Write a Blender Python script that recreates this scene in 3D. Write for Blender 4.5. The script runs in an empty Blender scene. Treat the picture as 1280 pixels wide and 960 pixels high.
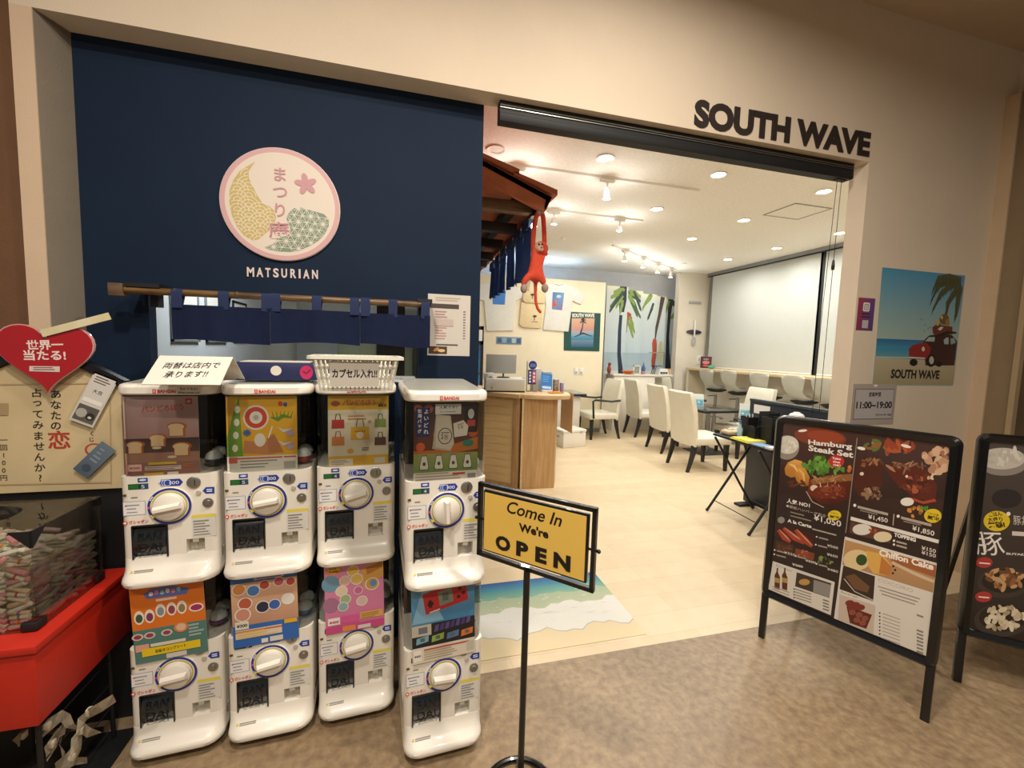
import bpy, bmesh, math, random
from mathutils import Vector, Matrix
random.seed(7)
PI = math.pi
SC = bpy.context.scene
COL = SC.collection
# ------------------------------------------------------------------ camera
CAM_F, YAW, PITCH, ROLL, EYE = 531.04, .25817, .08184, .02811, 1.32
_f = Vector((math.sin(YAW)*math.cos(PITCH), math.cos(YAW)*math.cos(PITCH), -math.sin(PITCH)))
_r0 = Vector((math.cos(YAW), -math.sin(YAW), 0)); _u0 = _r0.cross(_f)
_r = _r0*math.cos(ROLL) + _u0*math.sin(ROLL); _u = -_r0*math.sin(ROLL) + _u0*math.cos(ROLL)
CAMLOC = Vector((0, 0, EYE))
cd = bpy.data.cameras.new('camera'); cam = bpy.data.objects.new('camera', cd); COL.objects.link(cam)
cd.sensor_width = 36; cd.lens = CAM_F/1280*36; cd.clip_start = .05; cd.clip_end = 60
m = Matrix.Identity(4)
for i in range(3):
    m[i][0] = _r[i]; m[i][1] = _u[i]; m[i][2] = -_f[i]; m[i][3] = CAMLOC[i]
cam.matrix_world = m
SC.camera = cam
# ------------------------------------------------------------------ world, exposure, hall lights
SC.view_settings.view_transform = 'Standard'; SC.view_settings.look = 'None'
SC.view_settings.gamma = 1; SC.view_settings.use_curve_mapping = False
SC.view_settings.exposure = 0.0
W = bpy.data.worlds.new('world'); SC.world = W; W.use_nodes = True
W.node_tree.nodes['Background'].inputs[0].default_value = (1.0, .90, .78, 1)
W.node_tree.nodes['Background'].inputs[1].default_value = .20
def area(name, loc, rot, size, power, col, shape='DISK', spread=PI):
    l = bpy.data.lights.new(name, 'AREA'); l.shape = shape; l.size = size; l.energy = power; l.color = col; l.spread = spread
    o = bpy.data.objects.new(name, l); COL.objects.link(o); o.location = loc; o.rotation_euler = rot
    return o
WARM = (1.0, .91, .79)
# recessed hall downlights above and behind the camera
HALL_LAMPS = [(-.35, .35, 40), (.9, .75, 32), (.6, -.9, 34), (-1.0, -.9, 28), (2.2, -.6, 14)]
for hx_, hy_, hp in HALL_LAMPS:
    area('hall_lamp_light', (hx_, hy_, 3.08), (0, 0, 0), .16, hp, WARM, spread=PI*.95)
SHOP_COL = (1.0, .97, .91)
SHOP_LAMP_POWER = 10.3
TRACK_POWER = 4.0

# ------------------------------------------------------------------ pixel helpers (1280x960 frame)
def ray(x, y):
    return _r*((x-640)/CAM_F) - _u*((y-480)/CAM_F) + _f
def GP(x, y, z=0.):
    d = ray(x, y); return CAMLOC + d*((z-EYE)/d.z)
def YP(x, y, Y):
    d = ray(x, y); return CAMLOC + d*(Y/d.y)
def XP(x, y, X):
    d = ray(x, y); return CAMLOC + d*(X/d.x)
class Plane:
    """a surface with its origin, right and up axes; px() gives surface coordinates of a photo direction"""
    def __init__(s, o, u, v):
        s.o = Vector(o); s.u = Vector(u).normalized(); s.v = Vector(v).normalized(); s.n = s.v.cross(s.u)
    def px(s, x, y):
        d = ray(x, y); t = (s.o-CAMLOC).dot(s.n)/d.dot(s.n); p = CAMLOC + d*t - s.o
        return (p.dot(s.u), p.dot(s.v))
    def mat(s, off=0.):
        o = s.o - s.n*off
        return Matrix(((s.u.x, s.n.x, s.v.x, o.x), (s.u.y, s.n.y, s.v.y, o.y), (s.u.z, s.n.z, s.v.z, o.z), (0, 0, 0, 1)))
def facing(Y, o=(0, 0)):
    return Plane((o[0], Y, o[1]), (1, 0, 0), (0, 0, 1))

# ------------------------------------------------------------------ colour and materials
def hx(h, a=1):
    h = h.lstrip('#'); c = [int(h[i:i+2], 16)/255 for i in (0, 2, 4)]
    return tuple((v/12.92 if v <= .04045 else ((v+.055)/1.055)**2.4) for v in c) + (a,)
MATS = {}
def mat(name, col='#808080', rough=.5, metal=0., var=.06, scale=8., bump=0., bscale=60., coat=0., col2=None, emit=0., emcol=None, spec=.5, detail=3., dist=0.):
    if name in MATS: return MATS[name]
    M = bpy.data.materials.new(name); M.use_nodes = True; nt = M.node_tree; N = nt.nodes; L = nt.links
    b = N['Principled BSDF']; b.inputs['Roughness'].default_value = rough; b.inputs['Metallic'].default_value = metal
    b.inputs['Coat Weight'].default_value = coat; b.inputs['Specular IOR Level'].default_value = spec
    c = hx(col)
    tc = N.new('ShaderNodeTexCoord')
    nz = N.new('ShaderNodeTexNoise'); nz.inputs['Scale'].default_value = scale; nz.inputs['Detail'].default_value = detail; nz.inputs['Distortion'].default_value = dist
    L.new(tc.outputs['Object'], nz.inputs['Vector'])
    rp = N.new('ShaderNodeValToRGB')
    e = rp.color_ramp.elements
    e[0].position = .3; e[1].position = .7
    if col2: e[0].color = c; e[1].color = hx(col2)
    else:
        e[0].color = tuple(min(1, v*(1-var)) for v in c[:3])+(1,); e[1].color = tuple(min(1, v*(1+var)) for v in c[:3])+(1,)
    L.new(nz.outputs['Fac'], rp.inputs['Fac']); L.new(rp.outputs['Color'], b.inputs['Base Color'])
    if bump:
        n2 = N.new('ShaderNodeTexNoise'); n2.inputs['Scale'].default_value = bscale; n2.inputs['Detail'].default_value = 4
        L.new(tc.outputs['Object'], n2.inputs['Vector'])
        bp = N.new('ShaderNodeBump'); bp.inputs['Strength'].default_value = bump; bp.inputs['Distance'].default_value = .004
        L.new(n2.outputs['Fac'], bp.inputs['Height']); L.new(bp.outputs['Normal'], b.inputs['Normal'])
    if emit:
        b.inputs['Emission Color'].default_value = hx(emcol or col); b.inputs['Emission Strength'].default_value = emit
    MATS[name] = M; return M
def clear_mat(name, tint='#ffffff', gloss=.09, rough=.03):
    if name in MATS: return MATS[name]
    M = bpy.data.materials.new(name); M.use_nodes = True; nt = M.node_tree; N = nt.nodes; L = nt.links
    N.remove(N['Principled BSDF']); out = N['Material Output']
    tr = N.new('ShaderNodeBsdfTransparent'); tr.inputs[0].default_value = hx(tint)
    gl = N.new('ShaderNodeBsdfGlossy'); gl.inputs['Roughness'].default_value = rough
    fr = N.new('ShaderNodeFresnel'); fr.inputs['IOR'].default_value = 1.4
    ml = N.new('ShaderNodeMath'); ml.operation = 'MULTIPLY_ADD'; ml.inputs[1].default_value = .7; ml.inputs[2].default_value = gloss*.3
    mx = N.new('ShaderNodeMixShader'); L.new(fr.outputs[0], ml.inputs[0]); L.new(ml.outputs[0], mx.inputs[0])
    L.new(tr.outputs[0], mx.inputs[1]); L.new(gl.outputs[0], mx.inputs[2]); L.new(mx.outputs[0], out.inputs[0])
    MATS[name] = M; return M
def print_mat(name, rough=.5, coat=0.):
    if name in MATS: return MATS[name]
    M = bpy.data.materials.new(name); M.use_nodes = True; nt = M.node_tree
    b = nt.nodes['Principled BSDF']; b.inputs['Roughness'].default_value = rough; b.inputs['Coat Weight'].default_value = coat
    a = nt.nodes.new('ShaderNodeAttribute'); a.attribute_name = 'ink'
    nt.links.new(a.outputs['Color'], b.inputs['Base Color'])
    MATS[name] = M; return M
def wood_mat(name, c1, c2, axis=0, rough=.45, sc=6., stretch=14.):
    if name in MATS: return MATS[name]
    M = bpy.data.materials.new(name); M.use_nodes = True; nt = M.node_tree; N = nt.nodes; L = nt.links
    b = N['Principled BSDF']; b.inputs['Roughness'].default_value = rough
    tc = N.new('ShaderNodeTexCoord'); mp = N.new('ShaderNodeMapping')
    s = [stretch]*3; s[axis] = 1.; mp.inputs['Scale'].default_value = s
    nz = N.new('ShaderNodeTexNoise'); nz.inputs['Scale'].default_value = sc; nz.inputs['Detail'].default_value = 6; nz.inputs['Distortion'].default_value = .6
    rp = N.new('ShaderNodeValToRGB'); rp.color_ramp.elements[0].color = hx(c1); rp.color_ramp.elements[1].color = hx(c2)
    rp.color_ramp.elements[0].position = .3; rp.color_ramp.elements[1].position = .7
    L.new(tc.outputs['Object'], mp.inputs[0]); L.new(mp.outputs[0], nz.inputs['Vector']); L.new(nz.outputs['Fac'], rp.inputs[0]); L.new(rp.outputs[0], b.inputs['Base Color'])
    MATS[name] = M; return M

# ------------------------------------------------------------------ mesh builder
class MB:
    def __init__(s): s.bm = bmesh.new()
    def _bev(s, geom_verts, bevel, seg=2):
        if bevel:
            es = set()
            for v in geom_verts:
                for e in v.link_edges: es.add(e)
            bmesh.ops.bevel(s.bm, geom=list(es), offset=bevel, segments=seg, affect='EDGES', profile=.5)
    def box(s, x0, x1, y0, y1, z0, z1, bevel=0., rot=None, at=None, seg=2):
        M = Matrix.Translation(((x0+x1)/2, (y0+y1)/2, (z0+z1)/2)) @ Matrix.Diagonal((abs(x1-x0), abs(y1-y0), abs(z1-z0), 1))
        if rot is not None:
            R = rot if isinstance(rot, Matrix) else Matrix.Rotation(rot, 4, 'Z')
            a = Matrix.Translation(at or (0, 0, 0)); M = a @ R @ a.inverted() @ M
        r = bmesh.ops.create_cube(s.bm, size=1, matrix=M)
        s._bev(r['verts'], bevel, seg); return s
    def cyl(s, p0, p1, r0, r1=None, n=12, cap=True):
        p0 = Vector(p0); p1 = Vector(p1); d = p1-p0
        M = Matrix.Translation((p0+p1)/2) @ d.to_track_quat('Z', 'Y').to_matrix().to_4x4()
        bmesh.ops.create_cone(s.bm, cap_ends=cap, segments=n, radius1=r0, radius2=r0 if r1 is None else r1, depth=d.length, matrix=M); return s
    def ball(s, c, r, n=12, sc=(1, 1, 1), rot=None):
        M = Matrix.Translation(c) @ (rot or Matrix.Identity(4)) @ Matrix.Diagonal((r*sc[0], r*sc[1], r*sc[2], 1))
        bmesh.ops.create_uvsphere(s.bm, u_segments=n, v_segments=max(4, n//2+1), radius=1, matrix=M); return s
    def faces(s, verts, faces):
        vs = [s.bm.verts.new(v) for v in verts]
        for f in faces:
            try: s.bm.faces.new([vs[i] for i in f])
            except ValueError: pass
        return s
    def prism(s, poly, a0, a1, axis='z', bevel=0.):
        """closed 2-D outline pushed along an axis: z:(x,y)  y:(x,z)  x:(y,z)"""
        def P(p, a): return {'z': (p[0], p[1], a), 'y': (p[0], a, p[1]), 'x': (a, p[0], p[1])}[axis]
        n = len(poly)
        lo = [s.bm.verts.new(P(p, a0)) for p in poly]; hi = [s.bm.verts.new(P(p, a1)) for p in poly]
        fs = [s.bm.faces.new(lo), s.bm.faces.new(hi)]
        for i in range(n): fs.append(s.bm.faces.new((lo[i], lo[(i+1) % n], hi[(i+1) % n], hi[i])))
        bmesh.ops.recalc_face_normals(s.bm, faces=fs)
        if bevel:
            es = set(e for f in fs[:2] for e in f.edges)
            bmesh.ops.bevel(s.bm, geom=list(es), offset=bevel, segments=2, affect='EDGES', profile=.5)
        return s
    def loft(s, rings, cap=True, close=True):
        R = [[s.bm.verts.new(p) for p in r] for r in rings]; fs = []
        n = len(R[0])
        for a, b in zip(R, R[1:]):
            for i in range(n if close else n-1):
                fs.append(s.bm.faces.new((a[i], a[(i+1) % n], b[(i+1) % n], b[i])))
        if cap: fs += [s.bm.faces.new(R[0]), s.bm.faces.new(R[-1])]
        bmesh.ops.recalc_face_normals(s.bm, faces=fs); return s
    def tube(s, pts, r, n=8, cap=True):
        pts = [Vector(p) for p in pts]; rings = []
        rr = r if isinstance(r, (list, tuple)) else [r]*len(pts)
        up = None
        for i, p in enumerate(pts):
            d = (pts[min(i+1, len(pts)-1)]-pts[max(i-1, 0)]).normalized()
            if up is None: up = d.orthogonal().normalized()
            else:
                up = (up - d*up.dot(d)); up = up.normalized() if up.length > 1e-6 else d.orthogonal().normalized()
            w = d.cross(up)
            rings.append([p + (up*math.cos(2*PI*k/n) + w*math.sin(2*PI*k/n))*rr[i] for k in range(n)])
        return s.loft(rings, cap)
    def lathe(s, prof, c=(0, 0, 0), n=20, axis='z', closed=False):
        rings = []
        for r, h in prof:
            ring = []
            for k in range(n):
                a = 2*PI*k/n; x, y = r*math.cos(a), r*math.sin(a)
                q = {'z': (x, y, h), 'y': (x, h, y), 'x': (h, x, y)}[axis]
                ring.append((c[0]+q[0], c[1]+q[1], c[2]+q[2]))
            rings.append(ring)
        return s.loft(rings+rings[:1], cap=False) if closed else s.loft(rings)
    def solidify(s, t):
        bmesh.ops.solidify(s.bm, geom=list(s.bm.faces), thickness=t); return s
    def mesh(s, name, m, angle=40, smooth=True):
        me = bpy.data.meshes.new(name); s.bm.to_mesh(me); s.bm.free()
        if m: me.materials.append(m)
        if smooth:
            me.polygons.foreach_set('use_smooth', [True]*len(me.polygons))
            me.set_sharp_from_angle(angle=math.radians(angle))
        return me
    def obj(s, name, m, parent=None, loc=(0, 0, 0), rot=(0, 0, 0), angle=40, smooth=True):
        return place(name, s.mesh(name, m, angle, smooth), parent, loc, rot)
WM = {}
def place(name, me, parent=None, loc=(0, 0, 0), rot=(0, 0, 0)):
    o = bpy.data.objects.new(name, me); COL.objects.link(o); o.location = loc; o.rotation_euler = rot
    if parent is not None: o.parent = parent
    WM[o.name] = (WM[parent.name] if parent is not None else Matrix.Identity(4)) @ Matrix.LocRotScale(Vector(loc), o.rotation_euler, None)
    return o
def place_w(o, parent, world):
    o.parent = parent
    o.matrix_local = (WM[parent.name].inverted() if parent is not None else Matrix.Identity(4)) @ world
    WM[o.name] = world
    return o
def tag(o, label=None, cat=None, group=None, kind=None):
    if label: o['label'] = label
    if cat: o['category'] = cat
    if group: o['group'] = group
    if kind: o['kind'] = kind
    return o
def T(name, label, cat, loc=(0, 0, 0), rotz=0., group=None):
    o = bpy.data.objects.new(name, None); COL.objects.link(o); o.empty_display_size = .1
    o.location = loc; o.rotation_euler = (0, 0, rotz)
    WM[o.name] = Matrix.LocRotScale(Vector(loc), o.rotation_euler, None)
    return tag(o, label, cat, group)
def S(mb, name, m, parent=None, **k):
    o = mb.obj(name, m, parent, **k)
    if parent is None: tag(o, kind='structure')
    return o

# ------------------------------------------------------------------ lettering and flat print
_TX = {}
def text_geo(s, bold=0., res=3):
    k = (s, bold, res)
    if k not in _TX:
        cu = bpy.data.curves.new('t', 'FONT'); cu.body = s; cu.offset = bold; cu.resolution_u = res
        o = bpy.data.objects.new('t', cu); COL.objects.link(o)
        me = bpy.data.meshes.new_from_object(o.evaluated_get(bpy.context.evaluated_depsgraph_get()))
        _TX[k] = ([(v.co.x, v.co.y) for v in me.vertices], [tuple(p.vertices) for p in me.polygons])
        bpy.data.objects.remove(o); bpy.data.curves.remove(cu); bpy.data.meshes.remove(me)
    return _TX[k]
def text_solid(s, x0, x1, z0, z1, depth, bold=0., shear=0.):
    """raised lettering standing on the xz plane, filling the given box, towards -y"""
    v, f = text_geo(s, bold, 4)
    ax, bx = min(p[0] for p in v), max(p[0] for p in v); ay, by = min(p[1] for p in v), max(p[1] for p in v)
    sx, sz = (x1-x0)/(bx-ax), (z1-z0)/(by-ay)
    b = MB(); vs = [b.bm.verts.new((x0+(p[0]-ax)*sx + shear*(p[1]-ay)*sz, 0, z0+(p[1]-ay)*sz)) for p in v]
    fs = []
    for q in f:
        try: fs.append(b.bm.faces.new([vs[i] for i in q]))
        except ValueError: pass
    r = bmesh.ops.extrude_face_region(b.bm, geom=fs)
    bmesh.ops.translate(b.bm, verts=[g for g in r['geom'] if isinstance(g, bmesh.types.BMVert)], vec=(0, -depth, 0))
    bmesh.ops.recalc_face_normals(b.bm, faces=b.bm.faces)
    return b
class Pr:
    """flat coloured print: shapes laid out in surface coordinates (or photo directions through a Plane)"""
    def __init__(s, pl=None, eps=.00025): s.v = []; s.f = []; s.c = []; s.k = 1; s.pl = pl; s.eps = eps; s.hs = 1.
    def _p(s, p): return s.pl.px(*p) if s.pl else p
    def poly(s, pts, col, raw=False):
        cols = col if isinstance(col, list) else [col]*len(pts)
        b = len(s.v); q = [p if raw else s._p(p) for p in pts]
        ar = sum(q[i][0]*q[(i+1) % len(q)][1]-q[(i+1) % len(q)][0]*q[i][1] for i in range(len(q)))
        idx = list(range(len(q)))
        for p, c in zip(q, cols):
            s.v.append((p[0], -s.eps*s.k, p[1])); s.c.append(hx(c) if isinstance(c, str) else c)
        s.f.append([b+i for i in (idx if ar > 0 else idx[::-1])]); s.k += .02; return s
    def layer(s): s.k = math.floor(s.k)+1; return s
    def rect(s, x0, y0, x1, y1, col, col2=None):
        cs = [col, col, col2 or col, col2 or col]
        return s.poly([(x0, y0), (x1, y0), (x1, y1), (x0, y1)], cs).layer()
    def quad(s, a, b, c, d, col, col2=None):
        return s.poly([a, b, c, d], [col, col, col2 or col, col2 or col]).layer()
    def ell(s, cx, cy, rx, ry, col, n=20, col2=None, a0=0, a1=2*PI, rot=0.):
        pts = []
        for i in range(n):
            a = a0+(a1-a0)*i/(n if abs(a1-a0-2*PI) < 1e-6 else n-1); x, y = rx*math.cos(a), ry*math.sin(a)
            pts.append((cx+x*math.cos(rot)-y*math.sin(rot), cy+x*math.sin(rot)+y*math.cos(rot)))
        return s.poly(pts, col).layer()
    def stroke(s, pts, w, col):
        """a flat brush stroke; w is a width or a list of widths"""
        q = [Vector(s._p(p)) for p in pts]; n = len(q); w = w if isinstance(w, list) else [w]*n
        A, B = [], []
        for i in range(n):
            d = (q[min(i+1, n-1)]-q[max(i-1, 0)]).normalized(); nn = Vector((-d.y, d.x))
            A.append(q[i]+nn*w[i]/2); B.append(q[i]-nn*w[i]/2)
        for i in range(n-1): s.poly([tuple(A[i]), tuple(A[i+1]), tuple(B[i+1]), tuple(B[i])], col, raw=True)
        return s.layer()
    def text(s, t, a, b, h=None, col='#000000', bold=0., shear=0., fit=True):
        """text from a to b along its base line (photo or surface points); h is its height in metres, default keeps proportions"""
        pa, pb = Vector(s._p(a)), Vector(s._p(b)); d = pb-pa; wd = d.length; d = d/wd; nn = Vector((-d.y, d.x))
        v, f = text_geo(t, bold); x0, x1 = min(p[0] for p in v), max(p[0] for p in v); y0, y1 = min(p[1] for p in v), max(p[1] for p in v)
        sx = wd/(x1-x0); sy = sx if h is None else h*s.hs/(y1-y0)
        bi = len(s.v); c = hx(col)
        for p in v:
            q = pa + d*((p[0]-x0)*sx + shear*(p[1]-y0)*sy) + nn*((p[1]-y0)*sy)
            s.v.append((q.x, -s.eps*s.k, q.y)); s.c.append(c)
        for q in f: s.f.append([bi+i for i in q])
        return s.layer()
    def vtext(s, t, top, bot, w, col='#000000', bold=0.):
        """text set downwards, one character under another; w is the character size in metres"""
        a, b = Vector(s._p(top)), Vector(s._p(bot)); n = len(t)
        for i, ch in enumerate(t):
            c = a + (b-a)*((i+.5)/n)
            v, f = text_geo(ch, bold); x0, x1 = min(p[0] for p in v), max(p[0] for p in v); y0, y1 = min(p[1] for p in v), max(p[1] for p in v)
            k = w; mx, my = (x0+x1)/2, (y0+y1)/2; bi = len(s.v); cc = hx(col)
            for p in v: s.v.append((c.x+(p[0]-mx)*k, -s.eps*s.k, c.y+(p[1]-my)*k)); s.c.append(cc)
            for q in f: s.f.append([bi+j for j in q])
        return s.layer()
    def lines(s, x0, y0, x1, n, dy, h, col, dsl=0.):
        """rows of small print too fine to read, drawn as grey rules of uneven length"""
        for i in range(n):
            e = x0+(x1-x0)*random.uniform(.55, 1)
            s.quad((x0, y0+i*dy), (e, y0+i*dy+dsl*(e-x0)), (e, y0+i*dy+h+dsl*(e-x0)), (x0, y0+i*dy+h), col)
        return s
    def build(s, name, parent, world, m=None):
        tot = max(s.k, 1); dep = min(s.eps*tot, .0018)
        me = bpy.data.meshes.new(name); me.from_pydata([(a, b/(s.eps*tot)*dep, c) for a, b, c in s.v], [], s.f)
        at = me.color_attributes.new('ink', 'FLOAT_COLOR', 'POINT')
        at.data.foreach_set('color', [x for c in s.c for x in c])
        me.materials.append(m or print_mat('print ink'))
        o = bpy.data.objects.new(name, me); COL.objects.link(o)
        return place_w(o, parent, world)
# ================================================================== the setting
YF, YB, ZS = 1.80, 1.90, 2.366          # facade front, back of the wall thickness, soffit height
ZH, ZC = 3.13, 2.75                     # hall ceiling, shop ceiling
m_wall = mat('cream wallpaper', '#d9c9b3', .8, var=.03, scale=3, bump=.25, bscale=220)
m_wallgrey = mat('taupe wall', '#7d7365', .8, var=.04, bump=.2, bscale=200)
m_brown = mat('brown wall', '#6b4a30', .7, var=.08, bump=.2, bscale=120)
m_navy = mat('navy panel', '#112238', .7, var=.05, scale=5, bump=.06, bscale=150, spec=.2)
m_white = mat('white wall', '#e9e3d6', .75, var=.02, bump=.12, bscale=200)
m_kit = mat('kitchen wall', '#c9d2d3', .6, var=.03)
m_ceil = mat('ceiling board', '#f3f0e9', .85, var=.05, scale=40, bump=.2, bscale=90)
m_cream2 = mat('partition paint', '#efe4c8', .75, var=.02)
m_grey = mat('back wall paint', '#c3c6ca', .75, var=.03)
m_black = mat('black enamel', '#0c0d0f', .28, var=.15, coat=.3)
m_blackm = mat('matt black', '#111214', .6, var=.2)
m_alu = mat('aluminium', '#8b8d8c', .35, metal=.8, var=.05)
# hall floor: mottled brown stone-look vinyl
M = mat('mottled brown floor', '#7d6850', .42, scale=34, col2='#9d8768', detail=8, dist=.1, bump=.10, bscale=90)
nt = M.node_tree
_rp = [n for n in nt.nodes if n.type == 'VALTORGB'][0]; _bs = nt.nodes['Principled BSDF']
_n2 = nt.nodes.new('ShaderNodeTexNoise'); _n2.inputs['Scale'].default_value = 2.2; _n2.inputs['Detail'].default_value = 3
_tc = [n for n in nt.nodes if n.type == 'TEX_COORD'][0]; nt.links.new(_tc.outputs['Object'], _n2.inputs['Vector'])
_mx = nt.nodes.new('ShaderNodeMix'); _mx.data_type = 'RGBA'; _mx.blend_type = 'SOFT_LIGHT'; _mx.inputs['Factor'].default_value = .55
nt.links.new(_rp.outputs['Color'], _mx.inputs['A']); nt.links.new(_n2.outputs['Fac'], _mx.inputs['B']); nt.links.new(_mx.outputs['Result'], _bs.inputs['Base Color'])
S(MB().box(-4, 6, -3, 1.597, -.05, 0).box(-4, .30, 1.597, 1.9, -.05, 0), 'floor', M)
# shop floor: pale plank vinyl
MF = bpy.data.materials.new('pale plank vinyl'); MF.use_nodes = True; nt = MF.node_tree; N = nt.nodes; L = nt.links
b = N['Principled BSDF']; b.inputs['Roughness'].default_value = .38
tc = N.new('ShaderNodeTexCoord'); br = N.new('ShaderNodeTexBrick')
br.inputs['Color1'].default_value = hx('#d0bc9a'); br.inputs['Color2'].default_value = hx('#d8c5a4'); br.inputs['Mortar'].default_value = hx('#c0ab8a')
br.inputs['Scale'].default_value = 1.; br.inputs['Mortar Size'].default_value = .0012; br.inputs['Brick Width'].default_value = .92; br.inputs['Row Height'].default_value = .15
nz = N.new('ShaderNodeTexNoise'); nz.inputs['Scale'].default_value = 9.; nz.inputs['Detail'].default_value = 6
mx = N.new('ShaderNodeMix'); mx.data_type = 'RGBA'; mx.blend_type = 'SOFT_LIGHT'; mx.inputs['Factor'].default_value = .25
L.new(tc.outputs['Object'], br.inputs['Vector']); L.new(tc.outputs['Object'], nz.inputs['Vector'])
L.new(br.outputs['Color'], mx.inputs['A']); L.new(nz.outputs['Fac'], mx.inputs['B']); L.new(mx.outputs['Result'], b.inputs['Base Color'])
S(MB().box(.30, 5.6, 1.597, 1.9, -.05, 0).box(-1.3, 5.6, 1.9, 7.4, -.05, 0), 'floor', MF)
# hall ceiling and shop ceiling
S(MB().box(-4, 6, -3, 1.9, ZH, ZH+.06), 'ceiling', mat('hall ceiling', '#c9b59c', .85, var=.03, bump=.2, bscale=160))
S(MB().box(-1.3, 5.6, 1.9, 7.4, ZC, ZC+.06), 'ceiling', m_ceil)
# facade: header and the wall on the right of the opening
fw = MB().box(-1.205, 5.6, YF, YB, ZS, ZH).box(2.408, 5.6, YF, YB, 0, ZS)
S(fw, 'wall_front', m_wall)
# left pillar with its taupe return, brown wall beyond it
S(MB().prism([(-1.205, YF), (-1.147, YF), (-1.147, YF+.004), (-1.205, YF+.004)], 0, ZS), 'trim_1', mat('pillar paint', '#d0b79c', .75, var=.03, bump=.15, bscale=200))
S(MB().prism([(-1.205, YF+.004), (-1.147, YF+.004), (-1.106, YB), (-1.106, YB+.05), (-1.205, YB+.05)], 0, ZS), 'trim_2', m_wallgrey)
S(MB().box(-4, -1.206, YF+.02, YF+.12, 0, ZH), 'wall_left', m_brown)
# navy panel with the serving window cut out of it
WX0, WX1, WZ0, WZ1 = -.912, .075, 1.16, 1.505
S(MB().box(-1.106, WX0, YB, YB+.05, 0, ZS).box(WX1, .342, YB, YB+.05, 0, ZS).box(WX0, WX1, YB, YB+.05, 0, WZ0).box(WX0, WX1, YB, YB+.05, WZ1, ZS), 'wall_panel', m_navy)
# perpendicular wall at the far right with its light corner strip, taupe panel and dark door frame
XR = 3.40
S(MB().box(XR, XR+.1, 1.735, YF, 0, 2.86), 'trim_3', mat('corner strip', '#c3a98a', .75, var=.03))
S(MB().box(XR+.012, XR+.1, 1.63, 1.735, 0, 2.86), 'trim_4', mat('taupe panel', '#857155', .75, var=.03))
S(MB().box(XR-.006, XR+.1, 1.605, 1.63, 0, 2.86), 'trim_5', mat('thin bead', '#a58d6c', .7, var=.03))
S(MB().box(XR+.03, XR+.12, -3, 1.605, 0, 2.86), 'wall_right', mat('dark brown door frame', '#4b3b24', .6, var=.08))
S(MB().box(XR+.10, XR+.2, -3, YF, 2.86, ZH), 'wall_right_top', m_wall)
# kitchen behind the navy panel
S(MB().box(-1.30, -1.2, 1.95, 5.6, 0, ZC), 'wall_kitchen_side', m_kit)
S(MB().box(-1.30, .80, 5.6, 5.7, 0, ZC), 'wall_kitchen_back', m_kit)
# back wall of the shop, pier, window wall
S(MB().box(.80, 5.5, 7.05, 7.15, 0, ZC).box(.75, .80, 5.6, 7.15, 0, ZC), 'wall_back', m_grey)
S(MB().box(YP(846, 420, 6.60).x, 5.5, 6.60, 6.72, 0, ZC), 'wall_pier', mat('pier paint', '#d9d2c2', .75, var=.02, bump=.12, bscale=150))
S(MB().box(5.36, 5.46, 1.9, 6.6, 0, ZC), 'wall_window', mat('window wall paint', '#cfc6b2', .75, var=.02))
# free-standing cream partition carrying the shirts
PY = 6.30
S(MB().box(1.02, 3.17, PY, PY+.09, 0, 2.42, bevel=.004), 'wall_partition', m_cream2)
S(MB().box(1.02, 3.17, PY-.008, PY, 0, .07), 'baseboard_partition', mat('grey skirting', '#8f9296', .6, var=.03))
# window behind the roller blinds: dark glass, frame posts, head rail
w = T('window_1', None, None, (5.36, 0, 0)); tag(w, kind='structure')
MB().box(-.012, 0, 2.2, 6.5, 1.05, 2.70).obj('pane', mat('night glass', '#0d1a20', .1, var=.1), w)
MB().box(-.06, 0, 6.46, 6.53, .98, 2.72).obj('frame_post', m_alu, w)
MB().box(-.05, -.012, 4.40, 4.44, .98, 2.70).obj('frame_post', m_blackm, w)
MB().box(-.09, 0, 2.2, 6.55, 2.70, 2.75).obj('head_rail', m_alu, w)
MB().box(-.085, -.075, 2.2, 6.55, 2.685, 2.70).obj('head_rail', m_blackm, w)
YG0, YG1 = XP(1023, 400, 5.30).y-.035, XP(1023, 400, 5.30).y+.035
m_blind = mat('blind cloth', '#bfc2bc', .8, var=.02, scale=30)
for a, bb, lb in ((YG1, 6.45, 'wide pale grey roller blind drawn down over the dark window'), (2.3, YG0, 'pale roller blind nearest the entrance, beyond the dark gap')):
    t = T('roller_blind', lb, 'blind', (5.30, a, 1.096), 0, 'roller blinds on the window wall')
    MB().box(-.002, .002, 0, bb-a, 0, 1.59).obj('blind_sheet', m_blind, t)
    MB().cyl((0, 0, 0), (0, bb-a, 0), .010).obj('bottom_bar', mat('white plastic', '#e4e2da', .4, var=.02), t)
# ------------------------------------------------------------------ shop ceiling fittings
m_lampglow = mat('lamp glow', '#fff1d0', .5, emit=14, emcol='#ffeed0')
m_trim = mat('lamp rim', '#f2efe8', .4, var=.02)
spots = [(757, 197), (898, 218), (1030, 239), (821, 261), (930, 275), (1050, 291), (865, 298), (971, 310), (910, 324), (620, 186)]
def where(x): return 'left' if x < 700 else 'right'
row_l = ['near row, left of the three', 'near row, middle of the three', 'near row, right of the three', 'second row, left one', 'second row, middle one', 'second row by the blind cord', 'third row, left one', 'third row, right one', 'farthest back over the blind', 'unlit one beside the navy panel']
me_rim = MB().lathe([(.052, -.001), (.066, -.001), (.068, -.006), (.066, -.010), (.052, -.006)], n=24, closed=True).mesh('rim', m_trim)
me_disc = MB().lathe([(.0, -.004), (.052, -.004), (.052, -.002), (.0, -.002)], n=24).mesh('lens', m_lampglow)
me_disc0 = MB().lathe([(.0, -.004), (.052, -.004), (.052, -.002), (.0, -.002)], n=24).mesh('lens', m_trim)
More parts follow.
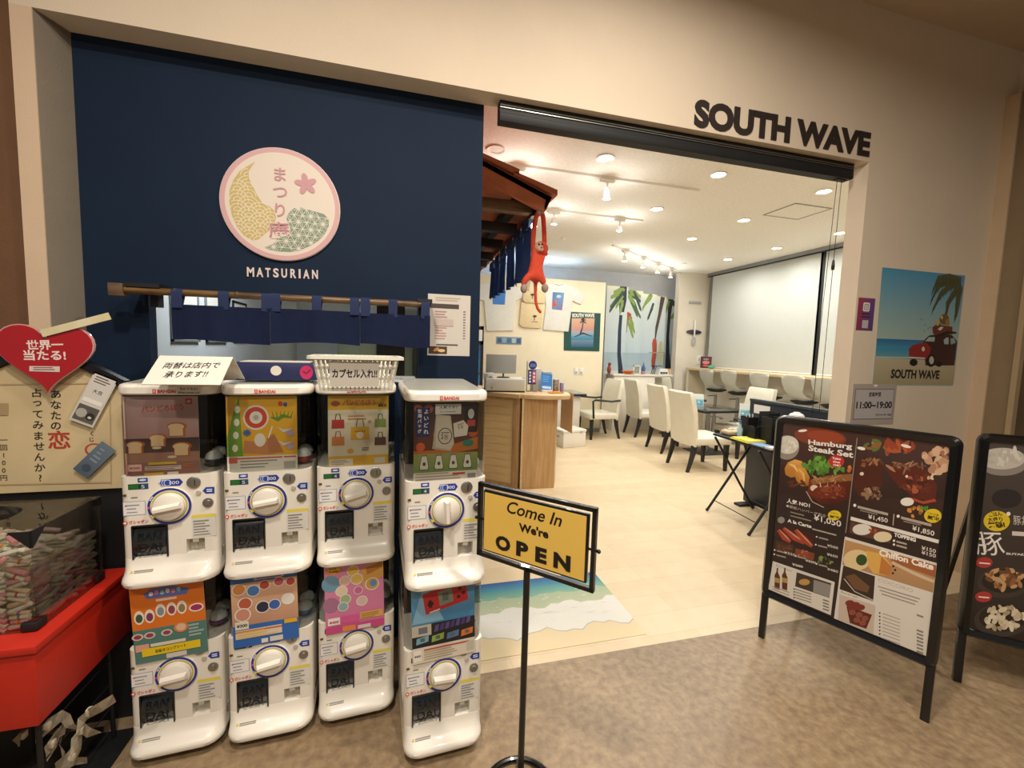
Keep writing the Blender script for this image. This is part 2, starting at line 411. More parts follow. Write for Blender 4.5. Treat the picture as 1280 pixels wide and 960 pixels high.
for (x, y), rl in zip(spots, row_l):
    p = GP(x, y, ZC)
    t = T('downlight', 'round recessed ceiling downlight in the shop, ' + rl, 'ceiling light', p, 0, 'recessed downlights in the shop ceiling')
    place('rim', me_rim, t); place('lens', me_disc0 if x == 620 else me_disc, t)
    if x != 620: area('downlight_light', (p.x, p.y, ZC-.02), (0, 0, 0), .10, SHOP_LAMP_POWER, SHOP_COL, spread=PI*.9)
# three further ceiling lights like these, without fittings
for x, y in ((4.6, 2.6), (1.5, 4.8), (2.3, 5.6)):
    area('downlight_light', (x, y, ZC-.02), (0, 0, 0), .10, SHOP_LAMP_POWER*.8, SHOP_COL, spread=PI*.9)
# lighting tracks with hanging spot lamps
def track(a, b, lamps, lb, z=ZC, lit=()):
    a = GP(*a, z); b = GP(*b, z); d = (b-a); ln = d.length; rz = math.atan2(d.y, d.x)
    t = T('lighting_track', lb, 'track light', a, rz, 'ceiling lighting tracks')
    MB().box(0, ln, -.016, .016, -.02, 0).obj('rail', m_trim, t)
    for i, (f, hang) in enumerate(lamps):
        x = ln*f
        h = MB().box(x-.06, x+.06, -.014, .014, -.045, -.02, bevel=.003).obj('adapter', m_trim, t)
        MB().cyl((x, 0, -.045), (x, 0, -.09), .008).cyl((x, 0, -.09), (x, 0, -.09-hang), .024, .030, 14).obj('lamp_head', m_trim, t)
        pl_ = bpy.data.lights.new('track_lamp_light', 'POINT'); pl_.energy = TRACK_POWER; pl_.color = SHOP_COL; pl_.shadow_soft_size = .025
        po = bpy.data.objects.new('track_lamp_light', pl_); COL.objects.link(po); po.location = WM[t.name] @ Vector((x, 0, -.13-hang))
        if i in lit: MB().cyl((x, 0, -.095-hang), (x, 0, -.088-hang), .022, n=14).obj('lamp_lens', m_lampglow, t)
track((631, 203), (873, 237), [(.06, .05), (.50, .085)], 'long white lighting track nearest the entrance with two hanging spot lamps')
track((680, 260), (803, 275), [(.10, .06), (.76, .05)], 'white lighting track behind the hanging monkey with a lit spot lamp', lit=(1,))
track((766, 306), (848, 338), [(.15, .07), (.40, .07), (.63, .07), (.86, .07)], 'slanting lighting track near the palm mural with four small spot lamps')
# ceiling hatch
q = [GP(x, y, ZC) for x, y in ((955, 267), (999, 254), (1037, 260), (995, 275))]
cx, cy = sum(p.x for p in q)/4, sum(p.y for p in q)/4
t = T('ceiling_hatch', 'square access hatch with a thin frame in the shop ceiling', 'hatch', (cx, cy, ZC))
MB().box(-.21, .21, -.18, .18, -.003, 0).obj('panel', m_ceil, t)
f = MB()
for a in (-1, 1): f.box(-.22, .22, a*.18-.006, a*.18+.006, -.007, 0).box(a*.215-.006, a*.215+.006, -.186, .186, -.007, 0)
f.obj('frame', mat('hatch frame', '#a9a59b', .5, var=.04), t)
for x, y, lb in ((735, 277, 'small round ceiling sensor behind the second track'), (704, 298, 'tiny round ceiling vent left of the mural track'), (855, 329, 'tiny round sprinkler near the pier ceiling')):
    p = GP(x, y, ZC)
    tag(MB().lathe([(0, -.012), (.03, -.010), (.034, 0), (0, 0)], n=16).obj('ceiling_sensor', m_trim, None, loc=p), lb, 'sensor')
# ================================================================== capsule vending machines
m_mw = mat('machine white plastic', '#e8e2d6', .32, var=.02, coat=.25)
m_lid = mat('lid top plastic', '#b9b9b0', .22, var=.03, coat=.4)
m_clear = clear_mat('clear plastic', '#f3f5f2', .06, .04)
m_smoke = mat('smoked dispenser flap', '#1a2127', .18, var=.2, coat=.5)
m_dark = mat('dark machine interior', '#211c18', .7, var=.3)
m_recess = mat('grey recess plastic', '#b6b0a2', .5, var=.04)
m_steel = mat('brushed steel', '#9a9890', .35, metal=.85, var=.08)
m_blue = mat('royal blue sticker', '#1f3a94', .4, var=.05)
m_yel = mat('yellow sticker', '#e8d24a', .4, var=.03)
m_wst = mat('white sticker', '#e6e4e0', .45, var=.02)
m_cast = mat('caster rubber', '#141414', .6, var=.2)
def rring(x, yf, yb, r, z, n=5, rb=.012):
    """rounded rectangle ring, wide radius at the front corners"""
    pts = []
    for (cx, cy, rr, a0) in ((x-r, yf+r, r, -PI/2), (x-rb, yb-rb, rb, 0), (-x+rb, yb-rb, rb, PI/2), (-x+r, yf+r, r, PI)):
        for k in range(n+1):
            a = a0+PI/2*k/n; pts.append((cx+rr*math.cos(a), cy+rr*math.sin(a), z))
    return pts
UM = {}
def um(key, fn, m, **k):
    if key not in UM: UM[key] = fn().mesh(key, m, **k)
    return UM[key]
DX0, DX1, DZ0, DZ1 = -.100, -.010, .076, .180      # flap opening
CX0, CX1, CZ0, CZ1 = .037, .086, .064, .124        # coin return opening
HX = .126
def f_panel():
    b = MB()
    b.loft([rring(HX, .03, .36, .02, .06), rring(HX, .03, .36, .02, .331)])
    def bx(x0, x1, z0, z1): b.box(x0, x1, 0, .0305, z0, z1)
    E = HX-.02
    bx(-E, E, DZ1, .331)
    bx(-E, DX0, DZ0, DZ1); bx(DX1, E, CZ1, DZ1); bx(DX1, CX0, CZ0, CZ1); bx(CX1, E, CZ0, CZ1)
    bx(-E, CX0, .05, DZ0); bx(CX0, E, .05, CZ0)
    for s in (-1, 1):
        pl = [(s*E, .0305), (s*E, 0)] + [(s*(E+.02*math.sin(PI/2*k/5)), .02-.02*math.cos(PI/2*k/5)) for k in range(1, 6)] + [(s*HX, .0305)]
        b.prism(pl, .05, .331)
    return b
def f_lip():
    return MB().loft([rring(HX-.004, -.032, .36, .045, 0), rring(HX, -.044, .36, .05, .004), rring(HX+.0015, -.048, .36, .05, .016), rring(HX+.0005, -.045, .36, .05, .024),
                      rring(HX, -.036, .36, .047, .030), rring(HX, -.020, .36, .038, .041), rring(HX, -.009, .36, .028, .053), rring(HX, -.003, .36, .022, .065), rring(HX, -.0005, .36, .02, .078)])
def f_globe(h):
    return lambda: MB().loft([rring(HX, .000, .34, .045, .332), rring(HX, 0, .34, .045, .332+h)], cap=False)
def f_inside(h):
    def g():
        b = MB().box(-HX+.012, HX-.012, .20, .335, .334, .33+h-.004)
        b.box(.02, .095, .11, .20, .40, .415, bevel=.003).cyl((.058, .16, .334), (.058, .16, .40), .009)
        return b
    return g
def f_lid():
    return MB().loft([rring(HX+.001, -.010, .375, .055, .577), rring(HX+.0045, -.016, .38, .058, .582), rring(HX+.0045, -.016, .38, .058, .600), rring(HX+.002, -.010, .376, .055, .606), rring(HX-.004, 0, .366, .05, .609)])
def f_lidtop():
    a = rring(HX-.012, .012, .356, .045, .6091); bq = [(x, y, .6105 + .010*(y-.012)/.344) for x, y, z in a]
    return MB().loft([a, bq])
def f_ring(): return MB().lathe([(.047, -.001), (.057, -.001), (.057, -.006), (.047, -.006)], n=32, axis='y')
def f_dial(): return MB().lathe([(0, 0), (.041, 0), (.041, -.012), (.036, -.016), (0, -.016)], n=28, axis='y')
def f_grip():
    b = MB()
    b.loft([[(s*.036*k, -.016, t) for s, t in ((-1, -.010), (1, -.010), (1, .010), (-1, .010))] for k in (1,)] + [[(s*.033, -.030, t) for s, t in ((-1, -.0045), (1, -.0045), (1, .0045), (-1, .0045))]])
    return b
def f_flap():
    pts = []
    rings = []
    for x in (DX0+.004, DX1-.004):
        ring = []
        for k in range(9):
            t = k/8; ring.append((x, .016-.018*math.sin(PI*t)-.004, DZ0+.006+(DZ1-DZ0-.012)*t))
        ring += [(x, .03, DZ1-.006), (x, .03, DZ0+.006)]
        rings.append(ring)
    return MB().loft(rings)
def f_flapframe():
    b = MB(); w = .004
    b.box(DX0-.001, DX0+w, -.004, .03, DZ0, DZ1, bevel=.0015).box(DX1-w, DX1+.001, -.004, .03, DZ0, DZ1, bevel=.0015)
    b.box(DX0, DX1, -.004, .03, DZ1-w, DZ1+.001, bevel=.0015); return b
def f_coinback(): return MB().box(CX0, CX1, .024, .0298, CZ0, CZ1).box((CX0+CX1)/2-.008, (CX0+CX1)/2+.008, .001, .024, CZ1-.012, CZ1)
def f_coin(): return MB().lathe([(0, 0), (.0185, 0), (.0185, -.003), (.016, -.0045), (0, -.0045)], c=(.062, 0, .304), n=24, axis='y')
def f_slot(): return MB().box(.0645, .0665, -.0052, -.0040, .294, .314)
def f_lock(): return MB().lathe([(0, 0), (.0145, 0), (.0145, -.003), (.009, -.004), (.008, -.008), (0, -.008)], c=(.098, 0, .237), n=20, axis='y')
def f_btn(): return MB().lathe([(0, 0), (.0075, 0), (.0065, -.004), (0, -.004)], c=(.074, 0, .271), n=16, axis='y')
def f_caster(): return MB().cyl((-.009, 0, .016), (.009, 0, .016), .016, n=14).box(-.011, .011, -.012, .012, .016, .034)
def sticker_set():
    """each sticker of a tier as its own print"""
    out = []
    p = Pr(eps=.0002); p.rect(-.104, .292, -.054, .309, '#16321f'); p.rect(-.074, .292, -.054, .309, '#2b4a68'); p.rect(-.102, .294, -.078, .307, '#1f6a2e'); out.append(('price_display', p))
    p = Pr(eps=.0002); p.rect(-.080, .313, -.055, .326, '#22429c'); p.ell(-.0675, .320, .009, .003, '#dfe6f5', 14); out.append(('blue_badge', p))
    p = Pr(eps=.0002); p.poly([(-.029, .306), (-.022, .296), (.026, .296), (.034, .307), (.026, .318), (-.022, .318)], '#1c3a98').layer()
    for k in range(3): p.ell(-.017+.006*k, .307, .010, .010, '#e8ecf5', 16); p.ell(-.017+.006*k, .307, .0085, .0085, '#2747a6', 16)
    p.text('100', (.000, .302), (.024, .302), .010, '#f0f2f8'); out.append(('coin_sign', p))
    p = Pr(eps=.0002); p.poly([(.084, .275), (.093, .286), (.116, .286), (.116, .265), (.093, .265)], '#1c3a98').layer()
    p.rect(.095, .271, .110, .274, '#eef0f6'); p.rect(.095, .277, .110, .280, '#eef0f6'); out.append(('return_sign', p))
    p = Pr(eps=.0002); p.rect(-.119, .213, -.063, .256, '#8791b5'); p.rect(-.1175, .2145, -.0645, .2545, '#e9e6e1')
    p.lines(-.110, .221, -.072, 3, .011, .003, '#8a8fa4'); p.ell(-.111, .244, .0025, .0025, '#cf3a3a', 10); out.append(('instruction_card', p))
    p = Pr(eps=.0002); p.rect(-.119, .272, -.109, .279, '#5b4a12'); p.lines(-.098, .266, -.070, 1, .01, .003, '#6d6a63'); out.append(('small_mark', p))
    p = Pr(eps=.0002); p.ell(-.115, .191, .006, .006, '#d2362c', 16); p.ell(-.115, .191, .0035, .0035, '#efe6da', 14)
    p.text('ガシャポン', (-.106, .186), (-.058, .186), .012, '#d2362c', .02); out.append(('maker_mark', p))
    p = Pr(eps=.0002); p.rect(.053, .128, .117, .200, '#d9d6cf'); p.rect(.053, .190, .117, .200, '#e3cf4c'); p.lines(.057, .134, .113, 6, .0090, .0033, '#8d8a83'); out.append(('notice_sticker', p))
    return out
def lipprint():
    p = Pr(eps=.0002)
    p.rect(-.100, .004, -.094, .010, '#dcc531'); p.lines(-.091, .002, -.010, 1, .01, .0025, '#8f8b82'); p.lines(-.091, .007, -.010, 1, .01, .0025, '#8f8b82')
    return p
def ringprint():
    p = Pr(eps=.0002)
    p.ell(0, 0, .0565, .0565, '#27348f', 40); p.ell(0, 0, .0495, .0495, '#e2dccd', 40); p.ell(0, 0, .0475, .0475, '#d9c94c', 36); p.ell(0, 0, .0445, .0445, '#23252b', 36); p.ell(0, 0, .0435, .0435, '#e0dacb', 36)
    p.poly([(-.056, .004), (-.047, -.001), (-.056, -.006)], '#d94f7c').layer()
    for k in range(3): a = PI*.86-.10*k; p.ell(.053*math.cos(a), .053*math.sin(a), .0022, .0022, '#f2f0ea', 8)
    p.poly([(-.050, -.022), (-.044, -.036), (-.036, -.030)], '#e8d63f').layer()
    return p
def unit(t, z0, upper, grip_turn, price_txt, card_fn, ci):
    """one tier of a machine; z0 is the underside of its tray"""
    R = Matrix.Rotation(0, 4, 'X')
    def put(key, fn, m, name, parent=t, off=(0, 0, 0), rot=(0, 0, 0), label=None, **k):
        o = place(name, um(key, fn, m, **k), parent, (off[0], off[1], off[2]+(z0 if parent is t else 0)), rot)
        if label: o['label'] = label
        return o
    h = .245 if upper else .205
    put('front_panel', f_panel, m_mw, 'front_panel'); put('tray', f_lip, m_mw, 'tray')
    g = put('globe%d' % upper, f_globe(h), m_clear, 'clear_globe', label='clear plastic capsule window')
    put('inside%d' % upper, f_inside(h), m_dark, 'interior')
    rg = put('dial_base', lambda: MB().lathe([(0, 0), (.057, 0), (.057, -.004), (0, -.004)], n=36, axis='y'), m_mw, 'dial_base', off=(-.001, 0, .235))
    ringprint().build('dial_ring_print', rg, WM[rg.name] @ Matrix.Translation((0, -.0042, 0)))
    dl = put('dial', f_dial, m_mw, 'dial', off=(-.001, -.004, .235), rot=(0, grip_turn, 0))
    put('grip', f_grip, m_mw, 'grip', dl)
    fl = put('flap', f_flap, m_smoke, 'dispenser_flap', label='smoked dispenser flap')
    put('flapframe', f_flapframe, m_black, 'flap_frame')
    if 'flaptxt' not in UM:
        a = text_solid('BAN', DX0+.016, DX1-.016, .132, .158, .002, .01); UM['flaptxt'] = a.mesh('raised_letters', mat('flap letters', '#11171c', .3))
        a = text_solid('DAI', DX0+.016, DX1-.016, .098, .124, .002, .01); UM['flaptxt2'] = a.mesh('raised_letters', mat('flap letters', '#11171c', .3))
    place('raised_letters', UM['flaptxt'], fl, (0, -.004, 0)); place('raised_letters', UM['flaptxt2'], fl, (0, -.0045, 0))
    put('coinback', f_coinback, m_recess, 'coin_return')
    cp = put('coinplate', f_coin, m_steel, 'coin_plate'); put('slot', f_slot, m_blackm, 'coin_slot', cp)
    put('lock', f_lock, m_steel, 'lock'); put('btn', f_btn, m_recess, 'return_button')
    base = WM[t.name] @ Matrix.Translation((0, -.0003, z0))
    if 'stick' not in UM: UM['stick'] = [(n, p.build(n, t, base).data) for n, p in sticker_set()]
    else:
        for n, me in UM['stick']: place_w(place(n, me, t), t, base)
    lw = base @ Matrix.Translation((0, -.0215, .0400)) @ Matrix.Rotation(-.62, 4, 'X')
    if 'lip' not in UM: UM['lip'] = lipprint().build('tray_sticker', t, lw).data
    else: place_w(place('tray_sticker', UM['lip'], t), t, lw)
    p = Pr(eps=.0001); p.text(price_txt, (-.071, .295), (-.063, .295), .010, '#e8edf2'); p.build('price_digits', t, base @ Matrix.Translation((0, -.0016, 0)))
    # display card standing inside the window
    cd_ = card_fn(t, z0)
def machine(kx, ky, Y, rz, label, grips, prices, cards, rim_note=False):
    k = YP(kx, ky, Y)
    t = T('capsule_machine', label, 'vending machine', (k.x+.001, Y, 0), rz, 'capsule machines by the noren window')
    zl, zu = .032, .578
    unit(t, zl, 0, grips[1], prices[1], cards[1], 0)
    unit(t, zu, 1, grips[0], prices[0], cards[0], 1)
    ld = place('lid', um('lid', f_lid, m_mw), t, (0, 0, zu)); place('lid_top', um('lidtop', f_lidtop, m_lid), ld)
    p = Pr(eps=.0002)
    p.rect(-.028, .583, -.019, .595, '#c8332d'); p.rect(-.026, .586, -.021, .588, '#e8ddd0'); p.rect(-.026, .590, -.021, .592, '#e8ddd0')
    p.text('BANDAI', (-.016, .584), (.030, .584), .010, '#c8332d', .03)
    p.build('maker_logo', ld, WM[t.name] @ Matrix.Translation((0, -.0163, zu)))
    if rim_note:
        p = Pr(eps=.0003); p.rect(.033, .579, .094, .602, '#d6d0c4'); p.text('何がでるか?', (.040, .592), (.086, .592), .008, '#1a1a1a', .02); p.text('What comes out?', (.036, .582), (.091, .582), .006, '#1a1a1a', .01)
        p.build('rim_note', ld, WM[t.name] @ Matrix.Translation((0, -.0166, zu)))
    for x in (-.10, .10):
        for y in (.04, .31): place('caster', um('caster', f_caster, m_cast), t, (x, y, 0))
    MB().box(-.12, .12, 0, .345, .024, .033).obj('base_plate', m_blackm, t)
    MB().box(-HX+.004, HX-.004, .31, .36, zl+.33, zu+.002).obj('rear_column', m_mw, t)
    return t
def card(x0, z0, x1, z1, draw, y=.010, tilt=0., name='display_card'):
    """a printed card; coordinates run inside its own frame, 0..w and 0..h"""
    def go(t, zu):
        w, h = x1-x0, z1-z0
        W_ = WM[t.name] @ Matrix.Translation((x0, y, zu+z0)) @ Matrix.Rotation(tilt, 4, 'Y')
        o = MB().box(0, w, 0, .0015, 0, h).obj(name, m_wst, None); o.name = name; place_w(o, t, W_)
        p = Pr(eps=.0002); draw(p, w, h); p.build('card_print', o, W_)
        return o
    return go
def loaf(p, x, y, s, c='#e9c99a', e='#b5612f'):
    p.ell(x, y+s*.25, s*.62, s*.30, e, 14); p.rect(x-s*.5, y-s*.5, x+s*.5, y+s*.25, e)
    p.ell(x-.06*s, y+s*.22, s*.5, s*.24, c, 14); p.rect(x-s*.46, y-s*.44, x+s*.36, y+s*.22, c)
def d1u(p, w, h):
    p.rect(0, 0, w, h, '#8d5f50', '#c9a5a4'); p.rect(0, h*.30, w, h*.48, '#5d423a', '#3f2d2a'); p.rect(0, h*.18, w, h*.30, '#a97f6c')
    p.text('パンどろぼう', (w*.24, h*.80), (w*.80, h*.83), .019, '#d2362b', .015)
    for x, y, s in ((.14, .37, .038), (.44, .45, .038), (.70, .58, .042), (.76, .33, .042)): loaf(p, w*x, h*y, s)
    p.ell(w*.42, h*.36, .012, .004, '#e6d6bd', 14); p.ell(w*.62, h*.24, .012, .004, '#e6d6bd', 14)
    p.rect(w*.83, h*.90, w*.92, h*.97, '#c8332d'); p.rect(w*.85, h*.92, w*.90, h*.95, '#d8b5ac')
    p.rect(w*.02, h*.07, w*.22, h*.17, '#d4756b'); p.rect(w*.035, h*.08, w*.205, h*.16, '#ecd2c8'); p.text('¥300', (w*.05, h*.10), (w*.19, h*.10), .008, '#c4463c', .03)
    p.rect(w*.30, h*.15, w*.68, h*.18, '#d8b93f'); p.rect(w*.25, h*.08, w*.74, h*.13, '#d9c4ba'); p.lines(w*.26, h*.09, w*.73, 2, .005, .002, '#7e625a')
    p.rect(w*.24, h*.01, w*.50, h*.05, '#dcb348'); p.rect(w*.55, h*.015, w*.70, h*.05, '#e7ddd3'); p.lines(w*.78, h*.11, w*.95, 2, .006, .003, '#d0763a')
def d2u(p, w, h):
    p.rect(0, 0, w, h, '#d9a21f', '#e6b32a'); p.poly([(0, h*.2), (w*.22, h*.2), (w*.18, h), (w*.10, h*.8), (0, h*.45)], '#6f9a2e').layer()
    for k in range(4): p.ell(w*.11+k*.003, h*(.32+.17*k), .008, .012, '#e7e5d2', 12)
    p.poly([(w*.22, h*.25), (w*.60, h*.22), (w*.78, h*.25), (w*.62, h*.42), (w*.50, h*.38), (w*.24, h*.42)], '#c08255').layer()
    p.poly([(w*.58, h*.24), (w*.80, h*.24), (w*.66, h*.50), (w*.56, h*.44)], '#b0744b').layer()
    p.ell(w*.46, h*.42, .016, .022, '#e6e0d4', 16)
    p.ell(w*.41, h*.72, .036, .040, '#e9e4da', 30); p.ell(w*.41, h*.72, .031, .034, '#cf4a2c', 30); p.ell(w*.41, h*.72, .018, .020, '#e6e2da', 24); p.ell(w*.41, h*.72, .008, .009, '#b9b6af', 16)
    for k in range(8): a = k*PI/4; p.stroke([(w*.28, h*.52), (w*.28+.011*math.cos(a), h*.52+.011*math.sin(a))], [.002, .006], '#3c62ac')
    p.stroke([(w*.62, h*.72), (w*.72, h*.69), (w*.80, h*.74), (w*.92, h*.71)], [.003, .012, .012, .003], '#5b9132')
    for k in range(6): p.stroke([(w*(.66+.05*k), h*.72), (w*(.64+.06*k), h*.80)], [.004, .001], '#5b9132')
    p.ell(w*.76, h*.90, .007, .008, '#cf4a2c', 12); p.ell(w*.83, h*.89, .006, .007, '#2b5ea6', 12)
    p.stroke([(w*.64, h*.60), (w*.61, h*.52), (w*.58, h*.44)], [.003, .005, .003], '#efe9df')
    p.stroke([(w*.72, h*.58), (w*.80, h*.53), (w*.92, h*.56)], [.002, .010, .002], '#d9d3dc'); p.ell(w*.90, h*.50, .012, .010, '#b7a2b8', 14)
    p.stroke([(w*.72, h*.40), (w*.80, h*.35), (w*.92, h*.38)], [.002, .010, .002], '#d9d3dc'); p.ell(w*.90, h*.32, .012, .010, '#b7a2b8', 14)
    p.rect(0, 0, w, h*.21, '#d8d4c9'); p.rect(w*.02, h*.17, w*.78, h*.19, '#c4553e'); p.rect(w*.80, h*.17, w*.98, h*.19, '#c24f3c'); p.rect(w*.02, h*.12, w*.14, h*.20, '#c9674f')
    p.lines(w*.18, h*.05, w*.75, 3, .010, .004, '#8f8a84'); p.rect(w*.80, h*.02, w*.97, h*.12, '#a7a39b')
def tote(p, x, y, s, c, hnd):
    p.stroke([(x-s*.22, y+s*.35), (x-s*.14, y+s*.85), (x+s*.14, y+s*.85), (x+s*.22, y+s*.35)], .003, hnd)
    p.poly([(x-s*.5, y-s*.35), (x+s*.5, y-s*.35), (x+s*.48, y+s*.40), (x-s*.48, y+s*.40)], c).layer()
def d3u(p, w, h):
    p.rect(0, 0, w, h, '#e6dcc4'); p.rect(0, h*.80, w, h, '#e0b13a')
    p.ell(w*.12, h*.89, .014, .010, '#b0603a', 14); p.text('パンどろぼう', (w*.24, h*.86), (w*.78, h*.86), .020, '#c9372a', .015)
    p.text('¥400', (w*.82, h*.83), (w*.97, h*.83), .014, '#3b2a1e', .03)
    p.lines(w*.32, h*.70, w*.70, 2, -.010, .005, '#c48a5a')
    tote(p, w*.16, h*.60, .040, '#bf3f37', '#3a2b25'); tote(p, w*.16, h*.36, .040, '#d98a4a', '#9a5a34'); tote(p, w*.52, h*.46, .060, '#e3b12c', '#7c6a4b')
    tote(p, w*.86, h*.60, .038, '#8da054', '#39614f'); tote(p, w*.86, h*.34, .038, '#6c4536', '#26201d')
    p.ell(w*.52, h*.44, .012, .012, '#efe4cd', 16); p.rect(w*.43, h*.49, w*.61, h*.50, '#8f5b22')
    p.ell(w*.68, h*.63, .006, .005, '#d58d92', 10); p.ell(w*.36, h*.22, .011, .008, '#dfa94b', 12); p.lines(w*.55, h*.22, w*.75, 2, .007, .003, '#7f7062')
    p.rect(0, 0, w, h*.15, '#e1b239'); p.rect(w*.02, h*.02, w*.40, h*.11, '#ede6d4'); p.lines(w*.04, h*.035, w*.38, 3, .006, .002, '#958b7d'); p.rect(w*.76, h*.03, w*.94, h*.11, '#d7d4cd')
def d4u(p, w, h):
    p.rect(0, 0, w, h, '#7a3f22', '#3d2b26')
    for x, y, r in ((.06, .94, .012), (.22, .93, .014), (.60, .92, .014), (.92, .62, .016), (.10, .70, .012), (.35, .60, .012)): p.ell(w*x, h*y, r, r, '#b0552d', 14)
    p.poly([(0, h*.28), (w, h*.40), (w, h*.56), (w*.3, h*.40), (0, h*.40)], '#b9692e').layer()
    p.rect(w*.78, h*.62, w*.98, h*.95, '#2a2326'); p.rect(w*.82, h*.70, w*.95, h*.78, '#b5423a'); p.ell(w*.88, h*.86, .010, .016, '#cfcac0', 14)
    p.rect(w*.03, h*.58, w*.24, h*.95, '#2b2a5c'); p.vtext('よいどれ', (w*.185, h*.94), (w*.185, h*.60), .016, '#ece8e0', .02); p.vtext('缶用バッグ', (w*.085, h*.94), (w*.085, h*.62), .013, '#ece8e0', .02)
    p.poly([(w*.28, h*.42), (w*.56, h*.38), (w*.62, h*.48), (w*.56, h*.84), (w*.33, h*.86), (w*.30, h*.56)], '#b4a593').layer()
    p.poly([(w*.33, h*.44), (w*.56, h*.40), (w*.61, h*.48), (w*.55, h*.84), (w*.34, h*.86)], '#cabda9').layer()
    p.ell(w*.475, h*.58, .022, .026, '#2c2a28', 26); p.ell(w*.475, h*.58, .0195, .0235, '#cabda9', 26); p.text('酒', (w*.41, h*.535), (w*.54, h*.535), .024, '#24211f', .02)
    p.poly([(w*.62, h*.56), (w*.82, h*.58), (w*.84, h*.70), (w*.76, h*.78), (w*.60, h*.74)], '#d6cabb').layer(); p.text('酒', (w*.68, h*.66), (w*.78, h*.68), .016, '#2a2624', .02)
    p.ell(w*.10, h*.45, .014, .014, '#cf5b35', 16); p.ell(w*.84, h*.48, .018, .011, '#2c7a64', 16)
    p.rect(0, h*.11, w, h*.36, '#6f8a45', '#93975d')
    for k in range(4):
        x = w*(.16+.225*k); p.poly([(x-.013, h*.15), (x+.013, h*.15), (x+.015, h*.19), (x+.008, h*.34), (x-.008, h*.34), (x-.015, h*.19)], '#3a3b2c').layer()
        p.poly([(x-.011, h*.16), (x+.011, h*.16), (x+.013, h*.19), (x+.007, h*.33), (x-.007, h*.33), (x-.013, h*.19)], '#d9d6c4').layer(); p.ell(x, h*.23, .005, .006, '#4a4740', 10)
    p.rect(0, 0, w, h*.12, '#ddd6cb'); p.lines(w*.03, h*.02, w*.80, 3, .009, .004, '#b09a92'); p.rect(w*.60, h*.07, w*.80, h*.10, '#c4493e'); p.rect(w*.84, h*.02, w*.97, h*.08, '#8f8b86')
    p.rect(w*.32, h*.86, w*.72, h*.99, '#e4e0d8'); p.text('人気です!!', (w*.38, h*.93), (w*.66, h*.93), .009, '#222222', .02); p.text('It is popular', (w*.40, h*.88), (w*.64, h*.88), .006, '#222222')
def d1l(p, w, h):
    p.rect(0, 0, w, h, '#cf6a20', '#d97622'); p.rect(0, 0, w, h*.42, '#4e7a72')
    p.rect(w*.86, h*.92, w*.95, h*.98, '#c8332d')
    p.poly([(w*.22, h*.80), (w*.76, h*.79), (w*.80, h*.86), (w*.55, h*.93), (w*.28, h*.92), (w*.18, h*.86)], '#5c6bb0').layer(); [p.ell(w*(.28+.075*k), h*(.855+.012*(k % 2)), .0060, .0070, ['#eadfe8', '#d98ab0', '#8fd0d8'][k % 3], 10) for k in range(6)]
    p.rect(w*.34, h*.75, w*.62, h*.78, '#e2d4c4')
    for x, c in ((.10, '#3b5a36'), (.24, '#7a3a55'), (.39, '#7f8f94'), (.54, '#8f3f4e'), (.68, '#8b7a52')): p.ell(w*x, h*(.58+.05*(x > .3)), .013, .022, '#e8ded0', 16); p.ell(w*x, h*(.57+.05*(x > .3)), .009, .014, c, 14)
    p.ell(w*.88, h*.60, .020, .014, '#e8ded0', 16); p.ell(w*.88, h*.60, .016, .010, '#9a2f5a', 14)
    for x in (.06, .22, .45): p.ell(w*x, h*.34, .015, .011, '#cdbfa9', 14); p.ell(w*x, h*.34, .010, .007, '#8c3a5a', 12)
    p.ell(w*.65, h*.38, .019, .017, '#cf8147', 18); p.ell(w*.65, h*.38, .013, .012, '#d8b79a', 16)
    p.lines(w*.75, h*.24, w*.98, 4, .011, .007, '#93aca3'); p.rect(w*.02, h*.15, w*.20, h*.24, '#d6a08c'); p.rect(w*.22, h*.19, w*.70, h*.23, '#d8cfc2')
    p.rect(w*.42, h*.01, w*.70, h*.07, '#cfcac1'); p.rect(w*.10, h*.08, w*.90, h*.18, '#e0c21c'); p.text('目指せコンプリート', (w*.28, h*.105), (w*.70, h*.115), .011, '#2a1e10', .03)
def blobs(p, w, h, L):
    for x, y, r, c in L: p.ell(w*x, h*y, r*1.18, r*1.18, '#e4dccf', 16); p.ell(w*x, h*y, r, r, c, 16)
def d2l(p, w, h):
    p.rect(0, 0, w, h, '#2e62ae', '#2f6ab5'); p.rect(0, h*.30, w, h*.88, '#b98a70', '#d8b08e'); p.rect(0, h*.88, w, h, '#3165ad'); p.poly([(w*.34, h*.90), (w*.80, h*.905), (w*.78, h*.975), (w*.36, h*.965)], '#b9aacb').layer(); p.lines(w*.38, h*.915, w*.76, 2, .008, .004, '#7a5f94')
    blobs(p, w, h, [(.12, .80, .017, '#d58a4a'), (.33, .76, .017, '#4b7fc0'), (.50, .82, .014, '#b84a40'), (.72, .84, .014, '#c0586a'), (.90, .82, .013, '#b8443b'), (.20, .60, .018, '#b5593f'), (.46, .52, .018, '#2d2c45'), (.64, .53, .016, '#3b62ab'), (.85, .58, .017, '#d9d5cf'), (.16, .45, .020, '#c88b78')])
    p.rect(w*.04, h*.25, w*.24, h*.36, '#dcd7c4'); p.text('¥300', (w*.06, h*.28), (w*.22, h*.28), .011, '#2d4a36', .04)
    p.rect(w*.04, h*.12, w*.74, h*.24, '#d7c7b4'); p.rect(w*.04, h*.20, w*.74, h*.225, '#c66a4a'); p.lines(w*.06, h*.13, w*.72, 3, .008, .004, '#d8b64e'); p.rect(w*.78, h*.24, w*.98, h*.30, '#d8a928'); p.rect(w*.55, h*.02, w*.75, h*.09, '#cfcbc4'); p.rect(w*.42, h*.02, w*.52, h*.08, '#dcd9d4')
